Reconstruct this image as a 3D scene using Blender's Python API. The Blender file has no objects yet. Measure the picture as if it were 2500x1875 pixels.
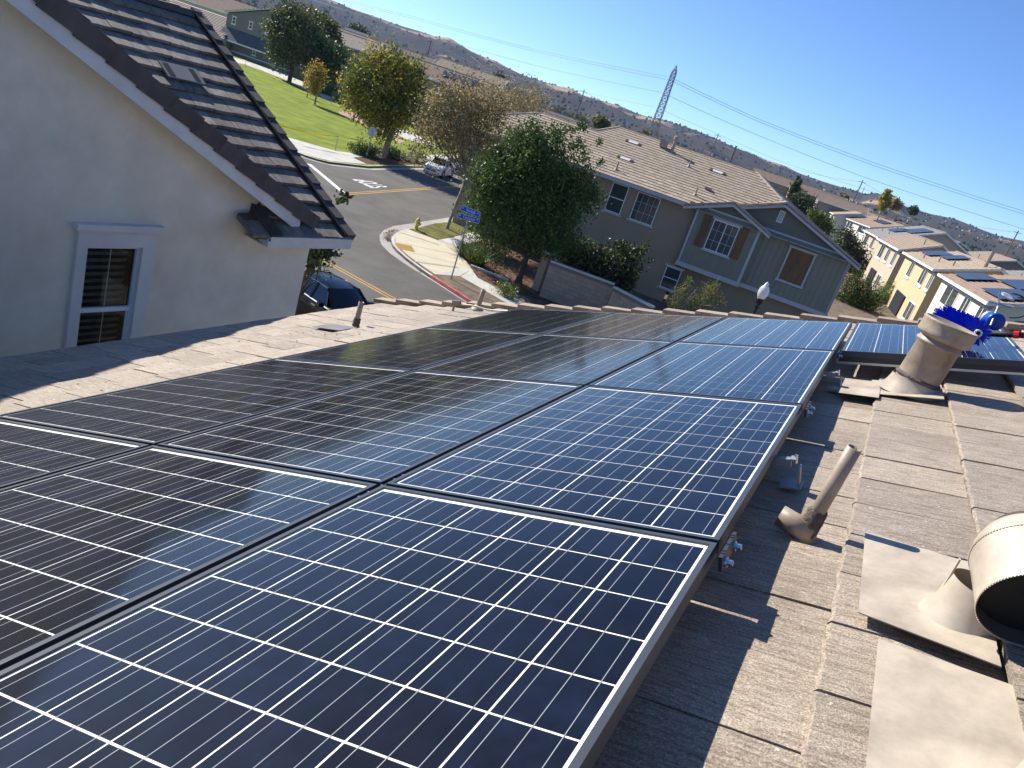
import bpy, bmesh, math, random
import numpy as np
from mathutils import Matrix, Vector
random.seed(7); RNG = np.random.default_rng(7)
SC = bpy.context.scene
COL = SC.collection

# ------------------------------------------------------------------ camera (origin = camera, z up)
W, H, F = 2500.0, 1875.0, 1863.25
WC = np.array([[0.83868281, 0.41515665, -0.35249979], [0.45515975, -0.17888342, 0.87225589], [0.29906646, -0.89198973, -0.33898904]])
cam_d = bpy.data.cameras.new('camera'); cam = bpy.data.objects.new('camera', cam_d); COL.objects.link(cam)
cam_d.sensor_fit = 'HORIZONTAL'; cam_d.sensor_width = 36.0; cam_d.lens = F / W * 36.0
cam_d.clip_start = 0.05; cam_d.clip_end = 20000
cr, cd, cf = WC[:, 0], WC[:, 1], WC[:, 2]
cam.matrix_world = Matrix(((cr[0], -cd[0], -cf[0], 0), (cr[1], -cd[1], -cf[1], 0), (cr[2], -cd[2], -cf[2], 0), (0, 0, 0, 1)))
SC.camera = cam

# ------------------------------------------------------------------ world, sun, exposure
SUN_EL, SUN_AZ = 35.5, 11.0       # azimuth: degrees from -X towards +Y
e_, a_ = math.radians(SUN_EL), math.radians(SUN_AZ)
SUN = Vector((-math.cos(e_) * math.cos(a_), math.cos(e_) * math.sin(a_), math.sin(e_)))
wd = bpy.data.worlds.new('World'); SC.world = wd; wd.use_nodes = True
nt = wd.node_tree; nt.nodes.clear()
sky = nt.nodes.new('ShaderNodeTexSky'); sky.sky_type = 'NISHITA'; sky.sun_disc = False
sky.sun_elevation = e_; sky.sun_rotation = math.atan2(SUN.x, SUN.y)
sky.altitude = 600; sky.air_density = 0.7; sky.dust_density = 0.0; sky.ozone_density = 9.0
bg = nt.nodes.new('ShaderNodeBackground'); bg.inputs[1].default_value = 0.086
wo = nt.nodes.new('ShaderNodeOutputWorld')
nt.links.new(sky.outputs[0], bg.inputs[0]); nt.links.new(bg.outputs[0], wo.inputs[0])
sun_d = bpy.data.lights.new('sun', 'SUN'); sun_d.energy = 3.9; sun_d.angle = math.radians(0.53); sun_d.color = (1.0, 0.945, 0.86)
sun = bpy.data.objects.new('sun', sun_d); COL.objects.link(sun)
sun.rotation_euler = SUN.to_track_quat('Z', 'Y').to_euler()
sun.location = (0, 0, 60)
SC.view_settings.view_transform = 'Standard'; SC.view_settings.look = 'None'
SC.view_settings.exposure = 1.14; SC.view_settings.gamma = 1.0; SC.view_settings.use_curve_mapping = False

# ------------------------------------------------------------------ measuring helpers
GZ = -8.4
def ray(px, py): return WC @ np.array([(px - W / 2) / F, (py - H / 2) / F, 1.0])
def gp(px, py, z=GZ):
    r = ray(px, py); return r * (z / r[2])
def at_dist(px, py, d):
    r = ray(px, py); return r * (d / math.hypot(r[0], r[1]))
def on_plane(px, py, pt, n):
    r = ray(px, py); return r * (np.dot(pt, n) / np.dot(r, n))
def z2(x, y): return 700 + x / 2.765, 100 + y / 2.765
def z3(x, y): return 1300 + x / 2.765, 200 + y / 2.765
def z4(x, y): return 1900 + x / 3.687, 350 + y / 3.687
def zc(x, y): return 900 + x / 6.144, 480 + y / 6.144
def zb(x, y): return 820 + x / 6.144, 280 + y / 6.144

# ------------------------------------------------------------------ materials
def mat(name, c, rough=.8, var=.15, scale=4.0, bump=0.0, bscale=60.0, spec=.3, metal=0.0, rand=0.0, c2=None, stretch=None, speck=0.0, island=0.0, trans=0.0, coat=0.0, detail=4.0, bdist=.01, offs=False, stretch_b=None):
    m = bpy.data.materials.new(name); m.use_nodes = True
    t = m.node_tree; N = t.nodes; L = t.links; bs = N['Principled BSDF']
    bs.inputs['Roughness'].default_value = rough; bs.inputs['Specular IOR Level'].default_value = spec
    bs.inputs['Metallic'].default_value = metal
    if coat: bs.inputs['Coat Weight'].default_value = coat; bs.inputs['Coat Roughness'].default_value = .03
    tc = N.new('ShaderNodeTexCoord'); vec = tc.outputs['Object']
    oi = None
    if offs:
        oi = N.new('ShaderNodeObjectInfo'); ml = N.new('ShaderNodeMath'); ml.operation = 'MULTIPLY'; ml.inputs[1].default_value = 53.0
        L.new(oi.outputs['Random'], ml.inputs[0]); va = N.new('ShaderNodeVectorMath'); va.operation = 'ADD'
        L.new(vec, va.inputs[0]); L.new(ml.outputs[0], va.inputs[1]); vec = va.outputs[0]
    v1 = vec
    if stretch:
        mp = N.new('ShaderNodeMapping'); mp.inputs['Scale'].default_value = stretch; L.new(vec, mp.inputs[0]); v1 = mp.outputs[0]
    nz = N.new('ShaderNodeTexNoise'); nz.inputs['Scale'].default_value = scale; nz.inputs['Detail'].default_value = detail; nz.inputs['Roughness'].default_value = .65
    L.new(v1, nz.inputs['Vector'])
    cr_ = N.new('ShaderNodeValToRGB'); L.new(nz.outputs['Fac'], cr_.inputs[0])
    lo = [x * (1 - var) for x in c]; hi = [min(1, x * (1 + var)) for x in (c2 or c)]
    cr_.color_ramp.elements[0].position = .3; cr_.color_ramp.elements[1].position = .7
    cr_.color_ramp.elements[0].color = (*lo, 1); cr_.color_ramp.elements[1].color = (*hi, 1)
    col = cr_.outputs[0]
    if rand or island:
        hsv = N.new('ShaderNodeHueSaturation'); L.new(col, hsv.inputs['Color'])
        mr = N.new('ShaderNodeMapRange'); amt = rand or island
        mr.inputs['To Min'].default_value = 1 - amt; mr.inputs['To Max'].default_value = 1 + amt
        if rand:
            oi = oi or N.new('ShaderNodeObjectInfo'); L.new(oi.outputs['Random'], mr.inputs['Value'])
        else:
            ge = N.new('ShaderNodeNewGeometry'); L.new(ge.outputs['Random Per Island'], mr.inputs['Value'])
        L.new(mr.outputs[0], hsv.inputs['Value']); col = hsv.outputs[0]
    if speck:
        sn = N.new('ShaderNodeTexNoise'); sn.inputs['Scale'].default_value = 90; sn.inputs['Detail'].default_value = 2; L.new(vec, sn.inputs['Vector'])
        sr = N.new('ShaderNodeMapRange'); sr.inputs['From Min'].default_value = .70; sr.inputs['From Max'].default_value = .76; L.new(sn.outputs['Fac'], sr.inputs['Value'])
        mx = N.new('ShaderNodeMix'); mx.data_type = 'RGBA'; L.new(sr.outputs[0], mx.inputs[0]); L.new(col, mx.inputs[6]); mx.inputs[7].default_value = (speck, speck * .95, speck * .88, 1); col = mx.outputs[2]
    L.new(col, bs.inputs['Base Color'])
    if bump:
        bn = N.new('ShaderNodeTexNoise'); bn.inputs['Scale'].default_value = bscale; bn.inputs['Detail'].default_value = 5
        vb = vec
        if stretch_b:
            mpb = N.new('ShaderNodeMapping'); mpb.inputs['Scale'].default_value = stretch_b; L.new(vec, mpb.inputs[0]); vb = mpb.outputs[0]
        L.new(vb, bn.inputs['Vector'])
        bu = N.new('ShaderNodeBump'); bu.inputs['Strength'].default_value = bump; bu.inputs['Distance'].default_value = bdist
        L.new(bn.outputs['Fac'], bu.inputs['Height']); L.new(bu.outputs[0], bs.inputs['Normal'])
    if trans:
        out = N['Material Output']; tr = N.new('ShaderNodeBsdfTranslucent'); L.new(col, tr.inputs[0]); ms = N.new('ShaderNodeMixShader'); ms.inputs[0].default_value = trans
        L.new(bs.outputs[0], ms.inputs[1]); L.new(tr.outputs[0], ms.inputs[2]); L.new(ms.outputs[0], out.inputs[0])
    return m

def tile_mat(name, c, c2, groove=0.9, spec=.35, rough=.62):
    """own roof's concrete tile: combed grooves that run up the slope (local x), grit and light flecks"""
    m = bpy.data.materials.new(name); m.use_nodes = True; t = m.node_tree; N = t.nodes; L = t.links; bs = N['Principled BSDF']
    bs.inputs['Roughness'].default_value = rough; bs.inputs['Specular IOR Level'].default_value = spec
    tc = N.new('ShaderNodeTexCoord'); oi = N.new('ShaderNodeObjectInfo')
    ml = N.new('ShaderNodeMath'); ml.operation = 'MULTIPLY'; ml.inputs[1].default_value = 31; L.new(oi.outputs['Random'], ml.inputs[0])
    va = N.new('ShaderNodeVectorMath'); va.operation = 'ADD'; L.new(tc.outputs['Object'], va.inputs[0]); L.new(ml.outputs[0], va.inputs[1])
    def noise(scale, st, det=3, ro=.6):
        mp = N.new('ShaderNodeMapping'); mp.inputs['Scale'].default_value = st; L.new(va.outputs[0], mp.inputs[0])
        n = N.new('ShaderNodeTexNoise'); n.inputs['Scale'].default_value = scale; n.inputs['Detail'].default_value = det; n.inputs['Roughness'].default_value = ro
        L.new(mp.outputs[0], n.inputs['Vector']); return n.outputs['Fac']
    g1 = noise(125, (.10, 1, 1)); g2 = noise(260, (.6, 1, 1)); big = noise(5, (1, 1, 1)); grit = noise(240, (1, 1, 1), 4, .7)
    def ramp(f, a, b, p0=.35, p1=.65):
        r = N.new('ShaderNodeValToRGB'); r.color_ramp.elements[0].position = p0; r.color_ramp.elements[1].position = p1
        r.color_ramp.elements[0].color = a; r.color_ramp.elements[1].color = b; L.new(f, r.inputs[0]); return r.outputs[0]
    base = ramp(big, (*c, 1), (*c2, 1))
    def mul(a, b, fac=1.0):
        x = N.new('ShaderNodeMix'); x.data_type = 'RGBA'; x.blend_type = 'MULTIPLY'; x.inputs[0].default_value = fac; L.new(a, x.inputs[6]); L.new(b, x.inputs[7]); return x.outputs[2]
    col = mul(base, ramp(g1, (.70, .66, .63, 1), (1.1, 1.1, 1.1, 1), .36, .56))
    col = mul(col, ramp(g2, (.66, .64, .64, 1), (1.2, 1.2, 1.2, 1)))
    col = mul(col, ramp(grit, (.62, .62, .64, 1), (1.3, 1.3, 1.27, 1)))
    mr = N.new('ShaderNodeMapRange'); mr.inputs['To Min'].default_value = .80; mr.inputs['To Max'].default_value = 1.1; L.new(oi.outputs['Random'], mr.inputs['Value'])
    hs = N.new('ShaderNodeHueSaturation'); L.new(col, hs.inputs['Color']); L.new(mr.outputs[0], hs.inputs['Value']); col = hs.outputs[0]
    fl = noise(75, (.6, 1, 1), 1)
    sr = N.new('ShaderNodeMapRange'); sr.inputs['From Min'].default_value = .73; sr.inputs['From Max'].default_value = .77; L.new(fl, sr.inputs['Value'])
    mx = N.new('ShaderNodeMix'); mx.data_type = 'RGBA'; L.new(sr.outputs[0], mx.inputs[0]); L.new(col, mx.inputs[6]); mx.inputs[7].default_value = (.62, .58, .5, 1)
    L.new(mx.outputs[2], bs.inputs['Base Color'])
    ad = N.new('ShaderNodeMath'); ad.operation = 'MULTIPLY_ADD'; ad.inputs[1].default_value = 1.5; L.new(g1, ad.inputs[0]); L.new(grit, ad.inputs[2])
    bu = N.new('ShaderNodeBump'); bu.inputs['Strength'].default_value = groove; bu.inputs['Distance'].default_value = .006
    L.new(ad.outputs[0], bu.inputs['Height']); L.new(bu.outputs[0], bs.inputs['Normal'])
    return m

def glass_mat(name, c=(.02, .03, .03), rough=.03, tint=None):
    m = bpy.data.materials.new(name); m.use_nodes = True; bs = m.node_tree.nodes['Principled BSDF']
    bs.inputs['Base Color'].default_value = (*c, 1); bs.inputs['Roughness'].default_value = rough
    bs.inputs['Specular IOR Level'].default_value = .6
    return m

def pane_mat(name, rough=.02, dark=1.0, ior=1.45, dust=0.0):
    """clear flat glass: transparent + fresnel gloss"""
    m = bpy.data.materials.new(name); m.use_nodes = True; t = m.node_tree; N = t.nodes; L = t.links; N.clear()
    out = N.new('ShaderNodeOutputMaterial'); tr = N.new('ShaderNodeBsdfTransparent'); tr.inputs[0].default_value = (dark, dark, dark, 1)
    gl = N.new('ShaderNodeBsdfGlossy'); gl.inputs['Roughness'].default_value = rough
    fr = N.new('ShaderNodeFresnel'); fr.inputs[0].default_value = ior
    mx = N.new('ShaderNodeMixShader'); L.new(fr.outputs[0], mx.inputs[0]); L.new(tr.outputs[0], mx.inputs[1]); L.new(gl.outputs[0], mx.inputs[2])
    last = mx.outputs[0]
    if dust:
        tc = N.new('ShaderNodeTexCoord'); nz = N.new('ShaderNodeTexNoise'); nz.inputs['Scale'].default_value = 9; nz.inputs['Detail'].default_value = 8; nz.inputs['Roughness'].default_value = .75
        oi = N.new('ShaderNodeObjectInfo'); ml = N.new('ShaderNodeMath'); ml.operation = 'MULTIPLY'; ml.inputs[1].default_value = 31; L.new(oi.outputs['Random'], ml.inputs[0])
        va = N.new('ShaderNodeVectorMath'); va.operation = 'ADD'; L.new(tc.outputs['Object'], va.inputs[0]); L.new(ml.outputs[0], va.inputs[1]); L.new(va.outputs[0], nz.inputs['Vector'])
        mr = N.new('ShaderNodeMapRange'); mr.inputs['From Min'].default_value = .5; mr.inputs['From Max'].default_value = .85; mr.inputs['To Max'].default_value = dust; mr.inputs['To Min'].default_value = dust * .02
        L.new(nz.outputs['Fac'], mr.inputs['Value'])
        df = N.new('ShaderNodeBsdfDiffuse'); df.inputs[0].default_value = (.42, .42, .45, 1)
        m2 = N.new('ShaderNodeMixShader'); L.new(mr.outputs[0], m2.inputs[0]); L.new(last, m2.inputs[1]); L.new(df.outputs[0], m2.inputs[2]); last = m2.outputs[0]
    L.new(last, out.inputs[0]); return m

M = {}
M['tile'] = tile_mat('own_roof_tile', (.43, .355, .265), (.50, .42, .325), spec=.5, rough=.55)
M['tile_edge'] = tile_mat('rake_tile', (.40, .31, .22), (.46, .37, .28), .6)
M['flash'] = mat('painted_flashing', (.33, .275, .21), .55, .2, 5, .3, 30, .3, c2=(.45, .385, .30), detail=12, bdist=.004)
M['ventpaint'] = mat('vent_paint', (.27, .21, .155), .48, .24, 7, .25, 35, .4, c2=(.34, .27, .205), detail=7, bdist=.003)
M['hoodpaint'] = mat('hood_paint', (.42, .35, .27), .35, .14, 7, .15, 30, .5, c2=(.52, .45, .36), detail=8, bdist=.003)
M['mastic'] = mat('mastic', (.13, .10, .085), .8, .3, 40, .9, 60, .2, bdist=.012)
M['alu'] = mat('anodised', (.46, .47, .5), .35, .08, 12, 0, 60, .5, metal=.85)
M['black_alu'] = mat('dark_frame', (.03, .033, .04), .4, .1, 12, 0, 60, .35)
M['steel'] = mat('steel', (.62, .62, .62), .25, .08, 20, 0, 60, .5, metal=1)
M['backsheet'] = mat('backsheet', (.84, .85, .86), .6, .03, 20)
M['busbar'] = mat('busbar', (.30, .32, .36), .5, .05, 30, metal=.0)
M['cell'] = mat('silicon_cell', (.0022, .0035, .009), .6, .35, 16, 0, 60, .05, rand=.5, c2=(.0035, .006, .016), offs=True, detail=6)
M['panel_glass'] = pane_mat('panel_glass', .085, 1.0, 1.30, .009)
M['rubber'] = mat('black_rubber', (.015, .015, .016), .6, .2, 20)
M['sill'] = mat('trim_white', (.62, .64, .66), .6, .05, 6)
M['white'] = mat('white_paint', (.74, .74, .72), .5, .05, 5)
M['vinyl'] = mat('white_vinyl', (.72, .74, .78), .35, .04, 6)
M['stucco_n'] = mat('cream_stucco', (.74, .67, .53), .92, .07, 1.3, .9, 200, .1, c2=(.84, .77, .64), detail=10, bdist=.008)
M['stucco_trim'] = mat('grey_white_stucco', (.70, .68, .64), .9, .08, 2, .7, 240, .1, bdist=.006)
M['n_tile'] = mat('neighbour_tile', (.155, .138, .122), .8, .22, 5, .5, 70, .25, rand=.22, c2=(.23, .20, .17), offs=True, stretch=(2.5, .7, 1))
M['n_barge'] = mat('neighbour_barge', (.085, .075, .068), .8, .18, 5, .4, 60, .2, rand=.15, offs=True)
M['fascia'] = mat('fascia', (.60, .60, .58), .6, .1, 3, .1, 20)
M['g_tile'] = mat('greyhouse_tile', (.34, .275, .20), .85, .1, 3, .3, 40, .2, rand=.12, c2=(.42, .345, .26), offs=True)
M['g_cap'] = mat('greyhouse_cap', (.35, .27, .21), .85, .12, 3, rand=.12, offs=True)
M['g_stucco'] = mat('tan_stucco', (.32, .255, .175), .95, .06, 1, .4, 120, .1)
M['g_board'] = mat('sage_board', (.25, .245, .185), .8, .05, 3, rand=.05)
M['g_siding'] = mat('grey_siding', (.18, .16, .13), .8, .05, 3)
M['g_trim'] = mat('greyhouse_trim', (.46, .45, .44), .7, .04, 3)
M['shutter'] = mat('brown_wood', (.18, .105, .055), .7, .25, 5, .3, 30, .2, stretch=(1, 1, .2))
M['asphalt'] = mat('asphalt', (.108, .102, .09), .9, .14, .35, .5, 90, .2, c2=(.135, .127, .112), detail=10, bdist=.01)
M['concrete'] = mat('concrete', (.46, .44, .39), .85, .12, .9, .2, 40, .2, c2=(.55, .53, .47), detail=8)
M['concrete_y'] = mat('cream_concrete', (.56, .50, .36), .85, .10, 1.2, .2, 40, .2, detail=8)
M['gutter'] = mat('gutter_concrete', (.38, .35, .31), .9, .18, 1.5, .2, 40, .2, detail=8)
M['joint'] = mat('joint', (.16, .15, .135), .9, .1, 4)
M['red_curb'] = mat('red_curb', (.36, .085, .085), .7, .3, 3, .2, 30, c2=(.42, .14, .13))
M['yellow_line'] = mat('yellow_paint', (.50, .30, .07), .8, .2, 4)
M['white_line'] = mat('road_white', (.66, .66, .66), .8, .12, 5)
M['tactile'] = mat('tactile_yellow', (.62, .42, .14), .8, .1, 5)
M['grass'] = mat('grass', (.14, .19, .02), .95, .22, .5, .8, 9, .1, c2=(.21, .25, .035), detail=9, bdist=.05)
M['grass2'] = mat('parkway_grass', (.09, .115, .03), .95, .35, 1.2, .8, 20, .1, c2=(.16, .15, .05), detail=9, bdist=.04)
M['mulch'] = mat('mulch', (.075, .045, .032), .95, .45, 5, 1, 25, .1, c2=(.15, .09, .06), detail=9, bdist=.04)
M['dirt'] = mat('dirt', (.13, .10, .075), .95, .3, 2, .8, 20, .1, c2=(.19, .15, .11), detail=9, bdist=.04)
M['gravelp'] = mat('pink_gravel', (.36, .24, .17), .95, .25, 4, .8, 20, .1, c2=(.46, .32, .24), detail=9)
M['land'] = mat('land', (.10, .10, .055), .95, .4, .02, spec=.0, c2=(.15, .135, .085), detail=10)
M['block'] = mat('block_wall', (.33, .26, .19), .9, .1, 2, .4, 40, rand=.12, offs=True)
M['bark'] = mat('bark', (.30, .25, .20), .9, .3, 4, .7, 30, .1, stretch=(1, 1, .25))
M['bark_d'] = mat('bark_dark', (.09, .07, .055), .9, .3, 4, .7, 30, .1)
def leaf(name, c, c2, trans=.3, isl=.4, spec=.18, rough=.55): return mat(name, c, rough, .2, .8, 0, 60, spec, c2=c2, island=isl, trans=trans)
M['leaf_dark'] = leaf('leaf_dark', (.048, .084, .022), (.085, .14, .034), .25, .55, .25, .45)
M['leaf_mid'] = leaf('leaf_mid', (.075, .12, .022), (.13, .18, .035))
M['leaf_gold'] = leaf('leaf_gold', (.34, .28, .04), (.48, .37, .055))
M['leaf_tan'] = leaf('leaf_tan', (.30, .235, .12), (.40, .31, .15), .35)
M['leaf_olive'] = leaf('leaf_olive', (.13, .13, .045), (.18, .165, .06))
M['leaf_far'] = leaf('leaf_far', (.06, .07, .03), (.09, .10, .04), .2)
M['leaf_bronze'] = leaf('leaf_bronze', (.045, .04, .022), (.09, .08, .035), .15, .6, .35, .4)
M['leaf_red'] = leaf('leaf_red', (.14, .04, .025), (.17, .07, .03))
M['leaf_lime'] = leaf('leaf_lime', (.12, .16, .03), (.17, .21, .04))
M['hedge'] = leaf('leaf_hedge', (.10, .13, .02), (.14, .16, .03))
M['tuft'] = leaf('tuft', (.30, .33, .20), (.40, .42, .27), .1)
M['pole'] = mat('pole_wood', (.17, .14, .12), .9, .2, 1)
M['galv'] = mat('galvanised', (.30, .32, .33), .5, .1, 3, metal=.5)
M['signblue'] = mat('sign_blue', (.012, .09, .42), .4, .05, 5)
M['signwhite'] = mat('sign_white', (.80, .83, .88), .5, .03, 5)
M['signback'] = mat('sign_back', (.42, .43, .47), .45, .05, 5, metal=.3)
M['hydrant'] = mat('hydrant_yellow', (.58, .45, .10), .5, .15, 6)
M['tape'] = mat('caution_tape', (.80, .68, .02), .4, .05, 6)
M['carpaint_k'] = mat('black_car_paint', (.003, .0035, .005), .2, .05, 5, coat=.25, spec=.3)
M['carpaint_w'] = mat('white_car_paint', (.70, .71, .73), .3, .03, 5, coat=.6)
M['carglass'] = glass_mat('car_glass', (.008, .012, .02), .04)
M['winglass'] = glass_mat('window_glass', (.045, .06, .065), .04)
M['chrome'] = mat('chrome', (.7, .7, .72), .12, .05, 5, metal=1)
M['tyre'] = mat('tyre', (.015, .015, .015), .8, .1, 5)
M['headlamp'] = glass_mat('headlamp', (.35, .36, .38), .08)
M['lampglass'] = mat('lamp_globe', (.62, .63, .64), .12, .1, 9, .5, 18, .8, c2=(.8, .8, .8), trans=.35)
M['lampmetal'] = mat('lamp_black', (.012, .013, .014), .3, .1, 5)
M['blue_bristle'] = mat('blue_bristle', (.006, .035, .55), .45, .2, 30, island=.35)
M['blue_plastic'] = mat('blue_plastic', (.01, .06, .33), .35, .1, 5)
M['red_plastic'] = mat('red_plastic', (.55, .015, .04), .35, .1, 5)
M['pv_far'] = mat('far_panel', (.03, .035, .05), .3, .1, 4, spec=.4)

# ------------------------------------------------------------------ object helpers
def mesh_obj(name, V, Fc, m, parent=None, smooth=False, kind=None, mats=None, fm=None):
    me = bpy.data.meshes.new(name); me.from_pydata([tuple(map(float, v)) for v in V], [], Fc)
    for x in (mats or [m]): me.materials.append(x)
    if fm is not None: me.polygons.foreach_set('material_index', fm)
    if smooth: me.polygons.foreach_set('use_smooth', [True] * len(me.polygons))
    me.update()
    o = bpy.data.objects.new(name, me); COL.objects.link(o)
    if parent is not None:
        o.parent = parent
    if kind: o['kind'] = kind
    return o
def tag(o, label=None, cat=None, group=None, kind=None):
    if label: o['label'] = label
    if cat: o['category'] = cat
    if group: o['group'] = group
    if kind: o['kind'] = kind
    return o
def thing(name, label, cat, loc=(0, 0, 0), group=None, mw=None):
    o = bpy.data.objects.new(name, None); COL.objects.link(o); o.empty_display_size = .2
    if mw is not None: o.matrix_world = mw
    else: o.location = loc
    return tag(o, label, cat, group)
def copy_tree(o, parent=None):
    c = o.copy(); COL.objects.link(c)
    if parent is not None: c.parent = parent
    for ch in list(o.children): copy_tree(ch, c)
    return c

class MB:
    def __init__(s, org=(0, 0, 0)): s.V = []; s.F = []; s.o = np.array(org, float)
    def add(s, V, Fc):
        n = len(s.V); s.V += [np.array(v, float) - s.o for v in V]; s.F += [tuple(i + n for i in f) for f in Fc]; return s
    def box(s, c, d, ax=None):
        """c centre, d full sizes, ax optional 3 axis vectors"""
        c = np.array(c, float); A = np.eye(3) if ax is None else np.array(ax, float)
        P = [c + A[0] * d[0] / 2 * i + A[1] * d[1] / 2 * j + A[2] * d[2] / 2 * k for i in (-1, 1) for j in (-1, 1) for k in (-1, 1)]
        fl = [(0, 1, 3, 2), (4, 6, 7, 5), (0, 4, 5, 1), (2, 3, 7, 6), (0, 2, 6, 4), (1, 5, 7, 3)]
        if np.linalg.det(A) < 0: fl = [f[::-1] for f in fl]
        return s.add(P, fl)
    def bar(s, p, q, w, h, up=(0, 0, 1)):
        p = np.array(p, float); q = np.array(q, float); d = q - p; L = np.linalg.norm(d); d = d / L
        u = np.array(up, float); sd = np.cross(d, u); sd /= np.linalg.norm(sd); u = np.cross(sd, d)
        return s.box((p + q) / 2, (L, w, h), (d, -sd, u))
    def tube(s, pts, r, n=10, cap=True):
        pts = [np.array(p, float) for p in pts]; rs = r if hasattr(r, '__len__') else [r] * len(pts)
        V = []; prev = None
        for i, p in enumerate(pts):
            d = pts[min(i + 1, len(pts) - 1)] - pts[max(i - 1, 0)]; d /= (np.linalg.norm(d) + 1e-9)
            if prev is None: a = np.array([0, 0, 1.]) if abs(d[2]) < .9 else np.array([1., 0, 0])
            else: a = prev
            x = np.cross(d, a); x /= (np.linalg.norm(x) + 1e-9); y = np.cross(x, d); prev = y
            for k in range(n):
                t = 2 * math.pi * k / n; V.append(p + (x * math.cos(t) + y * math.sin(t)) * rs[i])
        Fc = []
        for i in range(len(pts) - 1):
            for k in range(n):
                a, b = i * n + k, i * n + (k + 1) % n; Fc.append((a, b, b + n, a + n))
        if cap: Fc.append(tuple(range(n))[::-1]); Fc.append(tuple((len(pts) - 1) * n + k for k in range(n)))
        return s.add(V, Fc)
    def lathe(s, prof, c=(0, 0, 0), n=16, ax=None, cap=True):
        """prof: list of (r,z)"""
        c = np.array(c, float); A = np.eye(3) if ax is None else np.array(ax, float); V = []
        for r, z in prof:
            for k in range(n):
                t = 2 * math.pi * k / n; V.append(c + A[0] * math.cos(t) * r + A[1] * math.sin(t) * r + A[2] * z)
        Fc = [(i * n + k, i * n + (k + 1) % n, (i + 1) * n + (k + 1) % n, (i + 1) * n + k) for i in range(len(prof) - 1) for k in range(n)]
        if cap: Fc.append(tuple(range(n))[::-1]); Fc.append(tuple((len(prof) - 1) * n + k for k in range(n)))
        return s.add(V, Fc)
    def prism(s, poly, z0, z1):
        n = len(poly); V = [(p[0], p[1], z0) for p in poly] + [(p[0], p[1], z1) for p in poly]
        A = sum(poly[i][0] * poly[(i + 1) % n][1] - poly[(i + 1) % n][0] * poly[i][1] for i in range(n))
        Fc = [tuple(range(n, 2 * n)), tuple(range(n))[::-1]] + [(i, (i + 1) % n, (i + 1) % n + n, i + n) for i in range(n)]
        if A < 0: Fc = [f[::-1] for f in Fc]
        return s.add(V, Fc)
    def quad(s, a, b, c, d): return s.add([a, b, c, d], [(0, 1, 2, 3)])
    def build(s, name, m, parent=None, smooth=False, kind=None, local=True):
        V = s.V
        if parent is not None and local:
            off = np.array(parent.matrix_world.translation if parent.rotation_euler == (0, 0, 0) else (0, 0, 0))
        o = mesh_obj(name, V, s.F, M[m] if isinstance(m, str) else m, parent, smooth, kind)
        return o
def wmb(t):  # mesh builder for world coordinates under an unrotated thing at t.location
    return MB(tuple(t.location))

# ================================================================== OWN ROOF (panel coordinates: x up the slope, y along the eave, z off the glass plane)
PM = np.array([[0.938497767, 0.0, -0.345285305], [0.00031757, 0.9999995, 0.00086317], [0.345285159, -0.00091974, 0.93849737]])
PC = np.array([3.37846229, -0.11537541, 0.74303047])
def r2w(p): return PM @ (np.array(p, float) - PC)
def rmat(p=(0, 0, 0), R=None):
    o = r2w(p); A = PM if R is None else PM @ np.array(R)
    return Matrix(((A[0, 0], A[0, 1], A[0, 2], o[0]), (A[1, 0], A[1, 1], A[1, 2], o[1]), (A[2, 0], A[2, 1], A[2, 2], o[2]), (0, 0, 0, 1)))
UPr = PM.T @ np.array([0, 0, 1.0])      # world up in roof coordinates
RZ = -.15                                # tile tops
YR0, YR1 = -1.6, 8.0                     # roof extent along the eave
XE, XR = -2.42, 6.1                      # eave and ridge
house = thing('own_house', 'two storey house under the camera with brown concrete tile roof', 'house', mw=rmat((0, 0, RZ)))
# deck + walls below
b = MB(); b.box(((XE + XR) / 2 + .1, (YR0 + YR1) / 2, -.085), (XR - XE - .2, YR1 - YR0 - .1, .05)); b.build('roof_deck', 'bark_d', house)
def hl(w): return tuple(PM.T @ np.array(w, float) + PC - np.array([0, 0, RZ]))   # world -> house local
ew = r2w((XE, 0, RZ)); rw = r2w((XR, 0, RZ))
yb, yf = -1.3, 7.6; x0, x1 = ew[0] + .45, rw[0] + 9
gy0, gy1 = yb, yf
zr = rw[2] - .25
P = [(x0, ew[2] - .2), (x0, GZ - .1), (x1, GZ - .1), (x1, ew[2] - .2), (rw[0], zr)]
V = [hl((x, gy0, z)) for x, z in P] + [hl((x, gy1, z)) for x, z in P]
mesh_obj('wall', V, [(0, 1, 2, 3, 4), (9, 8, 7, 6, 5), (0, 5, 6, 1), (2, 7, 8, 3), (1, 6, 7, 2)], M['stucco_n'], house)
# back slope beyond the ridge
bs = [hl((rw[0], YR0 + r2w((0, 0, 0))[1], rw[2])), hl((rw[0], yf + .35, rw[2])), hl((x1 + .5, yf + .35, ew[2])), hl((x1 + .5, yb - .3, ew[2])), hl((rw[0], yb - .3, rw[2]))]
bs = [hl((rw[0], yb - .3, rw[2])), hl((x1 + .5, yb - .3, ew[2])), hl((x1 + .5, yf + .35, ew[2])), hl((rw[0], yf + .35, rw[2]))]
mesh_obj('back_slope', bs + [tuple(np.array(v) - [.02, 0, .06]) for v in bs], [(0, 1, 2, 3), (7, 6, 5, 4), (0, 4, 5, 1), (1, 5, 6, 2), (2, 6, 7, 3), (3, 7, 4, 0)], M['tile'], house)
# fascia at eave
b = MB(); b.box((XE + .05, (YR0 + YR1) / 2, -.14), (.03, YR1 - YR0, .14)); b.build('fascia', 'fascia', house)
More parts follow.
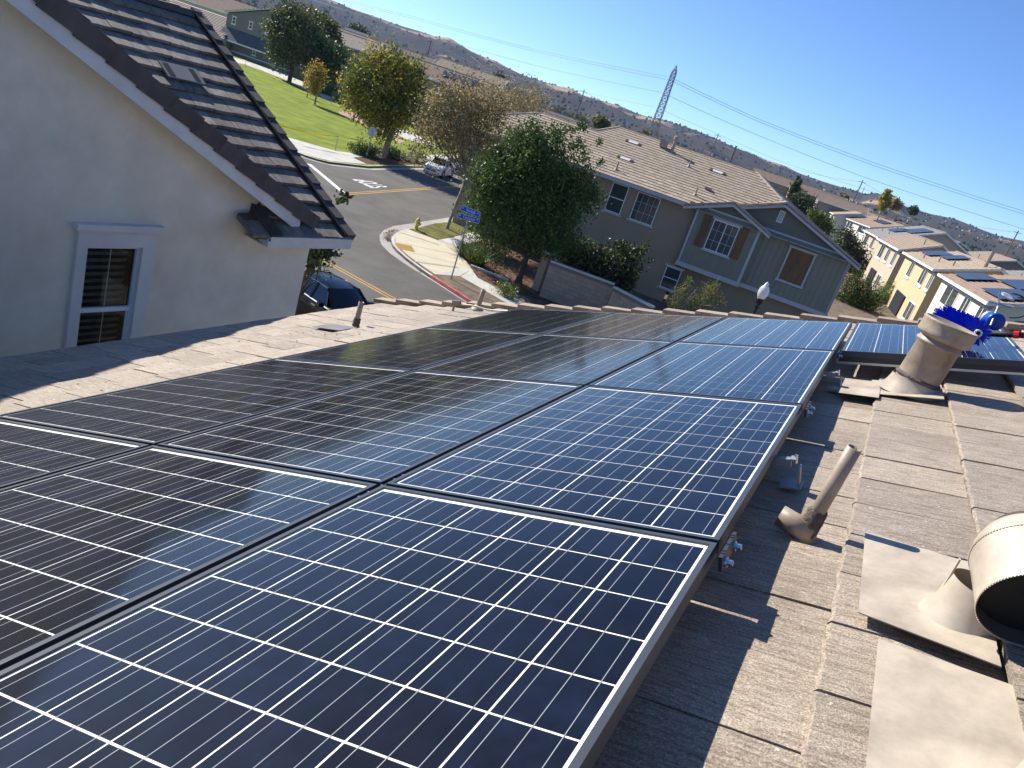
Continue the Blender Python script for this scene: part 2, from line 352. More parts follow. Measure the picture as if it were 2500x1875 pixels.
# tiles: exposure .349, width .2955
EX, TW = .349, .2955
def tile_mesh(name, L=.41, Wd=TW - .006, T=.028, seed=0, rough_edge=True):
    rnd = random.Random(seed); ny = 9
    V = []; Fc = []
    # top & bottom rows; ragged nose, slight arris
    xs0 = [(-.5 * 0 + (rnd.uniform(-.004, .004) if rough_edge else 0)) for _ in range(ny + 1)]
    for k in range(ny + 1):
        y = -Wd / 2 + Wd * k / ny; x0_ = xs0[k]
        V += [(x0_, y, -T + .002), (x0_ - .003, y, -.008), (x0_ + .005, y, rnd.uniform(-.0015, .001)), (L, y, -.0), (L, y, -T)]
    for k in range(ny):
        a = k * 5; b2 = a + 5
        for i in range(4): Fc.append((a + i, b2 + i, b2 + i + 1, a + i + 1))
        Fc.append((a + 4, b2 + 4, b2, a))
    n = ny * 5; Fc.append((0, 1, 2, 3, 4)); Fc.append((n + 4, n + 3, n + 2, n + 1, n))
    Fc = [f[::-1] for f in Fc]
    me = bpy.data.meshes.new(name); me.from_pydata(V, [], Fc); me.materials.append(M['tile']); me.update(); return me
tmesh = [tile_mesh('roof_tile_%s' % w, seed=i) for i, w in enumerate(['plain', 'worn', 'rough', 'chipped'])]
def nose_x(c): return 3.288 + EX * c
tiles = []
rt = random.Random(3)
offs = {0: .107 - .0, 1: .2}
for c in range(-17, 9):
    xn = nose_x(c)
    if xn > XR - .05: continue
    off = (1.486 if c % 2 else 1.371 - .0) % TW
    # measured: course nose 2.939 has joints at 1.486; course nose 3.288 at 1.371
    k = int((YR0 - off) / TW)
    while True:
        y = off + (k + .5) * TW; k += 1
        if y < YR0 + TW * .4: continue
        if y > YR1 - TW * .35: break
        tiles.append((xn, y))
def vis(t):   # is the tile outside the array and inside the view?
    x, y = t
    w = r2w((x + .17, y, RZ)); q = WC.T @ w
    if q[2] < .2: return 1e9
    px, py = W / 2 + F * q[0] / q[2], H / 2 + F * q[1] / q[2]
    if not (-60 < px < 2560 and -60 < py < 1935): return 1e9
    if 0.25 < x < 2.75 and y < 6.5: return 1e6 + q[2]
    return q[2]
tiles.sort(key=vis)
def tile_frame(x, y, sd):
    r = random.Random(sd); return (x, y, .0 + r.uniform(-.002, .004)), math.radians(r.uniform(-.5, .5)), math.atan2(.030, EX)
for i, (x, y) in enumerate(tiles[:292]):
    o = bpy.data.objects.new('roof_tile', tmesh[i % 4]); COL.objects.link(o); o.parent = house
    l, rz, ry = tile_frame(x, y, i); o.location = l; o.rotation_euler = (0, ry, rz)
b = MB()
for i, (x, y) in enumerate(tiles[292:]):
    l, rz, ry = tile_frame(x, y, i + 900); ca, sa = math.cos(ry), math.sin(ry)
    b.box((l[0] + .2, l[1], l[2] - .0205), (.41, TW - .006, .026), ((ca, 0, -sa), (0, 1, 0), (sa, 0, ca)))
b.build('tile_field', 'tile', house, kind='stuff')
# rake tiles along the far gable: stepped caps
capm = MB(); ta_ = .062
capm.add([(0, -.10, .0), (.008, -.10, .024), (.39, -.10, .024), (.39, -.10, .0), (0, .085, .0), (.008, .085, .024), (.39, .085, .024), (.39, .085, .0), (.03, -.10, .024), (.0, -.075, .022)],
         [(0, 1, 2, 3), (7, 6, 5, 4), (0, 4, 5, 1), (1, 5, 6, 2), (2, 6, 7, 3), (3, 7, 4, 0)])
capm.box((.195, .075, -.055), (.385, .022, .11)); capm.box((.195, -.085, -.012), (.385, .022, .026))
me0 = None
for c in range(-17, 9):
    xn = nose_x(c) - .12
    if xn > XR - .1: continue
    if me0 is None: o = capm.build('rake_tile', 'tile_edge', house); me0 = o.data
    else: o = bpy.data.objects.new('rake_tile', me0); COL.objects.link(o); o.parent = house
    rr = random.Random(c); o.location = (xn, YR1 + .03 + rr.uniform(-.015, .015), .032 + rr.uniform(-.004, .004)); o.rotation_euler = (rr.uniform(-.02, .02), math.atan2(.036, EX), math.radians(rr.uniform(-1.5, 1.5)))

# ------------------------------------------------------------------ solar array
PX, PY = 1.012, 1.65864
PW, PL = .992, 1.640
def frame_mb():
    b = MB(); t = .0150; h = .036
    for sx in (-1, 1): b.box((sx * (PW / 2 - t / 2), 0, -h / 2 + .0022), (t, PL, h))
    for sy in (-1, 1): b.box((0, sy * (PL / 2 - t / 2), -h / 2 + .0022), (PW - 2 * t, t, h))
    return b
def outer_mb():
    b = MB(); 
    b.box((0, 0, -.0052), (PW - .030, PL - .030, .0032)); return b
CP = .158
cellm = bpy.data.meshes.new('solar_cell')
c_ = .0766; k_ = .0762
V = [(-c_, -k_, .0005), (c_, -k_, .0005), (c_, k_, .0005), (-c_, k_, .0005), (-c_, -k_, -.0004), (c_, -k_, -.0004), (c_, k_, -.0004), (-c_, k_, -.0004)]
cellm.from_pydata(V, [], [(0, 1, 2, 3), (7, 6, 5, 4), (0, 4, 5, 1), (1, 5, 6, 2), (2, 6, 7, 3), (3, 7, 4, 0)]); cellm.materials.append(M['cell']); cellm.update()
def make_panel(label, mw, group):
    p = thing('solar_panel', label, 'solar panel', mw=mw, group=group)
    frame_mb().build('frame', 'alu_frame', p)
    outer_mb().build('backsheet', 'backsheet', p)
    for i in range(6):
        for j in range(10):
            o = bpy.data.objects.new('solar_cell', cellm); COL.objects.link(o); o.parent = p
            o.location = ((i - 2.5) * CP, (j - 4.5) * CP, -.0032)
    b = MB()
    for i in range(6):
        for q in (-.052, 0, .052): b.box(((i - 2.5) * CP + q, 0, -.0025), (.0015, CP * 10 - .012, .0003))
    b.build('busbar_ribbons', 'busbar', p)
    b = MB(); b.quad((-PW / 2 + .015, -PL / 2 + .015, 0), (PW / 2 - .015, -PL / 2 + .015, 0), (PW / 2 - .015, PL / 2 - .015, 0), (-PW / 2 + .015, PL / 2 - .015, 0)); b.build('glass', 'panel_glass', p)
    return p
M['alu_frame'] = mat('panel_frame', (.045, .052, .062), .4, .1, 12, 0, 60, .35)
GRP = 'solar panels laid on the roof under the camera'
colw = ['leftmost column by the eave', 'middle column', 'right column']
roww = ['nearest row', 'second row from the camera', 'third row from the camera', 'farthest row by the gable']
proto = None
for j in range(4):
    for i in range(3):
        mw = rmat(((i + .5) * PX, (j + .5) * PY, 0)); lb = 'blue-black solar panel in the %s, %s' % (roww[j], colw[i])
        if proto is None: proto = make_panel(lb, mw, GRP)
        else:
            q = copy_tree(proto); q.matrix_world = mw; q['label'] = lb
q = copy_tree(proto); q.matrix_world = rmat((3.062 + PW / 2, 3.5 * PY, 0)); q['label'] = 'blue solar panel off to the right behind the big vent, under the blue brush'
# rails, feet, clamps
def rthing(name, label, cat, p, group=None, R=None): return thing(name, label, cat, mw=rmat(p, R), group=group)
for k, y in enumerate([.25, 1.35, 1.95, 3.0, 3.62, 4.65, 5.28, 6.3]):
    pass
rail = rthing('mounting_rail', 'pale aluminium rail under the front edge of the panel behind the big vent', 'rail', (3.56, 5.03, -.062))
b = MB(); b.box((0, 0, 0), (1.05, .03, .045)); b.box((-.3, -.017, 0), (.12, .004, .03)); b.box((.25, -.017, -.003), (.09, .004, .03)); b.build('rail', 'alu_rail' if 'alu_rail' in M else 'alu', rail)
b = MB(); b.box((0, -.03, .02), (1.02, .012, .05)); b.build('skirt', 'black_alu', rail)
# near edge skirt hardware on the right edge of the block
def clamp(y, label):
    t = rthing('edge_clamp', label, 'clamp', (3.046, y, -.012), 'bolted clamps on the right edge of the array')
    b = MB(); b.box((.004, 0, -.006), (.009, .17, .036))
    for s in (-.06, -.045, 0, .045, .06): b.box((.004, s, .0125), (.010, .0035, .003))
    b.build('bracket', 'black_alu', t)
    for s in (-.052, .052):
        b = MB(); b.lathe([(.013, 0), (.013, .006)], (.0085, s, -.012), 12, ((0, 1, 0), (0, 0, 1), (1, 0, 0))); b.lathe([(.0075, .006), (.0075, .018), (.006, .0195)], (.0085, s, -.012), 6, ((0, 1, 0), (0, 0, 1), (1, 0, 0))); b.build('bolt', 'steel', t)
clamp(PY, 'bolted edge clamp where the nearest and second panel rows meet')
clamp(2 * PY, 'bolted edge clamp where the second and third panel rows meet')
clamp(3 * PY, 'small bolted edge clamp between the two farthest panel rows')
def foot(y, label):
    t = rthing('array_foot', label, 'mounting foot', (3.06, y, RZ), 'tile roof feet under the array edge')
    b = MB(); b.box((.02, 0, .012), (.07, .10, .006)); b.box((.045, .0, .045), (.006, .05, .07)); b.build('base_plate', 'galv', t)
    b = MB(); b.box((-.01, 0, .09), (.05, .035, .03)); b.box((.022, .0, .105), (.02, .05, .008)); b.build('l_bracket', 'galv', t)
    b = MB(); b.lathe([(.006, 0), (.006, .03)], (.03, 0, .09), 8); b.build('bolt', 'steel', t)
foot(2.62, 'grey mounting foot under the right edge of the second row')
foot(4.45, 'grey mounting foot under the right edge of the third row')
# junction splices seen in the gaps
for i in (1, 2):
    for j in (1, 2, 3):
        t = rthing('panel_splice', 'small dark splice with bright screws in the gap %s, %s' % (['', 'between left and middle columns', 'between middle and right columns'][i], ['', 'nearest crossing', 'second crossing', 'farthest crossing'][j]), 'splice', (i * PX, j * PY, -.012), 'splices at panel corners')
        b = MB(); b.box((0, 0, 0), (.012, .30, .012)); b.build('bar', 'black_alu', t)
        for s in (-.11, -.065, 0, .065, .11):
            b = MB(); b.lathe([(.004, 0), (.004, .004)], (0, s, .006), 8); b.build('screw', 'steel', t)

# ------------------------------------------------------------------ vents and flashings
def pl(px, py, h): # pixel -> roof coordinates at height h
    C = PC; v = PM.T @ ray(px, py); s = (h - C[2]) / v[2]; return C + s * v
# big vent
vb = np.array([3.452, 4.60, RZ]); ax = UPr.copy(); ax = ax + np.array([.07, .0, 0]); ax /= np.linalg.norm(ax)
def frame_of(z):
    z = np.array(z) / np.linalg.norm(z); y = np.array([0, 1., 0]); x = np.cross(y, z); x /= np.linalg.norm(x); y = np.cross(z, x); return np.array([x, y, z])
bv_ = rthing('roof_vent', 'large brown painted flue pipe with wide round cap, in front of the right solar panel', 'roof vent', vb)
A = frame_of(ax)
b = MB(); b.lathe([(.117, -.06), (.112, .10), (.111, .285), (.122, .290), (.122, .300), (.113, .306), (.113, .335)], (0, 0, 0), 40, A); b.build('pipe', 'ventpaint', bv_, smooth=True)
b = MB(); b.lathe([(.108, .315), (.120, .325), (.140, .335), (.144, .345), (.141, .36), (.141, .405), (.145, .412), (.141, .42), (.133, .422), (.128, .418), (.10, .40), (.02, .405)], (0, 0, 0), 40, A); b.build('cap', 'ventpaint', bv_, smooth=True)
b = MB(); b.lathe([(.165, .0), (.135, .045), (.117, .085), (.116, .095)], (.0, 0, -.005), 36, frame_of(UPr * .6 + np.array([0, 0, .4])), cap=False); b.build('storm_collar', 'flash', bv_, smooth=True)
b = MB(); b.lathe([(.118, .075), (.125, .082), (.121, .094), (.113, .098)], (0, 0, 0), 30, A); b.build('sealant_ring', 'mastic', bv_, smooth=True)
b = MB(); b.box((-.02, 0, .012), (.36, .42, .004)); b.build('base_flashing', 'flash', bv_)
fp = rthing('loose_flashing', 'small pale flashing sheet on the tiles left of the big vent', 'flashing', (3.205, 4.50, RZ + .0))
b = MB(); b.box((0, 0, .021), (.20, .46, .003), ((math.cos(.05), 0, -math.sin(.05)), (0, 1, 0), (math.sin(.05), 0, math.cos(.05)))); b.build('sheet', 'flash', fp)
# small pipe
def pipe_vent(name, label, base, hgt, r, lean=(0, 0, 0), collar=True, stub=True):
    t = rthing(name, label, 'vent pipe', base)
    A = frame_of(UPr + np.array(lean)); 
    b = MB(); b.lathe([(r, -.03), (r, hgt), (r * .86, hgt + .001), (r * .84, hgt * .5), (.001, hgt * .45)], (0, 0, 0), 24, A); b.build('pipe', 'ventpaint', t, smooth=False)
    for p in t.children[0].data.polygons: p.use_smooth = len(p.vertices) == 4 and abs(p.normal.dot(Vector(A[2]))) < .5
    if collar:
        rnd = random.Random(5); b = MB(); b.lathe([(r * 1.03, .085), (r * 1.3, .075), (r * 1.22, .06), (r * 1.42, .045), (r * 1.3, .02), (r * 1.45, .0)], (0, 0, 0), 22, A, cap=False)
        b.V = [v + np.array([rnd.uniform(-1, 1) for _ in range(3)]) * .0035 for v in b.V]; b.build('mastic_collar', 'mastic', t, smooth=True)
    if stub:
        A2 = frame_of(np.array([-.55, 0.0, .30])); b = MB(); b.lathe([(r * 1.6, -.02), (r * 1.25, .06)], (.0, 0, -.02), 24, frame_of((-.0, 0, 1)), cap=False)
        b.lathe([(.036, -.03), (.033, .075), (.028, .076), (.026, .05), (.001, .05)], (-.01, .0, .01), 20, frame_of(np.array([-.9, .05, .42]))); b.build('base_cone', 'ventpaint', t, smooth=True)
    return t
pipe_vent('vent_pipe', 'thin brown vent pipe with cracked mastic collar standing on the sunlit tiles', (3.175, 2.205, RZ), .30, .0215, (.04, .0, 0))
pipe_vent('vent_pipe', 'short brown vent pipe with soiled foot on the pale left part of the roof', (-1.40, 5.84, RZ), .25, .026, (0, 0, 0), True, False)
t = pipe_vent('vent_pipe', 'square-topped brown vent pipe near the far left corner of the roof', (-1.08, 7.70, RZ), .25, .028, (.02, 0, 0), False, False)
b = MB(); b.lathe([(.075, 0), (.04, .05), (.03, .055)], (0, 0, 0), 20, frame_of(UPr), cap=False); b.build('base_cone', 'flash', t, smooth=True)
lf = rthing('lead_flashing', 'grey sheet flashing lying below the left vent pipe', 'flashing', (-1.46, 5.60, RZ))
b = MB(); b.box((0, .0, .010), (.33, .27, .003), ((math.cos(.06), 0, -math.sin(.06)), (0, 1, 0), (math.sin(.06), 0, math.cos(.06)))); b.build('sheet', 'leadgrey' if 'leadgrey' in M else M.setdefault('leadgrey', mat('lead_grey', (.17, .165, .17), .55, .2, 8, .2, 40)) and 'leadgrey', lf)
# conduit box
jb = rthing('conduit_box', 'brown junction fitting on a short leg with conduit running to the array', 'conduit', (-1.25, 7.42, RZ))
Au = frame_of(UPr)
b = MB(); b.box(Au[2] * .105 + [.02, 0, 0], (.10, .04, .045)); b.build('box', 'ventpaint', jb)
b = MB(); b.tube([Au[2] * .0, Au[2] * .085], .014, 10); b.build('leg', 'ventpaint', jb)
b = MB(); pts = []
for k in range(15):
    s = k / 14; x = .06 + s * 1.05; z = .085 - .055 * (1 / (1 + math.exp(-(s - .28) * 18))); pts.append(np.array([x, -.05 * s, 0]) + Au[2] * z)
b.tube(pts, .0105, 10); b.build('conduit', 'hoodpaint', jb, smooth=True)
b = MB(); b.tube([pts[9] - [0, 0, .03], pts[9] + [0, 0, .03]], .008, 8); b.build('clip', 'bark_d', jb)
# flashings + hood vent on the right
def flash_quad(name, label, cs, z=.018):
    c = np.mean(cs, axis=0); t = rthing(name, label, 'flashing', (c[0], c[1], RZ))
    V = [(p[0] - c[0], p[1] - c[1], z - (p[0] - 3.48) * .08) for p in cs]
    n = 4; V2 = V + [(x, y, zz - .003) for x, y, zz in V]
    mesh_obj('sheet', V2, [(0, 1, 2, 3), (7, 6, 5, 4), (0, 4, 5, 1), (1, 5, 6, 2), (2, 6, 7, 3), (3, 7, 4, 0)], M['flash'], t); return t
f1 = flash_quad('vent_flashing', 'upper square painted flashing sheet at the foot of the hooded vent', [(3.345, 1.685), (3.62, 1.61), (3.62, 2.15), (3.335, 2.21)])
f2 = flash_quad('vent_flashing', 'lower square painted flashing sheet at the bottom right corner', [(3.385, 1.02), (3.66, 1.02), (3.635, 1.545), (3.39, 1.585)])
def hood_vent(label, base, withhood=True):
    t = rthing('hood_vent', label, 'roof vent', base)
    A = frame_of(UPr); xa, ya, za = A
    b = MB(); b.lathe([(.092, -.03), (.083, -.005), (.074, .015), (.069, .06), (.066, .085)], (0, 0, .0), 40, A, cap=False); b.build('stub', 'hoodpaint', t, smooth=True)
    b = MB(); b.box(xa * -.0685 + za * .06, (.004, .012, .12), A); b.build('seam', 'hoodpaint', t)
    R_ = .118; o = za * .180 + xa * .052 - ya * .035; ta = math.radians(22); ph = math.radians(14); yb2 = ya * math.cos(ph) - xa * math.sin(ph); xa = xa * math.cos(ph) + ya * math.sin(ph); yb2 = yb2 * math.cos(ta) + za * math.sin(ta); zb2 = np.cross(xa, yb2); 
    if withhood:
        n = 48
        b = MB(); b.lathe([(.001, .12), (.03, .117), (.06, .105), (.09, .082), (.11, .05), (R_, .02), (R_, -.115)][::-1], o, n, (xa, zb2, yb2), cap=False); b.build('hood', 'hoodpaint', t, smooth=True)
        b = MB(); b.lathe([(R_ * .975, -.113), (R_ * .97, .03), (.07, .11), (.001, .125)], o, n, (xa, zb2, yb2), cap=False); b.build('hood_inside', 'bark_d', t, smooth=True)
        for yy in (-.112, .022):
            b = MB()
            for k in range(110):
                a = 2 * math.pi * k / 110; c = o + xa * math.cos(a) * (R_ + .0006) + zb2 * math.sin(a) * (R_ + .0006) + yb2 * yy
                b.box(c, (.0026, .0048, .0046), (xa * math.cos(a) + zb2 * math.sin(a), yb2, xa * -math.sin(a) + zb2 * math.cos(a)))
            b.build('beaded_rim', 'hoodpaint', t)
        b = MB(); b.lathe([(R_ * .97, -.075), (.001, -.07)], o, n, (xa, zb2, yb2), cap=False); b.build('dark_mouth_disc', 'rubber', t)  # added black disc hides the stub; the mouth's shade is its colour
    return t
HV = hood_vent('pale brown hooded vent with beaded rims and dark mouth at the right edge', (3.565, 1.80, RZ + .015))
hood_vent('stub of a second painted vent rising in the bottom right corner', (3.65, 1.16, RZ + .01), True)

# ------------------------------------------------------------------ cleaning brush
br = rthing('cleaning_brush', 'bright blue rotary cleaning brush with motor, hoses and pole lying on the far right panel', 'brush', (3.80, 5.50, .0))
p0 = np.array([.0, -.13, .105]); p1 = np.array([-.17, .42, .135]); dd = (p1 - p0) / np.linalg.norm(p1 - p0)
A = frame_of(dd) if False else None
x_ = np.cross(dd, [0, 0, 1.]); x_ /= np.linalg.norm(x_); y_ = np.cross(x_, dd)
b = MB(); rb = random.Random(4)
for i in range(2600):
    s = rb.random(); a = rb.uniform(0, 2 * math.pi) ; a = round(a / (2 * math.pi / 14)) * 2 * math.pi / 14 + rb.gauss(0, .09) + s * 2
    c = p0 + (p1 - p0) * s; d = x_ * math.cos(a) + y_ * math.sin(a) + dd * rb.gauss(0, .12); R_ = .082 + rb.uniform(-.012, .01)
    w = np.cross(d, dd) * .0016; b.add([c + d * .02 - w, c + d * .02 + w, c + d * R_ + w * 1.6, c + d * R_ - w * 1.6], [(0, 1, 2, 3)])
o = b.build('bristles', 'blue_bristle', br); o['kind'] = 'stuff'
b = MB(); b.tube([p0 - dd * .012, p1 + dd * .01], .022, 16); b.build('core', 'blue_plastic', br, smooth=False)
b = MB(); b.lathe([(.014, 0), (.024, .0), (.024, -.012), (.014, -.012), (.014, .0)], p0 - dd * .012, 24, (x_, y_, dd), cap=False); b.build('hub', 'signwhite', br)
b = MB(); b.lathe([(.013, -.0118), (.001, -.0118)], p0 - dd * .012, 16, (x_, y_, dd), cap=False); b.build('bearing', 'rubber', br)
mc = np.array([.10, .10, .16]); 
b = MB(); b.lathe([(.001, -.05), (.05, -.05), (.055, -.045), (.055, .03), (.05, .035)], mc, 24, (x_, y_, dd)); b.build('motor_shell', 'blue_plastic', br, smooth=True)
b = MB(); b.lathe([(.052, .035), (.05, .075), (.036, .105), (.001, .112)], mc, 24, (x_, y_, dd)); b.build('motor_dome', 'signback', br, smooth=True)
b = MB(); b.tube([mc + [-.02, -.10, -.02], mc + [.02, .02, .09]], .006, 8); b.tube([mc + [.02, .02, .09], mc + [.02, .03, .20]], .005, 8); b.tube([mc + [-.03, .05, .12], mc + [.10, .0, .09]], .008, 8); b.build('arm', 'alu', br)
b = MB(); b.lathe([(.001, 0), (.026, .004), (.044, .003), (.045, .0), (.001, -.004)], mc + [.07, .06, .15], 24, frame_of((.5, -.3, .8)), cap=False); b.build('dish', 'signback', br, smooth=True)
b = MB()
for q in range(3):
    pts = []
    for k in range(22):
        t_ = k / 21; a = math.pi * (1.1 - 1.35 * t_); pts.append(mc + np.array([.08 + .10 * math.sin(math.pi * t_) * (1 + .15 * q) + .03 * q, -.02 * t_ - .04 * q, .10 + .075 * math.cos(math.pi * t_ * 1.1) - .02 * q]))
    b.tube(pts, .0045, 8)
b.build('hose', 'rubber', br, smooth=True)
b = MB(); b.tube([mc + [-.06, -.11, -.07], mc + [.2, -.17, -.065]], .019, 12); b.build('pole', 'rubber', br, smooth=True)
for k, xo in enumerate((.10, .155, .19)):
    b = MB(); b.tube([mc + [xo, -.152 - k * .008, -.065], mc + [xo + .028, -.157 - k * .008, -.065]], .024, 8); b.build('coupling', 'red_plastic', br)
# dry leaves and debris on the left of the roof
b = MB(); rb = random.Random(11)
cl = [(-.95, 5.35), (-1.3, 5.0), (-.75, 5.1), (-1.1, 4.4), (-1.7, 4.2), (-.6, 4.2), (-1.0, 3.3), (-.5, 3.6)]
for i in range(90):
    if i < 60: c0 = rb.choice(cl); x, y = c0[0] + rb.gauss(0, .12), c0[1] + rb.gauss(0, .16)
    else: x, y = rb.uniform(-2.2, -.15), rb.uniform(2.4, 7)
    if x > -.1: continue
    s = rb.uniform(.006, .017); a = rb.uniform(0, 6); z = RZ + .02 + rb.uniform(0, .008)
    u = np.array([math.cos(a), math.sin(a), rb.uniform(-.3, .3)]) * s; v = np.array([-math.sin(a), math.cos(a), rb.uniform(-.3, .5)]) * s * .5
    c = np.array([x, y, z + .004]); b.add([c - u, c - v, c + u, c + v], [(0, 1, 2, 3)]); b.add([c - u * .5 + [0, 0, -s * .3], c + v, c + u], [(0, 1, 2)])
deb = mesh_obj('leaf_debris', b.V, b.F, M['mulch']); deb.matrix_world = rmat((0, 0, 0)); tag(deb, 'dry leaf crumbs scattered on the left roof tiles', 'leaf litter', kind='stuff')

# ================================================================== GENERIC TILED SLOPE
def clipped(pt, poly):
    x, y = pt; ins = False; n = len(poly)
    for i in range(n):
        x1, y1 = poly[i]; x2, y2 = poly[(i + 1) % n]
        if (y1 > y) != (y2 > y) and x < (x2 - x1) * (y - y1) / (y2 - y1) + x1: ins = not ins
    return ins
def slope(parent, org, u, up, poly, ex=.36, tw=.31, th=.028, material='g_tile', nparts=0, seed=1, name='roof_tile', stag=True, deck='bark_d', jag=0.004, prio=None):
    """tiled plane: org at eave, u along eave, up vector up the slope (unit). poly in (u, up) metres"""
    org = np.array(org, float); u = np.array(u, float); up = np.array(up, float); n = np.cross(u, up); 
    if n[2] < 0: n = -n
    po = np.array(parent.location); rnd = random.Random(seed)
    us = [p[0] for p in poly]; vs = [p[1] for p in poly]
    V = [org + u * p[0] + up * p[1] - n * .045 for p in poly]; k = len(V); V2 = V + [v - n * .05 for v in V]
    Fc = [tuple(range(k)), tuple(range(k, 2 * k))[::-1]] + [(i, (i + 1) % k, (i + 1) % k + k, i + k) for i in range(k)]
    mesh_obj('roof_deck', [v - po for v in V2], Fc, M[deck], parent)
    L = ex + .05; cells = []
    r = 0; v = min(vs)
    while v < max(vs) - .02:
        o = (tw / 2 if (stag and r % 2) else 0); x = min(us) - tw + o
        while x < max(us) + tw:
            if clipped((x + tw / 2, v + ex * .5), poly): cells.append((x + tw / 2, v, r))
            x += tw
        v += ex; r += 1
    # split: nearest ones as separate parts
    def dist(c): p = org + u * c[0] + up * c[1]; return np.dot(p, cf) if prio is None else prio(p)
    cells.sort(key=dist)
    tilt = math.atan2(th + .004, ex); un = up * math.cos(tilt) - n * math.sin(tilt) ; nn = np.cross(u, un)
    if nn[2] < 0: nn = -nn
    if nparts:
        b = MB(); b.box((0, L / 2, -th / 2), (tw - .006, L, th)); me = bpy.data.meshes.new(name); me.from_pydata([tuple(q) for q in b.V], [], b.F); me.materials.append(M[material]); me.update()
        for c in cells[:nparts]:
            p = org + u * c[0] + up * (c[1] + rnd.uniform(-jag, jag)) + nn * (.0 + rnd.uniform(-.002, .004)) - po
            o = bpy.data.objects.new(name, me); COL.objects.link(o); o.parent = parent
            o.matrix_local = Matrix(((u[0], un[0], nn[0], p[0]), (u[1], un[1], nn[1], p[1]), (u[2], un[2], nn[2], p[2]), (0, 0, 0, 1)))
    rest = cells[nparts:]
    if rest:
        b = MB(po)
        for c in rest:
            p = org + u * c[0] + up * (c[1] + rnd.uniform(-jag, jag)) + nn * (-th / 2 + rnd.uniform(-.002, .004)) + un * L / 2
            b.box(p, (tw - .008, L, th), (u, un, nn))
        b.build('tile_field', material, parent, kind='stuff')
def ridge_caps(parent, p, q, material='g_cap', step=.36, w=.22, h=.07, name='ridge_tile', nmax=60):
    po = np.array(parent.location); p = np.array(p, float) - po; q = np.array(q, float) - po
    d = q - p; L = np.linalg.norm(d); d /= L; s = np.cross(d, [0, 0, 1.]); s /= np.linalg.norm(s); n = np.cross(s, d); me = None
    k = int(L / step)
    for i in range(k):
        if me is None:
            b = MB(); a = math.atan2(.02, step); L1 = step * 1.08
            b.add([(0, -w / 2, -h), (0, -w * .3, 0), (0, w * .3, 0), (0, w / 2, -h), (L1, -w / 2 * .93, -h - .01), (L1, -w * .28, -.02), (L1, w * .28, -.02), (L1, w / 2 * .93, -h - .01)],
                  [(0, 1, 5, 4)[::-1], (1, 2, 6, 5)[::-1], (2, 3, 7, 6)[::-1], (0, 3, 2, 1)[::-1], (4, 5, 6, 7)[::-1], (0, 4, 7, 3)[::-1]])
            me = bpy.data.meshes.new(name); me.from_pydata([tuple(v) for v in b.V], [], b.F); me.materials.append(M[material]); me.update()
        o = bpy.data.objects.new(name, me); COL.objects.link(o); o.parent = parent; c = p + d * step * i + n * .03
        o.matrix_local = Matrix(((d[0], s[0], n[0], c[0]), (d[1], s[1], n[1], c[1]), (d[2], s[2], n[2], c[2]), (0, 0, 0, 1)))

# ================================================================== NEIGHBOUR HOUSE (left)
th_ = math.radians(6.0); A_ = np.array([math.sin(th_), math.cos(th_), 0]); B_ = np.array([math.cos(th_), -math.sin(th_), 0]); D_ = 8.5; U3 = np.array([0, 0, 1.])
def nw(s, z, out=0.0): return A_ * s - B_ * (D_ - out) + U3 * z
def ns(px, py, out=0.0): p = on_plane(px, py, -B_ * (D_ - out), B_); return float(p @ A_), float(p[2])
nb = thing('neighbour_house', 'cream stucco house with dark tile roof filling the left of the photo', 'house', tuple(nw(6, GZ)))
s_c = ns(757, 600)[0]; pitch = math.radians(27.4)
g1 = ns(146, 0, .35); g2 = ns(773, 533, .35)
def rake_z(s): return g2[1] + (g2[0] - s) * (g1[1] - g2[1]) / (g2[0] - g1[0])     # top edge of barge tiles
s_ap = -.9
def wall_top(s): return rake_z(s) - .30 if s > s_ap else rake_z(2 * s_ap - s) - .30
wl, wr_, wt, wb = ns(212, 600)[0], ns(343, 600)[0], ns(214, 600)[1], -4.47
wl, wr_ = wl - .01, wr_ + .01
b = wmb(nb)
def wq(s0, s1, z0, z1=None):
    if z1 is None: b.quad(nw(s0, z0), nw(s1, z0), nw(s1, wall_top(s1)), nw(s0, wall_top(s0)))
    else: b.quad(nw(s0, z0), nw(s1, z0), nw(s1, z1), nw(s0, z1))
z_eave = ns(655, 577, .5)[1]
s_e = g2[0] - .25
b.quad(nw(-9, GZ), nw(s_ap, GZ), nw(s_ap, wall_top(s_ap)), nw(-9, wall_top(-9)))
wq(s_ap, wl, GZ); b.quad(nw(wl, wt), nw(wr_, wt), nw(wr_, wall_top(wr_)), nw(wl, wall_top(wl))); b.quad(nw(wl, GZ), nw(wr_, GZ), nw(wr_, wb), nw(wl, wb))
wq(wr_, s_e, GZ); b.quad(nw(s_e, GZ), nw(s_c, GZ), nw(s_c, z_eave + .25), nw(s_e, wall_top(s_e)))
b.quad(nw(s_c, GZ), nw(s_c, GZ, -9), nw(s_c, z_eave + .2, -9), nw(s_c, z_eave + .25)); b.quad(nw(-9, GZ, -9), nw(-9, GZ), nw(-9, wall_top(-9)), nw(-9, wall_top(-9), -9))
for (s0, z0, s1, z1) in ((wl, wb, wl, wt), (wr_, wt, wr_, wb), (wl, wt, wr_, wt), (wr_, wb, wl, wb)): b.quad(nw(s0, z0), nw(s1, z1), nw(s1, z1, -.12), nw(s0, z0, -.12))
b.build('wall', 'stucco_n', nb)
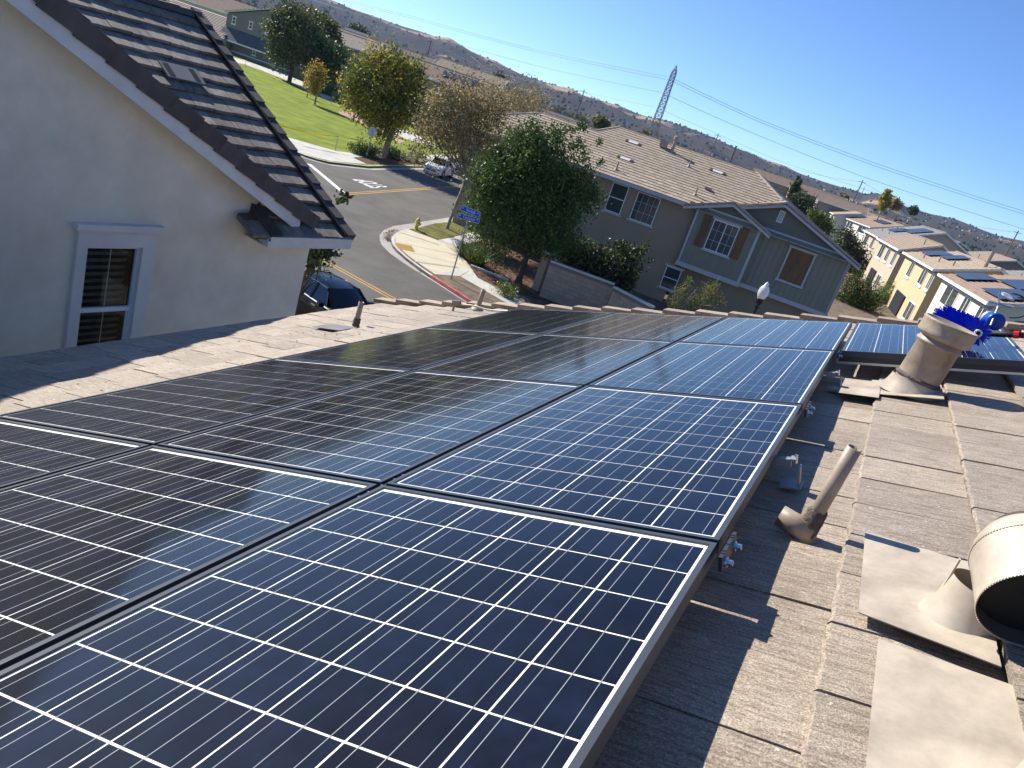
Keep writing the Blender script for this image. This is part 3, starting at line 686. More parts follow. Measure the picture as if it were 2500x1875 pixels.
# window
win = wmb(nb); t_ = .115
tl, tr_ = ns(187, 590)[0] - .01, ns(378, 590)[0]; tt = ns(187, 556)[1]
win.box(nw((tl + wl) / 2, (tt + wb - .2) / 2, .022), (wl - tl, tt - wb + .2, .045), (A_, U3, B_)); win.box(nw((tr_ + wr_) / 2, (tt + wb - .2) / 2, .022), (tr_ - wr_, tt - wb + .2, .045), (A_, U3, B_))
win.box(nw((wl + wr_) / 2, (tt + wt) / 2, .0215), (wr_ - wl, tt - wt, .044), (A_, U3, B_))
wt_o = win.build('window_surround', 'stucco_trim', nb)
b = wmb(nb); b.box(nw((tl + tr_) / 2, tt + .035, .05), (tr_ - tl + .10, .075, .10), (A_, U3, B_)); hc = b.build('window_head', 'stucco_trim', nb)
fr_ = MB(tuple(nb.location)); zm = (wt + wb) / 2; fw = .035
for s0 in (wl + fw / 2, wr_ - fw / 2): fr_.box(nw(s0, zm, -.045), (fw, wt - wb, .06), (A_, U3, B_))
fr_.box(nw((wl + wr_) / 2, wt - fw / 2, -.045), (wr_ - wl - 2 * fw, fw, .06), (A_, U3, B_)); fr_.box(nw((wl + wr_) / 2, wb + fw / 2, -.045), (wr_ - wl - 2 * fw, fw, .06), (A_, U3, B_))
zr_ = ns(262, 757)[1]; fr_.box(nw((wl + wr_) / 2, zr_, -.04), (wr_ - wl - 2 * fw, .055, .05), (A_, U3, B_))
fr_.box(nw(wr_ - fw - .012, (zr_ + wb) / 2, -.05), (.02, zr_ - wb, .03), (A_, U3, B_))
wf = fr_.build('window', 'vinyl', nb)
def wchild(mb_, name, m): o = mb_.build(name, m, wf); return o
for z0, z1 in ((zr_ + .027, wt - fw), (wb + fw, zr_ - .027)):
    g = wmb(nb); g.box(nw((wl + wr_) / 2, (z0 + z1) / 2, -.052), (wr_ - wl - 2 * fw, z1 - z0, .005), (A_, U3, B_)); wchild(g, 'pane', 'winpane_n' if 'winpane_n' in M else M.setdefault('winpane_n', pane_mat('neighbour_pane', .01, .85, 1.22)) and 'winpane_n')
    g = wmb(nb); g.box(nw((wl + wr_) / 2, (z0 + z1) / 2, -.057), (.010, z1 - z0, .003), (A_, U3, B_)); wchild(g, 'muntin', 'white')
nsl = 16
b = wmb(nb)
for k in range(nsl):
    z = wt - .05 - k * .088; 
    if z < wb: break
    b.box(nw((wl + wr_) / 2 - .03, z, -.13), (wr_ - wl - .12, .062, .008), (A_, U3 * .8 - B_ * .6 * 0 + B_ * .6, B_ * .8 - U3 * .6))
b.build('blind_slats', 'slat' if 'slat' in M else M.setdefault('slat', mat('shutter_slat', (.16, .21, .17), .6)) and 'slat', wf)
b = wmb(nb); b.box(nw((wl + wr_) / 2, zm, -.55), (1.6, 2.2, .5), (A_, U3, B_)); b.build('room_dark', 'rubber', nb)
# gable rake: white fascia then barge tiles
f0, f1_ = ns(30, -25, .3), ns(728, 540, .3)
b = wmb(nb)
def off_rake(s, dz): return rake_z(s) + dz
sA, sB = s_ap, ns(735, 535, .33)[0]
def rbar(b, s0, s1, dz0, dz1, o0, o1):
    V = [nw(s, off_rake(s, dz), o) for s in (s0, s1) for dz in (dz0, dz1) for o in (o0, o1)]
    b.add(V, [(0, 1, 3, 2), (4, 6, 7, 5), (0, 4, 5, 1), (2, 3, 7, 6), (0, 2, 6, 4), (1, 5, 7, 3)])
rbar(b, sA, sB, -.36, -.14, .30, .33)
b.build('fascia', 'fascia', nb)
b = wmb(nb); rbar(b, sA, sB, -.17, -.15, -.02, .30); b.build('soffit', 'stucco_n', nb)
# barge tiles stepping down the rake
L_r = (g2[0] - s_ap) / math.cos(pitch); step = .40; nbt = int(L_r / step) + 1; me = None
dr = A_ * math.cos(pitch) - U3 * math.sin(pitch); nr = A_ * math.sin(pitch) + U3 * math.cos(pitch)
po = np.array(nb.location)
for k in range(nbt):
    if me is None:
        b = MB(); b.box((.22, .0, -.085), (.46, .026, .20)); b.box((.22, -.085, -.0), (.46, .15, .026)); 
        for v in b.V: v[2] += (v[0]) * .06
        me = bpy.data.meshes.new('barge_tile'); me.from_pydata([tuple(v) for v in b.V], [], b.F); me.materials.append(M['n_barge']); me.update()
    e = nw(g2[0], rake_z(g2[0]), .352) - dr * step * (k + 1) - po
    o = bpy.data.objects.new('barge_tile', me); COL.objects.link(o); o.parent = nb
    o.matrix_local = Matrix(((dr[0], B_[0], nr[0], e[0]), (dr[1], B_[1], nr[1], e[1]), (dr[2], B_[2], nr[2], e[2]), (0, 0, 0, 1)))
# hidden back slopes of the gable (real roof over the gable room)
b = wmb(nb)
V = [nw(s_ap, rake_z(s_ap) - .05, .3), nw(g2[0], rake_z(g2[0]) - .05, .3), nw(g2[0], rake_z(g2[0]) - .05, -.6), nw(s_ap, rake_z(s_ap) - .05, -5.)]
b.quad(*V); V = [nw(s_ap, rake_z(s_ap) - .05, .3), nw(s_ap, rake_z(s_ap) - .05, -5.), nw(-9, wall_top(-9) + .2, -5), nw(-9, wall_top(-9) + .2, .3)]; b.quad(*V)
b.build('gable_slope', 'n_tile', nb)
# slope facing us (eave parallel to wall)
eo = .5; pf = math.radians(27.5); upv = -B_ * math.cos(pf) + U3 * math.sin(pf)
ec = ns(862, 578, .5); el = ns(612, 520, .5)
zt = z_eave + .03
org = nw(0, zt, .52); s_r = ec[0] - .16; LF = 5.0
# valley with the gable slope: z on gable slope = rake_z(s)-.05 ; z on this slope = zt + v sin
def vv(s): return max(0.02, (rake_z(s) - .05 - zt) / math.sin(pf))
sl0 = ns(640, 560, .5)[0]
poly = [(sl0, 0), (s_r, 0), (s_r, LF), (g2[0] - (LF * math.sin(pf) + zt - rake_z(g2[0])) / math.tan(pitch) - 1.2, LF), (sl0 - .75, .55), (sl0 - .3, .0)]
poly = [(sl0 - .02, 0), (s_r + .13, 0), (s_r + .13, LF), (1.2, LF), (g2[0] - .95, .95), (g2[0] - .55, .5), (sl0 - .12, .42)]
slope(nb, org, A_, upv, poly, ex=.357, tw=.31, th=.046, material='n_tile', nparts=230, jag=.012, name='roof_tile')
# right rake barge tiles
me = None; nF = np.cross(A_, upv); nF = nF if nF[2] > 0 else -nF
for k in range(14):
    if me is None:
        b = MB(); b.box((.0, .22, -.0), (.17, .44, .03)); b.box((.075, .22, -.075), (.026, .44, .15))
        for v in b.V: v[2] -= v[1] * .075
        me = bpy.data.meshes.new('barge_tile'); me.from_pydata([tuple(v) for v in b.V], [], b.F); me.materials.append(M['n_barge']); me.update()
    e = org + A_ * (s_r + .075) + upv * (.357 * k - .01) + nF * .045 - po
    o = bpy.data.objects.new('barge_tile', me); COL.objects.link(o); o.parent = nb
    o.matrix_local = Matrix(((A_[0], upv[0], nF[0], e[0]), (A_[1], upv[1], nF[1], e[1]), (A_[2], upv[2], nF[2], e[2]), (0, 0, 0, 1)))
b = wmb(nb); b.bar(org + A_ * (s_r - .035) + nF * .02, org + A_ * (s_r - .035) + upv * LF + nF * .03, .03, .05); b.build('rake_strip', 'rubber', nb)  # black bar along the seam between field tiles and barge tiles
# vented tile pair (pale O'Hagin style low vent)
vt = org + A_ * (ns(455, 170, .0)[0] * 0) ; n_ = nF
pv = on_plane(445, 178, org + nF * .03, nF); b = wmb(nb)
cc = pv; b.box(cc, (.62, .33, .022), (A_, upv, nF)); b.build('tile_vent', 'ntvent' if 'ntvent' in M else M.setdefault('ntvent', mat('tile_vent', (.20, .19, .18), .6)) and 'ntvent', nb)
b = wmb(nb)
for q in (-.22, .20): b.box(cc + A_ * q + nF * .012, (.09, .26, .006), (A_, upv, nF))
b.build('vent_slot', 'rubber', nb)
# eave gutter and return
gl = ns(655, 590, .52)[0]; gr = ec[0] - .02
b = wmb(nb); b.box(nw((gl + gr) / 2, z_eave - .075, .50), (gr - gl, .15, .05), (A_, U3, B_)); b.box(nw((gl + gr) / 2, z_eave - .01, .52), (gr - gl, .03, .06), (A_, U3, B_))
b.build('gutter', 'fascia', nb)
rl = ns(608, 523)[0]; b = wmb(nb)
b.add([nw(rl, z_eave + .10, .0), nw(gl, z_eave, .52), nw(gl, z_eave - .15, .52), nw(rl, z_eave - .08, .0), nw(rl + .03, z_eave + .10, .0), nw(gl + .03, z_eave, .52), nw(gl + .03, z_eave - .15, .52), nw(rl + .03, z_eave - .08, .0)],
      [(0, 1, 2, 3), (7, 6, 5, 4), (0, 4, 5, 1), (3, 2, 6, 7), (0, 3, 7, 4), (1, 5, 6, 2)]); b.build('return_fascia', 'fascia', nb)
b = wmb(nb); tp = ns(612, 470)
V = [nw(rl - .02, z_eave + .10, .01), nw(gl + .0, z_eave + .015, .54), nw(gl + .22, z_eave + .04, .54), nw(gl + .28, z_eave + .26, .0), nw(rl - .0, z_eave + .30, .01)]
b.add(V + [v + U3 * -.03 for v in V], [(0, 1, 2, 3, 4), (9, 8, 7, 6, 5), (0, 5, 6, 1), (1, 6, 7, 2)])
b.add([nw(rl - .02, z_eave + .13, .01), nw(gl, z_eave + .045, .56), nw(gl + .11, z_eave + .06, .56), nw(rl + .12, z_eave + .33, .01), nw(rl - .02, z_eave + .06, .01), nw(gl, z_eave - .06, .56)], [(0, 1, 2, 3), (4, 5, 1, 0)])
b.build('return_tiles', 'n_barge', nb)
b = wmb(nb); b.box(nw((gl + gr) / 2, z_eave - .155, .25), (gr - gl - .05, .02, .48), (A_, U3, B_)); b.build('eave_soffit', 'stucco_n', nb)
# ridge at the top
rt_ = org + upv * LF
ridge_caps(nb, rt_ + A_ * (s_r + .1), rt_ + A_ * (-2.0), 'n_barge', .4, .30, .10)
b = wmb(nb); b.quad(rt_ + A_ * -3, rt_ + A_ * s_r, rt_ + A_ * s_r - B_ * 4.5 - U3 * 2.3, rt_ + A_ * -3 - B_ * 4.5 - U3 * 2.3); b.build('back_slope', 'n_tile', nb)

# ================================================================== WINDOWS for the farther houses
def window(parent, P, u, n, w, h, frame=.05, trim=.0, sill=.10, head=0, mull=0, rail=True, m_frame='white', grid=None, proud=.03, m_sill='g_trim', split=None):
    """P lower left corner on the wall; u along wall; n outward"""
    P = np.array(P, float); u = np.array(u); n = np.array(n); po = np.array(parent.location); AX = (u, U3, n)
    f = MB(po); c = P + u * w / 2 + U3 * h / 2
    f.box(P + u * frame / 2 + U3 * h / 2 + n * proud, (frame, h, .05), AX); f.box(P + u * (w - frame / 2) + U3 * h / 2 + n * proud, (frame, h, .05), AX)
    f.box(P + u * w / 2 + U3 * (h - frame / 2) + n * proud, (w - 2 * frame, frame, .05), AX); f.box(P + u * w / 2 + U3 * frame / 2 + n * proud, (w - 2 * frame, frame, .05), AX)
    if rail: f.box(c + n * proud, (w - 2 * frame, frame, .04), AX)
    if split: f.box(c + n * proud, (frame, h - 2 * frame, .04), AX)
    o = f.build('window', m_frame, parent)
    g = MB(po)
    g.box(c + n * .012, (w - 2 * frame, h - 2 * frame, .008), AX); g.build('pane', 'winglass', o)
    if grid:
        b = MB(po)
        for i in range(1, grid[0]): b.box(P + u * (w * i / grid[0]) + U3 * h / 2 + n * .020, (.011, h - 2 * frame, .008), AX)
        for j in range(1, grid[1]): b.box(P + u * w / 2 + U3 * (h * j / grid[1]) + n * .020, (w - 2 * frame, .011, .008), AX)
        b.build('muntin', m_frame, o)
    if sill:
        b = MB(po); b.box(P + u * w / 2 - U3 * sill / 2 + n * .05, (w + .25, sill, .10), AX); b.build('window_sill', m_sill, parent)
    if head:
        b = MB(po); b.box(P + u * w / 2 + U3 * (h + head / 2) + n * .04, (w + .25, head, .08), AX); b.build('window_head', m_sill, parent)
    return o

# ================================================================== GREY-TAN HOUSE (centre right)
an = math.radians(10); gu = np.array([math.cos(an), math.sin(an), 0]); gv = np.array([-math.sin(an), math.cos(an), 0]); gn = -gv
gO = gp(*z3(1075, 825), -2.5)
def gw(s, z, d=0.0): return gO * [1, 1, 0] + gu * s + U3 * z + gn * d        # d>0 towards us
gh = thing('tan_house', 'tan stucco and sage board house with brown shutters behind the big dark tree', 'house', tuple(gw(0, GZ)))
ze = -2.5; zg = GZ
back = 13.0; sL, sR = -13.5, 9.1
b = wmb(gh)
b.add([gw(sL, zg, -.3), gw(.46, zg, -.3), gw(.46, ze, -.3), gw(sL, ze, -.3), gw(sL, zg, -back), gw(sL, ze, -back)], [(0, 1, 2, 3), (4, 0, 3, 5)])
b.box(gw(4.75, (-5.9 + zg) / 2, -.95), (8.3, -5.9 - zg, .3), (gu, U3, gn))
b.quad(gw(sR, zg, -.2), gw(sR, zg, -back), gw(sR, ze, -back), gw(sR, ze, -.2)); b.quad(gw(sR, zg, -back), gw(sL, zg, -back), gw(sL, ze, -back), gw(sR, ze, -back))
b.build('wall', 'g_stucco', gh)
# board and batten upper storey: bay (s .45..4.0, proud) and right part
def boards(s0, s1, z0, z1, d, stepb=.30):
    n = int(round((s1 - s0) / stepb)); w = (s1 - s0) / n; me = None
    for i in range(n):
        b = wmb(gh); b.box(gw(s0 + w * (i + .5), (z0 + z1) / 2, d - .02), (w - .03, z1 - z0, .04), (gu, U3, gn)); b.build('board', 'g_board', gh)
        if i: b = wmb(gh); b.box(gw(s0 + w * i, (z0 + z1) / 2, d + .012), (.05, z1 - z0, .05), (gu, U3, gn)); b.build('batten', 'g_board', gh)
boards(.52, 3.98, -5.68, -2.42, .0)
boards(4.1, 9.04, -5.68, -2.42, -.32)
b = wmb(gh); b.box(gw(2.25, -4.1, -.16), (3.6, 3.4, .22), (gu, U3, gn)); b.box(gw(6.55, -4.1, -.50), (5.1, 3.4, .26), (gu, U3, gn)); b.build('wall_core', 'g_siding', gh)
tr = wmb(gh)
def trim(s0, s1, z0, z1, d, t=.03):
    b = wmb(gh); b.box(gw((s0 + s1) / 2, (z0 + z1) / 2, d + t / 2), (s1 - s0, z1 - z0, t + .02), (gu, U3, gn)); return b.build('trim_board', 'g_trim', gh)
trim(.40, .52, -5.66, -2.45, .02); trim(3.94, 4.10, -5.66, -2.45, .02); trim(9.02, 9.16, -5.66, -2.45, -.30)
trim(.35, 4.12, -5.92, -5.66, .035, .05); trim(4.12, 9.2, -5.90, -5.66, -.29, .05)
trim(.95, 3.65, -2.46, -2.36, .04); trim(4.15, 8.9, -2.48, -2.38, -.28)
# gable infill (horizontal siding) small and large
def gable_fill(s0, s1, sa, za, z0, d):
    b = wmb(gh); b.add([gw(s0, z0, d), gw(s1, z0, d), gw(sa, za, d), gw(s0, z0, d - .1), gw(s1, z0, d - .1), gw(sa, za, d - .1)], [(0, 1, 2), (5, 4, 3), (0, 3, 4, 1), (1, 4, 5, 2), (2, 5, 3, 0)]); b.build('gable_panel', 'g_siding', gh)
    k = int((za - z0) / .12)
    for i in range(k):
        z = z0 + .12 * i; f = (z - z0) / (za - z0); a0 = s0 + (sa - s0) * f + .06; a1 = s1 + (sa - s1) * f - .06
        if a1 - a0 < .2: continue
        b = wmb(gh); b.add([gw(a0, z + .11, d + .005), gw(a1, z + .11, d + .005), gw(a1, z, d + .022), gw(a0, z, d + .022), gw(a1, z, d), gw(a0, z, d)], [(0, 3, 2, 1), (3, 5, 4, 2)]); b.build('siding_board', 'g_siding', gh)
gable_fill(.25, 4.15, 2.19, -1.80, -2.42, .0)
gable_fill(.3, 9.2, 4.74, -.95, -2.42, -.33)
# rakes with fascia, small gable and large gable
def rake(s0, z0, s1, z1, d, tag_='rake_board', tiles=True):
    b = wmb(gh); V = []
    for s, z in ((s0, z0), (s1, z1)):
        for dz in (-.24, -.02):
            for o in (d, d - .05): V.append(gw(s, z + dz, o))
    b.add(V, [(0, 1, 3, 2)[::-1], (4, 6, 7, 5)[::-1], (0, 4, 5, 1)[::-1], (2, 3, 7, 6)[::-1], (0, 2, 6, 4)[::-1], (1, 5, 7, 3)[::-1]]); b.build(tag_, 'g_trim', gh)
    b = wmb(gh); V = []
    for s, z in ((s0, z0), (s1, z1)):
        for dz in (-.03, .06):
            for o in (d + .03, d - .14): V.append(gw(s, z + dz, o))
    b.add(V, [(0, 1, 3, 2)[::-1], (4, 6, 7, 5)[::-1], (0, 4, 5, 1)[::-1], (2, 3, 7, 6)[::-1], (0, 2, 6, 4)[::-1], (1, 5, 7, 3)[::-1]]); b.build('rake_tile', 'g_cap', gh)
ov = .42
rake(-.35, -2.62, 2.19, -1.66, ov); rake(2.19, -1.66, 4.62, -2.62, ov)
rake(2.4, -1.74, 4.74, -.82, .10); rake(4.74, -.82, 9.62, -2.66, .10)
pg = math.atan2(.95, 2.45); tp = math.atan2(1.84, 4.88)
# gable slopes
def gslope(sa, za, se, zee, d0, d1, side, nparts=0):
    L = math.hypot(se - sa, za - zee); upd = (gu * (sa - se) + U3 * (za - zee)) / L
    slope(gh, gw(se, zee, d0), gn * (1 if side < 0 else 1), upd, [(-d0 * 0 - (d0 - d1), 0), (0, 0), (0, L), (-(d0 - d1), L)], ex=.36, tw=.33, material='g_tile', nparts=nparts, seed=5)
gslope(2.19, -1.66, 4.6, -2.61, ov, -2.2, 1); gslope(2.19, -1.66, -.33, -2.61, ov, -2.2, -1)
gslope(4.74, -.82, 9.6, -2.65, .10, -back - .4, 1); gslope(4.74, -.82, 2.4, -1.74, .10, -4.2, -1)
# main front slope
pm_ = math.atan2(2.72, 7.3); upm = -gn * math.cos(pm_) + U3 * math.sin(pm_); Lm = 7.78
poly = [(-13.9, 0), (.0, 0), (2.35, .05), (4.75, 4.45), (2.55, Lm), (-6.5, Lm), (-7.2, Lm - .9), (-7.5, Lm - 1.85), (-10.6, Lm - 1.85), (-13.9, 1.2)]
poly = [(-13.9, 0), (-.3, 0), (2.19, 1.9), (4.74, 4.6), (2.6, Lm), (-6.6, Lm), (-7.6, 5.85), (-11.2, 5.85), (-13.9, 2.5)]
slope(gh, gw(0, -2.47, .35), gu, upm, poly, ex=.375, tw=.345, th=.03, material='g_tile', nparts=295, seed=9, prio=lambda p: 0 if True else 0)
def fs(s, v): return gw(0, -2.47, .35) + gu * s + upm * v
ridge_caps(gh, fs(-6.6, Lm), fs(2.6, Lm)); ridge_caps(gh, fs(2.6, Lm), fs(4.74, 4.6)); ridge_caps(gh, fs(-7.6, 5.85), fs(-6.6, Lm)); ridge_caps(gh, fs(-11.2, 5.85), fs(-7.6, 5.85)); ridge_caps(gh, fs(-13.9, 2.5), fs(-11.2, 5.85))
ridge_caps(gh, fs(4.74, 4.6), gw(4.74, -.75, .1)); 
bl = gw(9.6, -2.65, -back - .4); ridge_caps(gh, bl, fs(2.6, Lm))
b = wmb(gh); r0, r1 = fs(-6.6, Lm), fs(2.6, Lm); b.quad(r1, r0, gw(-6.6, -2.5, -back - .4), bl); b.quad(fs(-11.2, 5.85), fs(-13.9, 2.5), gw(-13.9, -2.5, -back), gw(-7, -1.2, -back * .7))
b.add([r1, fs(4.74, 4.6), gw(4.74, -.82, -back * .6), bl], [(0, 1, 2), (0, 2, 3)])
b.build('back_slope', 'g_tile', gh)
b = wmb(gh); b.box(gw(-7.1, -2.6, .33), (13.6, .19, .05), (gu, U3, gn)); b.build('gutter', 'g_trim', gh)
b = wmb(gh); b.box(gw(-7.1, -2.69, .0), (13.6, .03, .64), (gu, U3, gn)); b.box(gw(4.7, -2.66, -.0), (9.0, .02, .5), (gu, U3, gn)); b.build('soffit', 'g_trim', gh)
# windows
window(gh, gw(-4.66, -4.42, -.3), gu, gn, .98, 1.66); window(gh, gw(-3.1, -4.42, -.3), gu, gn, 1.38, 1.62, rail=False, grid=(4, 3))
window(gh, gw(-.06, -7.48, -.3), gu, gn, .93, 1.30, head=.11)
window(gh, gw(1.50, -4.55, .03), gu, gn, 1.46, 1.72, head=.13, rail=False, split=True, grid=(4, 3))
def shutter(s0, s1, z0, z1, d, name='shutter', zb=True):
    w = s1 - s0; h = z1 - z0; n = 4; root = None
    b = wmb(gh); b.box(gw((s0 + s1) / 2, (z0 + z1) / 2, d), (w - .01, h - .01, .02), (gu, U3, gn)); root = b.build(name, 'shutter', gh)
    for i in range(n): b = wmb(gh); b.box(gw(s0 + w * (i + .5) / n, (z0 + z1) / 2, d + .018), (w / n - .012, h, .02), (gu, U3, gn)); b.build('plank', 'shutter', root)
    for z in (z0 + .14, z1 - .14): b = wmb(gh); b.box(gw((s0 + s1) / 2, z, d + .038), (w, .13, .02), (gu, U3, gn)); b.build('rail', 'shutter', root)
    return root, w, h
def diag(root, s0, z0, s1, z1, d): b = wmb(gh); p, q = gw(s0, z0, d + .038), gw(s1, z1, d + .038); b.bar(p, q, .02, .11, gn) if False else b.bar(p, q, .11, .02, gn); b.build('brace', 'shutter', root)
r_, w, h = shutter(.92, 1.40, -4.56, -2.76, .03); diag(r_, .98, -4.36, 1.34, -2.96, .03)
r_, w, h = shutter(3.03, 3.52, -4.56, -2.76, .03); diag(r_, 3.46, -4.36, 3.09, -2.96, .03)
r_, w, h = shutter(5.95, 7.23, -4.74, -2.94, -.30, 'barn_shutter'); diag(r_, 6.0, -4.55, 6.58, -3.12, -.30); diag(r_, 7.18, -4.55, 6.6, -3.12, -.30); diag(r_, 6.3, -4.6, 6.59, -3.5, -.297)
for a in ((5.85, 5.95, -4.84, -2.84), (7.23, 7.33, -4.84, -2.84)): trim(a[0], a[1], a[2], a[3], -.28, .05)
trim(5.8, 7.38, -2.94, -2.82, -.27, .06); trim(5.8, 7.38, -4.86, -4.74, -.27, .06)
# louvred gable vent
b = wmb(gh); 
for (s0, s1, z0, z1) in ((4.60, 4.64, -1.92, -1.27), (4.88, 4.92, -1.92, -1.27), (4.64, 4.88, -1.31, -1.27), (4.64, 4.88, -1.92, -1.88)): b.box(gw((s0 + s1) / 2, (z0 + z1) / 2, -.29), (s1 - s0, z1 - z0, .05), (gu, U3, gn))
lv = b.build('gable_vent', 'white', gh)
for k in range(7): b = wmb(gh); b.box(gw(4.76, -1.84 + k * .085, -.295), (.24, .05, .015), (gu, U3 * .9 - gn * .4, gn * .9 + U3 * .4)); b.build('louvre', 'white', lv)
# roof vents on that roof
Nm = np.cross(gu, upm); Nm = Nm if Nm[2] > 0 else -Nm
def rp(px, py): return on_plane(px, py, fs(0, 0), Nm)
def rvent(px, py, kind, label):
    p = rp(px, py); t = thing('roof_vent' if kind != 'pipe' else 'vent_pipe', label, 'roof vent', tuple(p), 'vents on the tan house roof')
    b = MB()
    if kind == 'flue': b.tube([(0, 0, -.1), (0, 0, .75)], .10, 12); b.lathe([(.16, .72), (.17, .76), (.17, .92), (.12, .96)], (0, 0, 0), 14); b.build('pipe', 'ventpaint', t)
    elif kind == 'box': b.box((0, 0, .12), (.42, .36, .26)); b.box((0, 0, .34), (.50, .44, .16)); b.build('cowl', 'ventpaint', t)
    elif kind == 'pipe': b.tube([(0, 0, -.1), (0, 0, .42)], .045, 10); b.lathe([(.13, 0), (.05, .14)], (0, 0, -.04), 12); b.build('pipe', 'ventpaint', t)
    else: b.box((0, 0, .06), (.36, .30, .14)); b.build('cowl', 'ventpaint', t)
rvent(*z3(940, 470), 'flue', 'tall capped flue on the tan house roof near the ridge'); rvent(*z3(880, 440), 'box', 'boxy brown roof vent left of the tall flue')
rvent(*z3(565, 590), 'pipe', 'short pipe above the left window of the tan house'); rvent(*z3(1055, 570), 'pipe', 'short pipe at mid slope of the tan house roof')
rvent(*z3(1185, 725), 'low', 'low square cowl on the lower tan roof'); rvent(*z3(1098, 762), 'pipe', 'short pipe close to the gutter of the tan house')
for (x, y) in ((680, 410), (625, 520), (1250, 608)):
    p = rp(*z3(x, y)); b = wmb(gh)
    for q in (-.42, .42): b.box(p + gu * q + Nm * .02, (.16, .30, .05), (gu, upm, Nm))
    b.build('tile_vent', 'bark_d', gh); b = wmb(gh); b.box(p + Nm * .02, (.6, .3, .03), (gu, upm, Nm)); b.build('vent_tile', 'fascia', gh)

# ================================================================== GROUND, STREETS, PAVEMENTS
def struct(name, b, m, kind='structure'): o = b.build(name, m); o['kind'] = kind; return o
def flat(name, poly, z, m, kind='structure'):
    n = len(poly); o = mesh_obj(name, [(p[0], p[1], z) for p in poly], [tuple(range(n))], M[m]); 
    if o.data.polygons[0].normal.z < 0: o.data.flip_normals()
    o['kind'] = kind; return o
b = MB(); nG = 40; rr_ = [0, 60, 140, 300, 700, 1500, 3000, 7000]; V = []; Fc = []
for i, r in enumerate(rr_):
    for k in range(nG):
        t = 2 * math.pi * k / nG; V.append((r * math.sin(t) + 0, r * math.cos(t), GZ - .16))
for i in range(len(rr_) - 1):
    for k in range(nG):
        a, c = i * nG + k, i * nG + (k + 1) % nG; Fc.append((a, a + nG, c + nG, c))
g = mesh_obj('ground', V, Fc, M['land']); g['kind'] = 'structure'
E1 = np.array([math.cos(math.radians(-12.6)), math.sin(math.radians(-12.6)), 0]); E2 = np.array([-E1[1], E1[0], 0])   # along / across the main street
def P2(*pts, z=GZ): return [tuple(gp(*p, z)[:2]) for p in pts]
CT = GZ + .13
gut = P2(*[zc(*q) for q in ((1400, 285), (1000, 345), (700, 395), (380, 440), (230, 500), (165, 580), (165, 650), (200, 730), (320, 850), (500, 980), (700, 1110), (1000, 1290), (1400, 1550))])
curb = P2(*[zc(*q) for q in ((1400, 330), (1150, 370), (750, 460), (560, 492), (440, 530), (350, 600), (340, 650), (360, 720), (430, 800), (560, 915), (760, 1065), (930, 1180), (1500, 1545))], z=CT)
cs = np.array([-.20, .98])      # cross street direction
def ext(p, d, L): return (p[0] + d[0] * L, p[1] + d[1] * L)
dE = (float(E1[0]), float(E1[1]))
gutL = [ext(gut[0], (-.185, .983), 70)] + gut + [ext(gut[-1], dE, 90)]
curbL = [ext(curb[0], (-.185, .983), 70)] + curb + [ext(curb[-1], dE, 90)]
# asphalt covers both streets
yN = 19.6
road = [ext((-14.6, 27.8), dE, 95), ext((-14.6, 18.6), dE, 95), (-14.6, 18.6), ext((-14.6, 18.6), dE, -75), ext((-14.6, 18.6), dE, -75)]
R0 = np.array([-14.6, 23.6]); e1 = np.array(dE); e2 = np.array([-e1[1], e1[0]])
rd = [tuple(R0 + e1 * 95 + e2 * 6), tuple(R0 + e1 * 95 - e2 * 5), tuple(R0 - e1 * 85 - e2 * 5), tuple(R0 - e1 * 85 + e2 * 7.5), (-41.5, 44), (-41, 52), (-56, 130), (-42, 130), (-25, 46), (-19, 30)]
flat('road', rd, GZ, 'asphalt')
# NE corner island (tan house block)
isl = curbL + [(95, 60), (95, 120), (-36, 120)]
b = MB(); b.prism(isl, GZ - .3, CT); struct('corner_verge', b, 'dirt')
def strip(name, A, B, z0, z1, m, kind='structure'):
    b = MB(); n = len(A); V = [(p[0], p[1], z1) for p in A] + [(p[0], p[1], z1) for p in B] + [(p[0], p[1], z0) for p in A]
    Fc = [(i, i + 1, n + i + 1, n + i) for i in range(n - 1)] + [(i + 1, i, 2 * n + i, 2 * n + i + 1) for i in range(n - 1)]
    b.add(V, Fc); o = b.build(name, m); o['kind'] = kind
    bm = bmesh.new(); bm.from_mesh(o.data); bmesh.ops.recalc_face_normals(bm, faces=bm.faces); bm.to_mesh(o.data); bm.free(); return o
inset = lambda P, d: [tuple(np.array(P[i]) + d * nrm2(P, i)) for i in range(len(P))]
def nrm2(P, i):
    a = np.array(P[max(i - 1, 0)]); c = np.array(P[min(i + 1, len(P) - 1)]); d = (c - a) / np.linalg.norm(c - a); return np.array([-d[1], d[0]])
strip('gutter_pan', gutL, curbL, GZ - .1, GZ + .004, 'gutter')
ci = inset(curbL, .16)
strip('kerb', curbL, ci, GZ - .1, CT + .006, 'concrete')
k0 = 12
strip('red_kerb', inset(curbL[k0:k0 + 3], -.004), inset(curbL[k0:k0 + 3], .164), GZ - .02, CT + .010, 'red_curb')
def Z(pts, z=CT): return P2(*[zc(*q) for q in pts], z=z)
flat('corner_apron', Z([(560, 500), (640, 495), (1030, 650), (1310, 750), (1420, 910), (1520, 1050), (1370, 1195), (985, 1160), (930, 1120), (780, 1020), (600, 890), (470, 780), (400, 690), (400, 600), (460, 535)]), CT + .004, 'concrete_y')
flat('pavement', Z([(1030, 650), (1240, 615), (1640, 515), (1500, 440), (1290, 360), (1500, 300), (1900, 260), (2100, 500), (1750, 640), (1310, 760)]), CT + .008, 'concrete')
far1 = ext(Z([(1640, 515)])[0], (-.185, .983), 60); far2 = ext(Z([(1900, 560)])[0], (-.185, .983), 60)
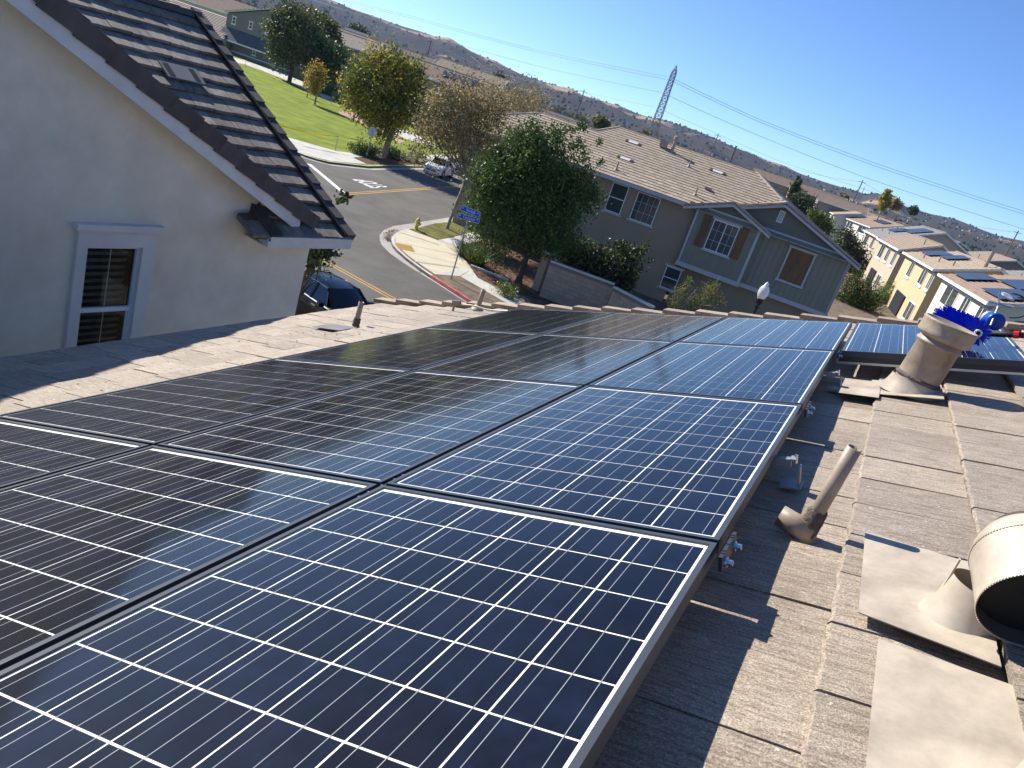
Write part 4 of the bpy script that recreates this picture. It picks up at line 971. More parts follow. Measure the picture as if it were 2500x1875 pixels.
flat('pavement', Z([(1640, 515), (1900, 560)]) + [far2, far1], CT + .012, 'concrete')
flat('pavement', Z([(985, 1165), (1370, 1195), (1900, 1500), (2300, 1730), (2500, 1690), (1940, 1385), (1630, 1215), (1520, 1050)]), CT + .008, 'concrete')
a0, a1 = Z([(2300, 1730), (2500, 1690)]); flat('pavement', [a0, a1, ext(a1, dE, 60), ext(a0, dE, 60)], CT + .012, 'concrete')
flat('parkway_lawn', Z([(600, 492), (750, 468), (1000, 405), (1240, 378), (1640, 515), (1240, 612), (1030, 650)]), CT + .02, 'grass2')
flat('mulch_bed', Z([(1310, 757), (1750, 645), (2300, 520), (3300, 900), (3000, 1700), (2100, 1400), (1630, 1215), (1520, 1050), (1420, 905)]), CT + .014, 'mulch')
for n_, (q0, q1) in enumerate((((440, 690), (1360, 880)), ((640, 840), (1500, 1050)), ((480, 540), (1050, 720)), ((690, 975), (1340, 1065)), ((1310, 750), (1030, 650)), ((1500, 1120), (1360, 1200)))):
    p, q = Z([q0, q1]); b = MB(); w = .012 if n_ < 2 or n_ > 3 else .10; d = np.array(q) - np.array(p); d /= np.linalg.norm(d); nn_ = np.array([-d[1], d[0]]) * w
    flat('pavement_joint', [tuple(np.array(p) + nn_), tuple(np.array(q) + nn_), tuple(np.array(q) - nn_), tuple(np.array(p) - nn_)], CT + .0125, 'joint' if w < .05 else 'gutter')
for k in range(12):
    p = ext(Z([(1500, 1120)])[0], dE, 1.6 * (k + 1)); 
# tactile paving
tc4 = Z([(405, 695), (640, 742), (695, 835), (440, 785)]); b = MB()
c4 = [np.array(q) for q in tc4]; b.prism([tuple(q) for q in c4], CT, CT + .009); tp_ = b.build('tactile_paving', 'tactile'); tag(tp_, 'yellow tactile paving patch set in the corner kerb ramp', 'tactile paving')
b = MB()
for i in range(22):
    for j in range(9):
        u, v = (i + .5) / 22, (j + .5) / 9; p = (c4[0] * (1 - u) + c4[1] * u) * (1 - v) + (c4[3] * (1 - u) + c4[2] * u) * v; b.lathe([(.03, 0), (.018, .012)], (p[0], p[1], CT + .009), 6)
o = b.build('domes', 'yellow_line', tp_); o['kind'] = 'stuff'
# mow curb by the hedge bed
p, q = Z([(1530, 1050), (2090, 1270)]); b = MB(); b.bar((*p, CT + .05), (*q, CT + .05), .12, .12); struct('edging_strip', b, 'concrete')
# NW park corner
kN = P2(*([z2(60, 745), z2(120, 770), z2(200, 795), z2(280, 815)] + [zb(*q) for q in ((300, 752), (480, 772), (800, 768), (1280, 772))]), z=CT)
kNL = [ext(kN[0], (-.93, .37), 60)] + kN + [ext(kN[-1], (-.25, .968), 60)]
park = kNL + [(-60, 140), (-190, 160), (-190, 70)]
b = MB(); b.prism(park, GZ - .3, CT); struct('park_lawn', b, 'grass')
strip('kerb', kNL, inset(kNL, .16), GZ - .1, CT + .006, 'concrete'); strip('gutter_pan', inset(kNL, -.55), kNL, GZ - .1, GZ + .004, 'gutter')
def Q(pts, z=CT): return P2(*pts, z=z)
flat('park_pavement', Q([z2(20, 655), z2(340, 745), z2(470, 760), z2(900, 768), z2(1200, 770), z2(1200, 800), z2(800, 792), z2(600, 790), z2(450, 790), z2(540, 832), z2(300, 812), z2(120, 768), z2(-200, 660), z2(-260, 590)]), CT + .010, 'concrete')
flat('park_mulch', Q([z2(450, 785), z2(600, 785), z2(800, 790), z2(950, 800), z2(960, 832), z2(700, 832), z2(540, 828)]), CT + .013, 'mulch')
# winding path and gravel at the back of the lawn
flat('park_path', Q([z2(215, 355), z2(250, 352), z2(330, 395), z2(480, 465), z2(620, 530), z2(820, 610), z2(1000, 690), z2(1000, 720), z2(800, 660), z2(600, 560), z2(470, 482), z2(330, 412), z2(240, 385)]), CT + .010, 'concrete')
flat('gravel_bed', Q([z2(345, 478), z2(470, 475), z2(560, 520), z2(650, 590), z2(800, 680), z2(760, 690), z2(640, 625), z2(540, 565), z2(440, 530), z2(370, 500)]), CT + .008, 'gravelp')
flat('shaded_path', Q([(480, 132), (600, 158), (690, 192), (760, 225), (770, 216), (700, 180), (600, 148), (480, 120)]), CT + .012, 'concrete')
# painted lines
def line(name, p, q, w, z, m):
    p = np.array(p); q = np.array(q); d = (q - p) / np.linalg.norm(q - p); n = np.array([-d[1], d[0]]) * w / 2
    o = flat(name, [tuple(p + n), tuple(q + n), tuple(q - n), tuple(p - n)], z, m); return o
y0, y1 = P2(zc(0, 1330), zc(600, 1662)); dd_ = (np.array(y1) - np.array(y0)); dd_ /= np.linalg.norm(dd_); 
y0 = tuple(np.array(y0) - dd_ * 14); y1 = tuple(np.array(y1) + dd_ * 60); nn_ = np.array([-dd_[1], dd_[0]]) * .12
for s in (-1, 1): line('yellow_line', np.array(y0) + nn_ * s, np.array(y1) + nn_ * s, .10, GZ + .006, 'yellow_line')
y0, y1 = P2(zb(150, 1190), zb(1330, 1112)); dd_ = (np.array(y1) - np.array(y0)); dd_ /= np.linalg.norm(dd_); nn_ = np.array([-dd_[1], dd_[0]]) * .13; y1 = tuple(np.array(y1) + dd_ * 50)
for s in (-1, 1): line('yellow_line', np.array(y0) + nn_ * s, np.array(y1) + nn_ * s, .10, GZ + .006, 'yellow_line')
l0, l1 = P2(z2(150, 830), z2(380, 1022)); line('stop_line', l0, l1, .34, GZ + .006, 'white_line')
def text_mesh(name, s, size, m, ext_=0.0):
    cu = bpy.data.curves.new(name, 'FONT'); cu.body = s; cu.size = size; cu.extrude = ext_; cu.align_x = 'CENTER'; cu.align_y = 'CENTER'; cu.offset = (.025 if name == 'stop_marking' else 0.0)
    o = bpy.data.objects.new(name, cu); COL.objects.link(o); bpy.context.view_layer.update()
    me = bpy.data.meshes.new_from_object(o.evaluated_get(bpy.context.evaluated_depsgraph_get())); me.name = name
    COL.objects.unlink(o); bpy.data.objects.remove(o); bpy.data.curves.remove(cu)
    me.materials.clear(); me.materials.append(M[m]); return me
# STOP read by traffic coming down the cross street: letters' tops point back up the cross street side seen in the photo
st = [np.array(q) for q in P2(zb(225, 965), zb(510, 985), zb(785, 1085), zb(540, 1105))]
me = text_mesh('stop_marking', 'STOP', 1.0, 'white_line'); bb = [v.co.copy() for v in me.vertices]; x0_, x1_ = min(v.x for v in bb), max(v.x for v in bb); y0_, y1_ = min(v.y for v in bb), max(v.y for v in bb)
# image: P at upper left, S at lower right -> letters run right to left in the photo (upside down)
for v in me.vertices:
    u = (v.co.x - x0_) / (x1_ - x0_); w = (v.co.y - y0_) / (y1_ - y0_)
    # corners: S side = st[2],st[3]; P side = st[0],st[1]; tops of letters towards the left
    top = st[3] * (1 - u) + st[0] * u; bot = st[2] * (1 - u) + st[1] * u; p = bot * (1 - w) + top * w
    v.co = (p[0], p[1], GZ + .006)
o = bpy.data.objects.new('stop_marking', me); COL.objects.link(o); tag(o, 'white STOP letters painted on the side street, upside down to us', 'road marking')
# near-side verge of the main street in front of the houses
b = MB(); A0 = R0 - e2 * 5.0; b.prism([tuple(A0 + e1 * 95), tuple(A0 - e1 * 85), tuple(A0 - e1 * 85 - e2 * 12), tuple(A0 + e1 * 95 - e2 * 12)], GZ - .3, CT); struct('front_verge', b, 'dirt')
b = MB(); b.prism([tuple(A0 + e1 * 95 + e2 * .02), tuple(A0 - e1 * 85 + e2 * .02), tuple(A0 - e1 * 85 - e2 * .16), tuple(A0 + e1 * 95 - e2 * .16)], GZ - .3, CT + .006); struct('kerb', b, 'concrete')
flat('pavement', [tuple(A0 + e1 * 95 - e2 * 2), tuple(A0 - e1 * 85 - e2 * 2), tuple(A0 - e1 * 85 - e2 * 3.5), tuple(A0 + e1 * 95 - e2 * 3.5)], CT + .006, 'concrete')
# cracks in the asphalt
b = MB(); rc = random.Random(2)
for (q0, q1) in (((0, 1235), (660, 1230)), ((120, 1255), (600, 1290)), ((430, 1140), (760, 1125)), ((600, 1450), (1000, 1500))):
    p, q = [np.array(t) for t in P2(zc(*q0), zc(*q1))]; n = 26; pr = None
    for k in range(n + 1):
        c = p + (q - p) * k / n + np.array([rc.gauss(0, .06), rc.gauss(0, .06)])
        if pr is not None:
            d = c - pr; d /= np.linalg.norm(d); w = np.array([-d[1], d[0]]) * .012; b.quad((*(pr + w), GZ + .004), (*(c + w), GZ + .004), (*(c - w), GZ + .004), (*(pr - w), GZ + .004))
        pr = c
struct('asphalt_cracks', b, 'joint')

# ================================================================== PLANTS
def leaf_cloud(blobs, n, size, seed, elong=1.7, droop=.0, clump=14, cs=.28, shell=.45):
    """blobs: (cx,cy,cz,rx,ry,rz,weight); returns verts, faces of n little leaf quads gathered in clumps"""
    r = np.random.default_rng(seed); bl = np.array([q[:6] for q in blobs], float); w = np.array([q[6] if len(q) > 6 else q[3] * q[4] * q[5] for q in blobs], float); w /= w.sum()
    clump = int(clump * 4.5) if n > 1400 else clump; cs = cs * 1.25; nc = max(1, n // clump); idx = r.choice(len(bl), nc, p=w); d = r.normal(size=(nc, 3)); d /= np.linalg.norm(d, axis=1)[:, None]
    rad = r.random(nc) ** shell; cen = bl[idx, :3] + d * bl[idx, 3:6] * rad[:, None] * (1 + r.normal(0, .15, nc))[:, None]
    ci = r.integers(0, nc, n); sz = np.maximum(bl[idx[ci], 3:6].mean(1), .2); P = cen[ci] + r.normal(size=(n, 3)) * (np.minimum(cs, sz * .35))[:, None]
    a = r.normal(size=(n, 3)); a[:, 2] -= droop; a /= np.linalg.norm(a, axis=1)[:, None]; t = r.normal(size=(n, 3)); s = np.cross(a, t); s /= np.linalg.norm(s, axis=1)[:, None]
    L = size * (.7 + .6 * r.random(n)); Wd = L / elong
    V = np.empty((n, 4, 3)); V[:, 0] = P - a * L[:, None] / 2; V[:, 1] = P + s * Wd[:, None] / 2; V[:, 2] = P + a * L[:, None] / 2; V[:, 3] = P - s * Wd[:, None] / 2
    return V.reshape(-1, 3), cen
def quick_mesh(name, V, m, parent=None, kind=None):
    V = np.asarray(V, dtype=np.float32); n = len(V) // 4; me = bpy.data.meshes.new(name)
    me.vertices.add(len(V)); me.vertices.foreach_set('co', V.ravel()); me.loops.add(n * 4); me.loops.foreach_set('vertex_index', np.arange(n * 4, dtype=np.int32))
    me.polygons.add(n); me.polygons.foreach_set('loop_start', np.arange(0, n * 4, 4, dtype=np.int32)); me.polygons.foreach_set('loop_total', np.full(n, 4, dtype=np.int32))
    me.materials.append(M[m]); me.update(calc_edges=True); me.validate(); o = bpy.data.objects.new(name, me); COL.objects.link(o)
    if parent is not None: o.parent = parent
    if kind: o['kind'] = kind
    return o
def tree(name, label, base, blobs0, n, size, m, trunk_r, fork, group=None, seed=1, limbs=9, lean=(0, 0), bark='bark', cat='tree', twigs=0, mats2=None, **kw):
    """blobs relative to base"""
    bl_ = np.array([q[:3] for q in blobs0]); mu = bl_.mean(0); sh_ = mu[:2] if math.hypot(mu[0], mu[1]) > 3.2 else np.zeros(2)
    base = np.array(base, float) + [sh_[0], sh_[1], 0]; blobs = [(q[0] - sh_[0], q[1] - sh_[1]) + tuple(q[2:]) for q in blobs0]
    t = thing(name, label, cat, tuple(base), group); V, cen = leaf_cloud(blobs, n, size, seed, **kw); quick_mesh('crown', V, m, t)
    if mats2: V2, _ = leaf_cloud(blobs, int(n * mats2[1]), size, seed + 77, **kw); quick_mesh('crown', V2, mats2[0], t)
    r = random.Random(seed); b = MB(); f = np.array([lean[0], lean[1], fork]); b.tube([(0, 0, -.1), (f[0] * .1, f[1] * .1, .12), f * [.5, .5, .5], f], [trunk_r * 1.5, trunk_r * 1.1, trunk_r * .95, trunk_r * .85], 9)
    b.build('trunk', bark, t, smooth=True); b = MB()
    for k in range(limbs):
        c = cen[r.randrange(len(cen))]; mid = f * .45 + c * .55 + np.array([r.gauss(0, .15), r.gauss(0, .15), -abs(r.gauss(0, .2))]); r0 = trunk_r * r.uniform(.4, .65)
        b.tube([f * .98, f + (mid - f) * .5 + [0, 0, .05], mid, c], [r0, r0 * .75, r0 * .5, .012], 6, cap=False)
        for q in range(twigs):
            s = r.uniform(.3, 1); p0 = f + (c - f) * s; p1 = p0 + np.array([r.gauss(0, .5), r.gauss(0, .5), r.uniform(.1, .9)]); b.tube([p0, (p0 + p1) / 2 + [0, 0, .05], p1], [r0 * .3, .012, .006], 4, cap=False)
    if limbs: b.build('limbs', bark, t, smooth=True)
    return t
def pt(px, py, base):   # point at pixel on the vertical plane through base facing the camera
    n = np.array([cf[0], cf[1], 0]); n /= np.linalg.norm(n); return on_plane(px, py, np.array(base), n) - np.array(base)
def pblob(base, items):
    """items in photo pixels: (px,py,radius px) -> blobs in metres around base plane, slightly varied in depth"""
    out = []; r = random.Random(int(base[0] * 7)); dist = float(np.dot(np.array(base), cf))
    for it in items:
        px, py, rp = it[:3]; c = pt(px, py, base); R = rp * dist / F; dz = it[3] if len(it) > 3 else 0
        out.append((c[0] + cf[0] * dz, c[1] + cf[1] * dz, c[2], R, R * 1.0, R * .95))
    return out
D3 = lambda x, y, z=CT: gp(x, y, z)
# parkway tree (thin tan foliage) by the hydrant
tb = D3(1090, 558)
tree('street_tree', 'thin-leaved tan street tree on the small corner lawn beside the hydrant', tb, pblob(tb, [(1110, 260, 55), (1060, 290, 50), (1150, 250, 55), (1040, 340, 40), (1100, 345, 55), (1160, 330, 50, 1), (1200, 270, 50, 1), (1080, 230, 35), (1215, 340, 45, 1), (1020, 375, 25), (1130, 400, 25), (1075, 400, 30)]), 7500, .15, 'leaf_tan', .095, 3.1, seed=3, limbs=26, twigs=8, lean=(.35, .05), mats2=('leaf_olive', .7), clump=9, cs=.35, shell=.4)
tb2 = D3(1270, 500)
tree('street_tree', 'bare twiggy brown tree beyond the thin street tree', tb2 + np.array([-4, 14, 0]), pblob(tb2 + np.array([-4, 14, 0]), [(1240, 245, 45), (1290, 250, 50), (1200, 230, 35), (1300, 300, 40), (1240, 300, 45), (1180, 270, 30)]), 9000, .16, 'leaf_tan', .16, 2.6, seed=4, limbs=30, twigs=8, mats2=('leaf_olive', .3), clump=9, cs=.4)
# big gold-green tree by the stop sign
tb = D3(934, 383)
tree('park_tree', 'large gold and green tree behind the stop sign at the lawn corner', tb, pblob(tb, [(940, 190, 62), (890, 190, 45), (985, 200, 50), (930, 250, 60), (985, 265, 48), (880, 235, 40), (950, 300, 38), (930, 155, 35), (1000, 235, 38), (865, 200, 28), (900, 285, 28), (870, 160, 20), (1010, 175, 22), (1025, 260, 20), (850, 255, 18), (960, 130, 18)]), 15000, .24, 'leaf_gold', .27, 2.7, seed=5, limbs=22, twigs=3, lean=(.5, -.1), mats2=('leaf_mid', 1.0), clump=12, cs=.4)
# young trees on the lawn
tb = D3(768, 255); tree('young_tree', 'small orange-green young tree standing alone on the lawn', tb, pblob(tb, [(772, 175, 22), (768, 195, 22), (765, 210, 17), (778, 158, 12)]), 1900, .26, 'leaf_gold', .11, 2.1, seed=6, limbs=7, mats2=('leaf_red', .25), clump=6, cs=.25)
tb = D3(749, 237); tree('young_tree', 'thin young sapling left of the orange-green young tree', tb, pblob(tb, [(752, 200, 10), (750, 190, 8), (747, 208, 7)]), 300, .24, 'leaf_gold', .08, 2.0, seed=7, limbs=3, clump=6, cs=.2)
tb = D3(862, 297); tree('young_tree', 'dark slim trunk of a young tree in front of the gravel bed', tb, pblob(tb, [(872, 240, 14), (868, 225, 12)]), 500, .24, 'leaf_gold', .085, 3.2, seed=8, limbs=4, bark='bark_d', clump=6, cs=.2)
# trees in front of the far left house
tb = D3(706, 200) ; tree('broadleaf_tree', 'large grey-green tree in front of the far left house', tb, pblob(tb, [(712, 60, 42), (690, 90, 38), (740, 85, 42), (705, 120, 42), (735, 125, 30), (680, 60, 25), (725, 40, 22)]), 9000, .42, 'leaf_olive', .30, 3.5, seed=9, limbs=14, bark='bark_d', mats2=('leaf_dark', .9), clump=12, cs=.6)
tb = D3(792, 226); tree('broadleaf_tree', 'dark green tree behind the orange-green young tree', tb, pblob(tb, [(790, 130, 32), (815, 145, 30), (775, 110, 25), (800, 170, 28), (830, 130, 18), (765, 150, 22)]), 7000, .40, 'leaf_dark', .3, 3.5, seed=10, limbs=8, bark='bark_d', clump=12, cs=.6)
tb = D3(770, 212); tree('broadleaf_tree', 'pale olive tree behind the large grey-green tree', tb, pblob(tb, [(790, 70, 25), (765, 50, 22), (810, 90, 20), (745, 35, 18)]), 4200, .55, 'leaf_olive', .3, 4, seed=11, limbs=4, clump=12, cs=.7)
tb = D3(500, 60); 
# big dark tree in front of tan house
tb = D3(1265, 690)
tree('evergreen_tree', 'big dense dark green evergreen tree in front of the tan house', tb, pblob(tb, [(1290, 400, 72), (1235, 440, 72), (1180, 520, 45), (1160, 430, 25), (1430, 480, 35), (1420, 300, 18), (1200, 590, 45), (1340, 400, 55), (1330, 470, 65), (1270, 500, 70), (1330, 540, 60), (1210, 480, 45), (1375, 350, 32), (1380, 290, 16), (1395, 310, 15), (1340, 330, 30), (1420, 370, 22), (1390, 450, 45), (1370, 520, 50), (1290, 570, 55), (1300, 345, 35), (1220, 390, 28), (1180, 460, 22), (1270, 350, 25), (1350, 590, 50), (1250, 545, 45), (1460, 345, 14), (1465, 400, 16), (1425, 430, 30), (1405, 265, 12), (1345, 270, 12), (1300, 320, 30), (1255, 365, 35)]), 42000, .14, 'leaf_dark', .16, 1.6, seed=12, limbs=26, bark='bark_d', mats2=('leaf_mid', .32), clump=12, cs=.26, shell=.38)
tb = D3(1490, 760)
tree('magnolia_shrub', 'glossy bronze-green shrub tree below the windows of the tan house', tb, pblob(tb, [(1410, 620, 35), (1450, 640, 42), (1400, 665, 35), (1500, 650, 38), (1440, 690, 42), (1490, 700, 40), (1540, 630, 28), (1570, 615, 18), (1380, 690, 22), (1540, 680, 25), (1520, 600, 16), (1590, 640, 12)]), 9000, .15, 'leaf_bronze', .09, 1.2, seed=13, limbs=20, twigs=2, bark='bark_d', mats2=('leaf_dark', .8), clump=9, cs=.2)
tb = D3(1690, 790)
tree('bamboo_shrub', 'feathery yellow-green shrub rising above our roof edge in front of the tan house', tb, pblob(tb, [(1660, 715, 22), (1680, 700, 12), (1730, 715, 24), (1750, 735, 22), (1650, 745, 20), (1700, 745, 28), (1685, 680, 7), (1740, 700, 12)]), 3000, .09, 'leaf_lime', .03, .6, seed=14, limbs=14, twigs=3, mats2=('leaf_tan', .5), clump=7, cs=.12, elong=2.6, cat='shrub')
# far right greenery behind our gable
tb = D3(2130, 790) + np.array([2, 10, 0])
tree('garden_shrub', 'dark rounded garden bush between the tan house and the yellow house', tb, pblob(tb, [(2090, 710, 40), (2070, 740, 38), (2120, 740, 38), (2130, 700, 22), (2080, 680, 22)]), 9000, .17, 'leaf_dark', .1, 1, seed=15, limbs=6, clump=12, cs=.3, mats2=('leaf_red', .12), cat='shrub')
tb = D3(2170, 780) + np.array([4, 16, 0])
tree('garden_shrub', 'sunlit olive bush at the foot of the beige house', tb, pblob(tb, [(2150, 720, 22), (2165, 745, 30), (2175, 700, 14), (2140, 755, 25), (2205, 745, 18), (2240, 748, 15), (2265, 755, 12)]), 7000, .16, 'leaf_mid', .08, .8, seed=16, limbs=5, clump=10, cs=.3, mats2=('leaf_lime', .4), cat='shrub')
tb = D3(2085, 745) + np.array([8, 45, 0])
tree('garden_tree', 'tall dark green garden tree right of the grey gable', tb, pblob(tb, [(2070, 600, 28), (2085, 640, 30), (2060, 570, 18), (2095, 610, 16), (2080, 670, 30)]), 7000, .30, 'leaf_far', .2, 3, seed=17, limbs=6, clump=12, cs=.5, mats2=('leaf_dark', .5))
tb = at_dist(2010, 545, 150); tb[2] = CT; tree('garden_tree', 'bright green feathery tree behind the tan house roof', tb, pblob(tb, [(1995, 530, 16), (2010, 545, 18), (1985, 520, 10), (2020, 560, 14)]), 3000, .45, 'leaf_lime', .2, 4, seed=18, limbs=3, clump=10, cs=.5)
tb = at_dist(1965, 500, 170); tb[2] = CT; tree('garden_tree', 'dark green rounded tree below the twin cypresses', tb, pblob(tb, [(1960, 495, 20), (1970, 510, 16), (1945, 490, 14)]), 3000, .5, 'leaf_far', .2, 4, seed=19, limbs=3, clump=10, cs=.5, mats2=('leaf_dark', .4))
tb = at_dist(1945, 475, 175); tb[2] = CT; tree('garden_tree', 'red-leaved tree at the foot of the twin cypresses', tb, pblob(tb, [(1945, 472, 13), (1938, 482, 10)]), 1500, .5, 'leaf_red', .2, 4, seed=20, limbs=2, clump=10, cs=.5)
for k, (x0, y0, x1, y1, lb) in enumerate(((1928, 480, 1950, 432, 'taller left cypress of the dark pair behind the tan roof'), (1940, 480, 1955, 440, 'shorter right cypress of the dark pair behind the tan roof'))):
    tb = at_dist(x0, y0, 172); tb[2] = CT; its = [(x0 + (x1 - x0) * s, y0 + (y1 - y0) * s, 5.5 * (1 - .75 * abs(s - .35))) for s in np.linspace(0, 1, 9)]
    tree('cypress', lb, tb, pblob(tb, its), 2600, .35, 'leaf_dark', .2, 3, seed=21 + k, limbs=1, clump=10, cs=.3)

# ================================================================== SMALL PLANTS
def bush(name, label, base, r, h, n, size, m, group=None, seed=1, cat='shrub', **kw):
    b0 = [(0, 0, h * .5, r, r, h * .5), (r * .4, -r * .2, h * .4, r * .6, r * .6, h * .4)]
    return tree(name, label, base, b0, n, size, m, .02, h * .25, group, seed, limbs=4, cat=cat, **kw)
sh = [((870, 375), 'leaf_mid', 'low green shrub left of the stop sign'), ((888, 380), 'leaf_dark', 'low dark shrub at the foot of the stop sign'), ((905, 381), 'leaf_tan', 'pale dry shrub between the stop sign and the big gold tree'), ((948, 385), 'leaf_dark', 'dark shrub just right of the big gold tree trunk'), ((962, 386), 'leaf_bronze', 'dark bronze shrub between the big gold tree and the grass tufts')]
for k, (q, m_, lb) in enumerate(sh): bush('verge_shrub', lb, D3(*q), .75, .8, 900, .16, m_, 'shrubs in the kerb bed by the stop sign', 30 + k, clump=8, cs=.2)
def tuft(label, base, r, seed):
    t = thing('grass_tuft', label, 'ornamental grass', tuple(base), 'pale grass tufts in the kerb bed'); rg = np.random.default_rng(seed); n = 420
    az = rg.uniform(0, 2 * np.pi, n); sp = rg.random(n) ** .7; L = r * (.7 + .5 * rg.random(n)); V = np.empty((n, 4, 3)); d = np.stack([np.cos(az) * sp, np.sin(az) * sp, 1.1 - .6 * sp], 1); s = np.stack([-np.sin(az), np.cos(az), np.zeros(n)], 1) * .012
    p0 = np.stack([np.cos(az) * sp * r * .3, np.sin(az) * sp * r * .3, np.zeros(n)], 1); p1 = p0 + d * L[:, None] * .8; V[:, 0] = p0 - s; V[:, 1] = p0 + s; V[:, 2] = p1 + s * .6; V[:, 3] = p1 - s * .6
    quick_mesh('blades', V.reshape(-1, 3), 'tuft', t)
for k, (x, y) in enumerate(((985, 388), (994, 394), (1006, 394), (1003, 386), (1016, 397), (1020, 388), (1028, 396))):
    tuft(['leftmost pale grass tuft in the kerb bed', 'second pale grass tuft from the left, near the kerb', 'pale grass tuft third from the left along the kerb', 'pale grass tuft in the back row of the kerb bed', 'pale grass tuft near the kerb towards the white car', 'pale back-row grass tuft beside the white car', 'rightmost pale grass tuft nearest the white car'][k], D3(x, y), .62, 60 + k)
for k, (x, y) in enumerate(((1150, 640), (1170, 650), (1125, 625))):
    tb = D3(x, y); t = thing('sword_fern', ['spiky dark strap-leaved plant under the big evergreen', 'second spiky strap-leaved plant, right of the first under the evergreen', 'spiky strap-leaved plant nearest the pavement'][k], 'plant', tuple(tb), 'strap-leaved plants under the evergreen'); rg = np.random.default_rng(90 + k); n = 160
    az = rg.uniform(0, 2 * np.pi, n); el_ = rg.uniform(.25, 1.3, n); L = rg.uniform(.7, 1.3, n); d = np.stack([np.cos(az) * np.cos(el_), np.sin(az) * np.cos(el_), np.sin(el_)], 1); s = np.stack([-np.sin(az), np.cos(az), np.zeros(n)], 1) * .025
    V = np.empty((n, 4, 3)); V[:, 0] = -s; V[:, 1] = s; V[:, 2] = d * L[:, None] + s * .2; V[:, 3] = d * L[:, None] - s * .2; quick_mesh('leaves', V.reshape(-1, 3), 'leaf_mid' if k < 2 else 'leaf_dark', t)
bush('flowering_shrub', 'small light green shrub with white flowers just beyond our far roof corner', D3(1232, 722), .55, .6, 1500, .07, 'leaf_lime', seed=41, clump=7, cs=.1, mats2=('signwhite', .06))
# street-side bushes seen past the neighbour's wall
tb = at_dist(765, 560, 17.5); tb[2] = CT
tree('corner_tree', 'leafy branches poking out past the corner of the neighbour house', tb, [tuple(at_dist(x, y, 17.5) - tb) + (r, r, r) for x, y, r in ((775, 605, .38), (790, 612, .28), (760, 625, .3), (805, 604, .2), (752, 640, .25), (750, 665, .2), (830, 487, .16), (842, 484, .12), (800, 440, .1))], 330, .15, 'leaf_bronze', .05, 2.6, seed=50, limbs=6, bark='bark_d', mats2=('leaf_dark', .7), clump=6, cs=.14)
tb = D3(742, 775); bush('verge_shrub', 'small green shrub against the neighbour wall beside the black car', tb + np.array([-.5, .6, 0]), .45, 1.5, 500, .12, 'leaf_mid', seed=51, clump=7, cs=.15)
# hedges along the park path
def hedge(label, pts, w, h, m, seed):
    base = D3(*pts[0]); t = thing('hedge', label, 'hedge', tuple(base), 'clipped hedges by the park path'); bl = []
    P_ = [D3(*p) - base for p in pts]; b = MB()
    for a, c in zip(P_[:-1], P_[1:]):
        n = max(1, int(np.linalg.norm(c - a) / .6))
        for k in range(n): p = a + (c - a) * k / n; bl.append((p[0], p[1], h * .5, w * .55, w * .55, h * .52))
        b.bar(a + [0, 0, h * .45], c + [0, 0, h * .45], w * .8, h * .85)
    b.build('body', 'leaf_dark', t); V, _ = leaf_cloud(bl, 5200, .12, seed, clump=8, cs=.18, shell=.12); quick_mesh('foliage', V, m, t)
hedge('sunlit clipped yellow-green hedge curving along the park path', [z2(320, 400), z2(400, 440), z2(470, 470), z2(560, 500), z2(640, 520)], 1.3, 1.3, 'hedge', 1)
hedge('short shaded hedge left of the sunlit hedge', [z2(255, 360), z2(330, 385)], 1.4, 1.2, 'leaf_dark', 2)
hedge('dark low hedge along the foot of the far left house', [(500, 105), (600, 140), (690, 172), (760, 205)], 1.6, 1.3, 'leaf_dark', 3)
for k, (x, y, s) in enumerate(((z2(490, 500) + (.9,)), (z2(520, 515) + (1.1,)), (z2(545, 512) + (.7,)), (z2(505, 522) + (.6,)))):
    p = D3(x, y); b = MB(); rg = random.Random(k)
    b.lathe([(s * .3, -.1), (s * .62, .15), (s * .5, .5), (s * .15, .7)], (0, 0, 0), 7); b.V = [v * np.array([1 + rg.uniform(-.2, .2), 1 + rg.uniform(-.2, .2), 1 + rg.uniform(-.15, .15)]) for v in b.V]
    o = b.build('boulder', 'gravelp'); o.location = tuple(p); tag(o, ['left boulder of the pile in the gravel bed', 'biggest boulder of the pile in the gravel bed', 'rear boulder of the pile in the gravel bed', 'smallest front boulder of the pile in the gravel bed'][k], 'boulder', 'boulders in the gravel bed')
# leaf litter in gutter / mulch chips
b = MB(); rg = random.Random(8)
c0 = [np.array(q) for q in P2(zc(400, 500), zc(300, 560), zc(290, 640), zc(330, 680))]
for i in range(520):
    k = rg.randrange(3); p = c0[k] + (c0[k + 1] - c0[k]) * rg.random() + np.array([rg.gauss(0, .13), rg.gauss(0, .13)]); a = rg.uniform(0, 6); s = rg.uniform(.02, .05); u = np.array([math.cos(a), math.sin(a)]) * s; v = np.array([-u[1], u[0]]) * .6; z = GZ + .012 + rg.random() * .02
    b.quad((*(p - u), z), (*(p - v), z + .01), (*(p + u), z), (*(p + v), z + .008))
o = b.build('leaf_litter', 'mulch'); tag(o, 'brown dead leaves gathered in the kerb gutter at the corner', 'leaf litter', kind='stuff')
b = MB(); Pm = Z([(1350, 780), (1700, 700), (2100, 760), (2050, 1250), (1650, 1180)]); xs = [p[0] for p in Pm]; ys = [p[1] for p in Pm]
for i in range(2600):
    p = np.array([rg.uniform(min(xs), max(xs)), rg.uniform(min(ys), max(ys))])
    if not clipped(p, Pm): continue
    a = rg.uniform(0, 6); s = rg.uniform(.03, .09); u = np.array([math.cos(a), math.sin(a)]) * s; v = np.array([-u[1], u[0]]) * .45; z = CT + .03 + rg.random() * .03
    b.quad((*(p - u), z), (*(p - v), z + .02), (*(p + u), z + rg.uniform(-.01, .03)), (*(p + v), z))
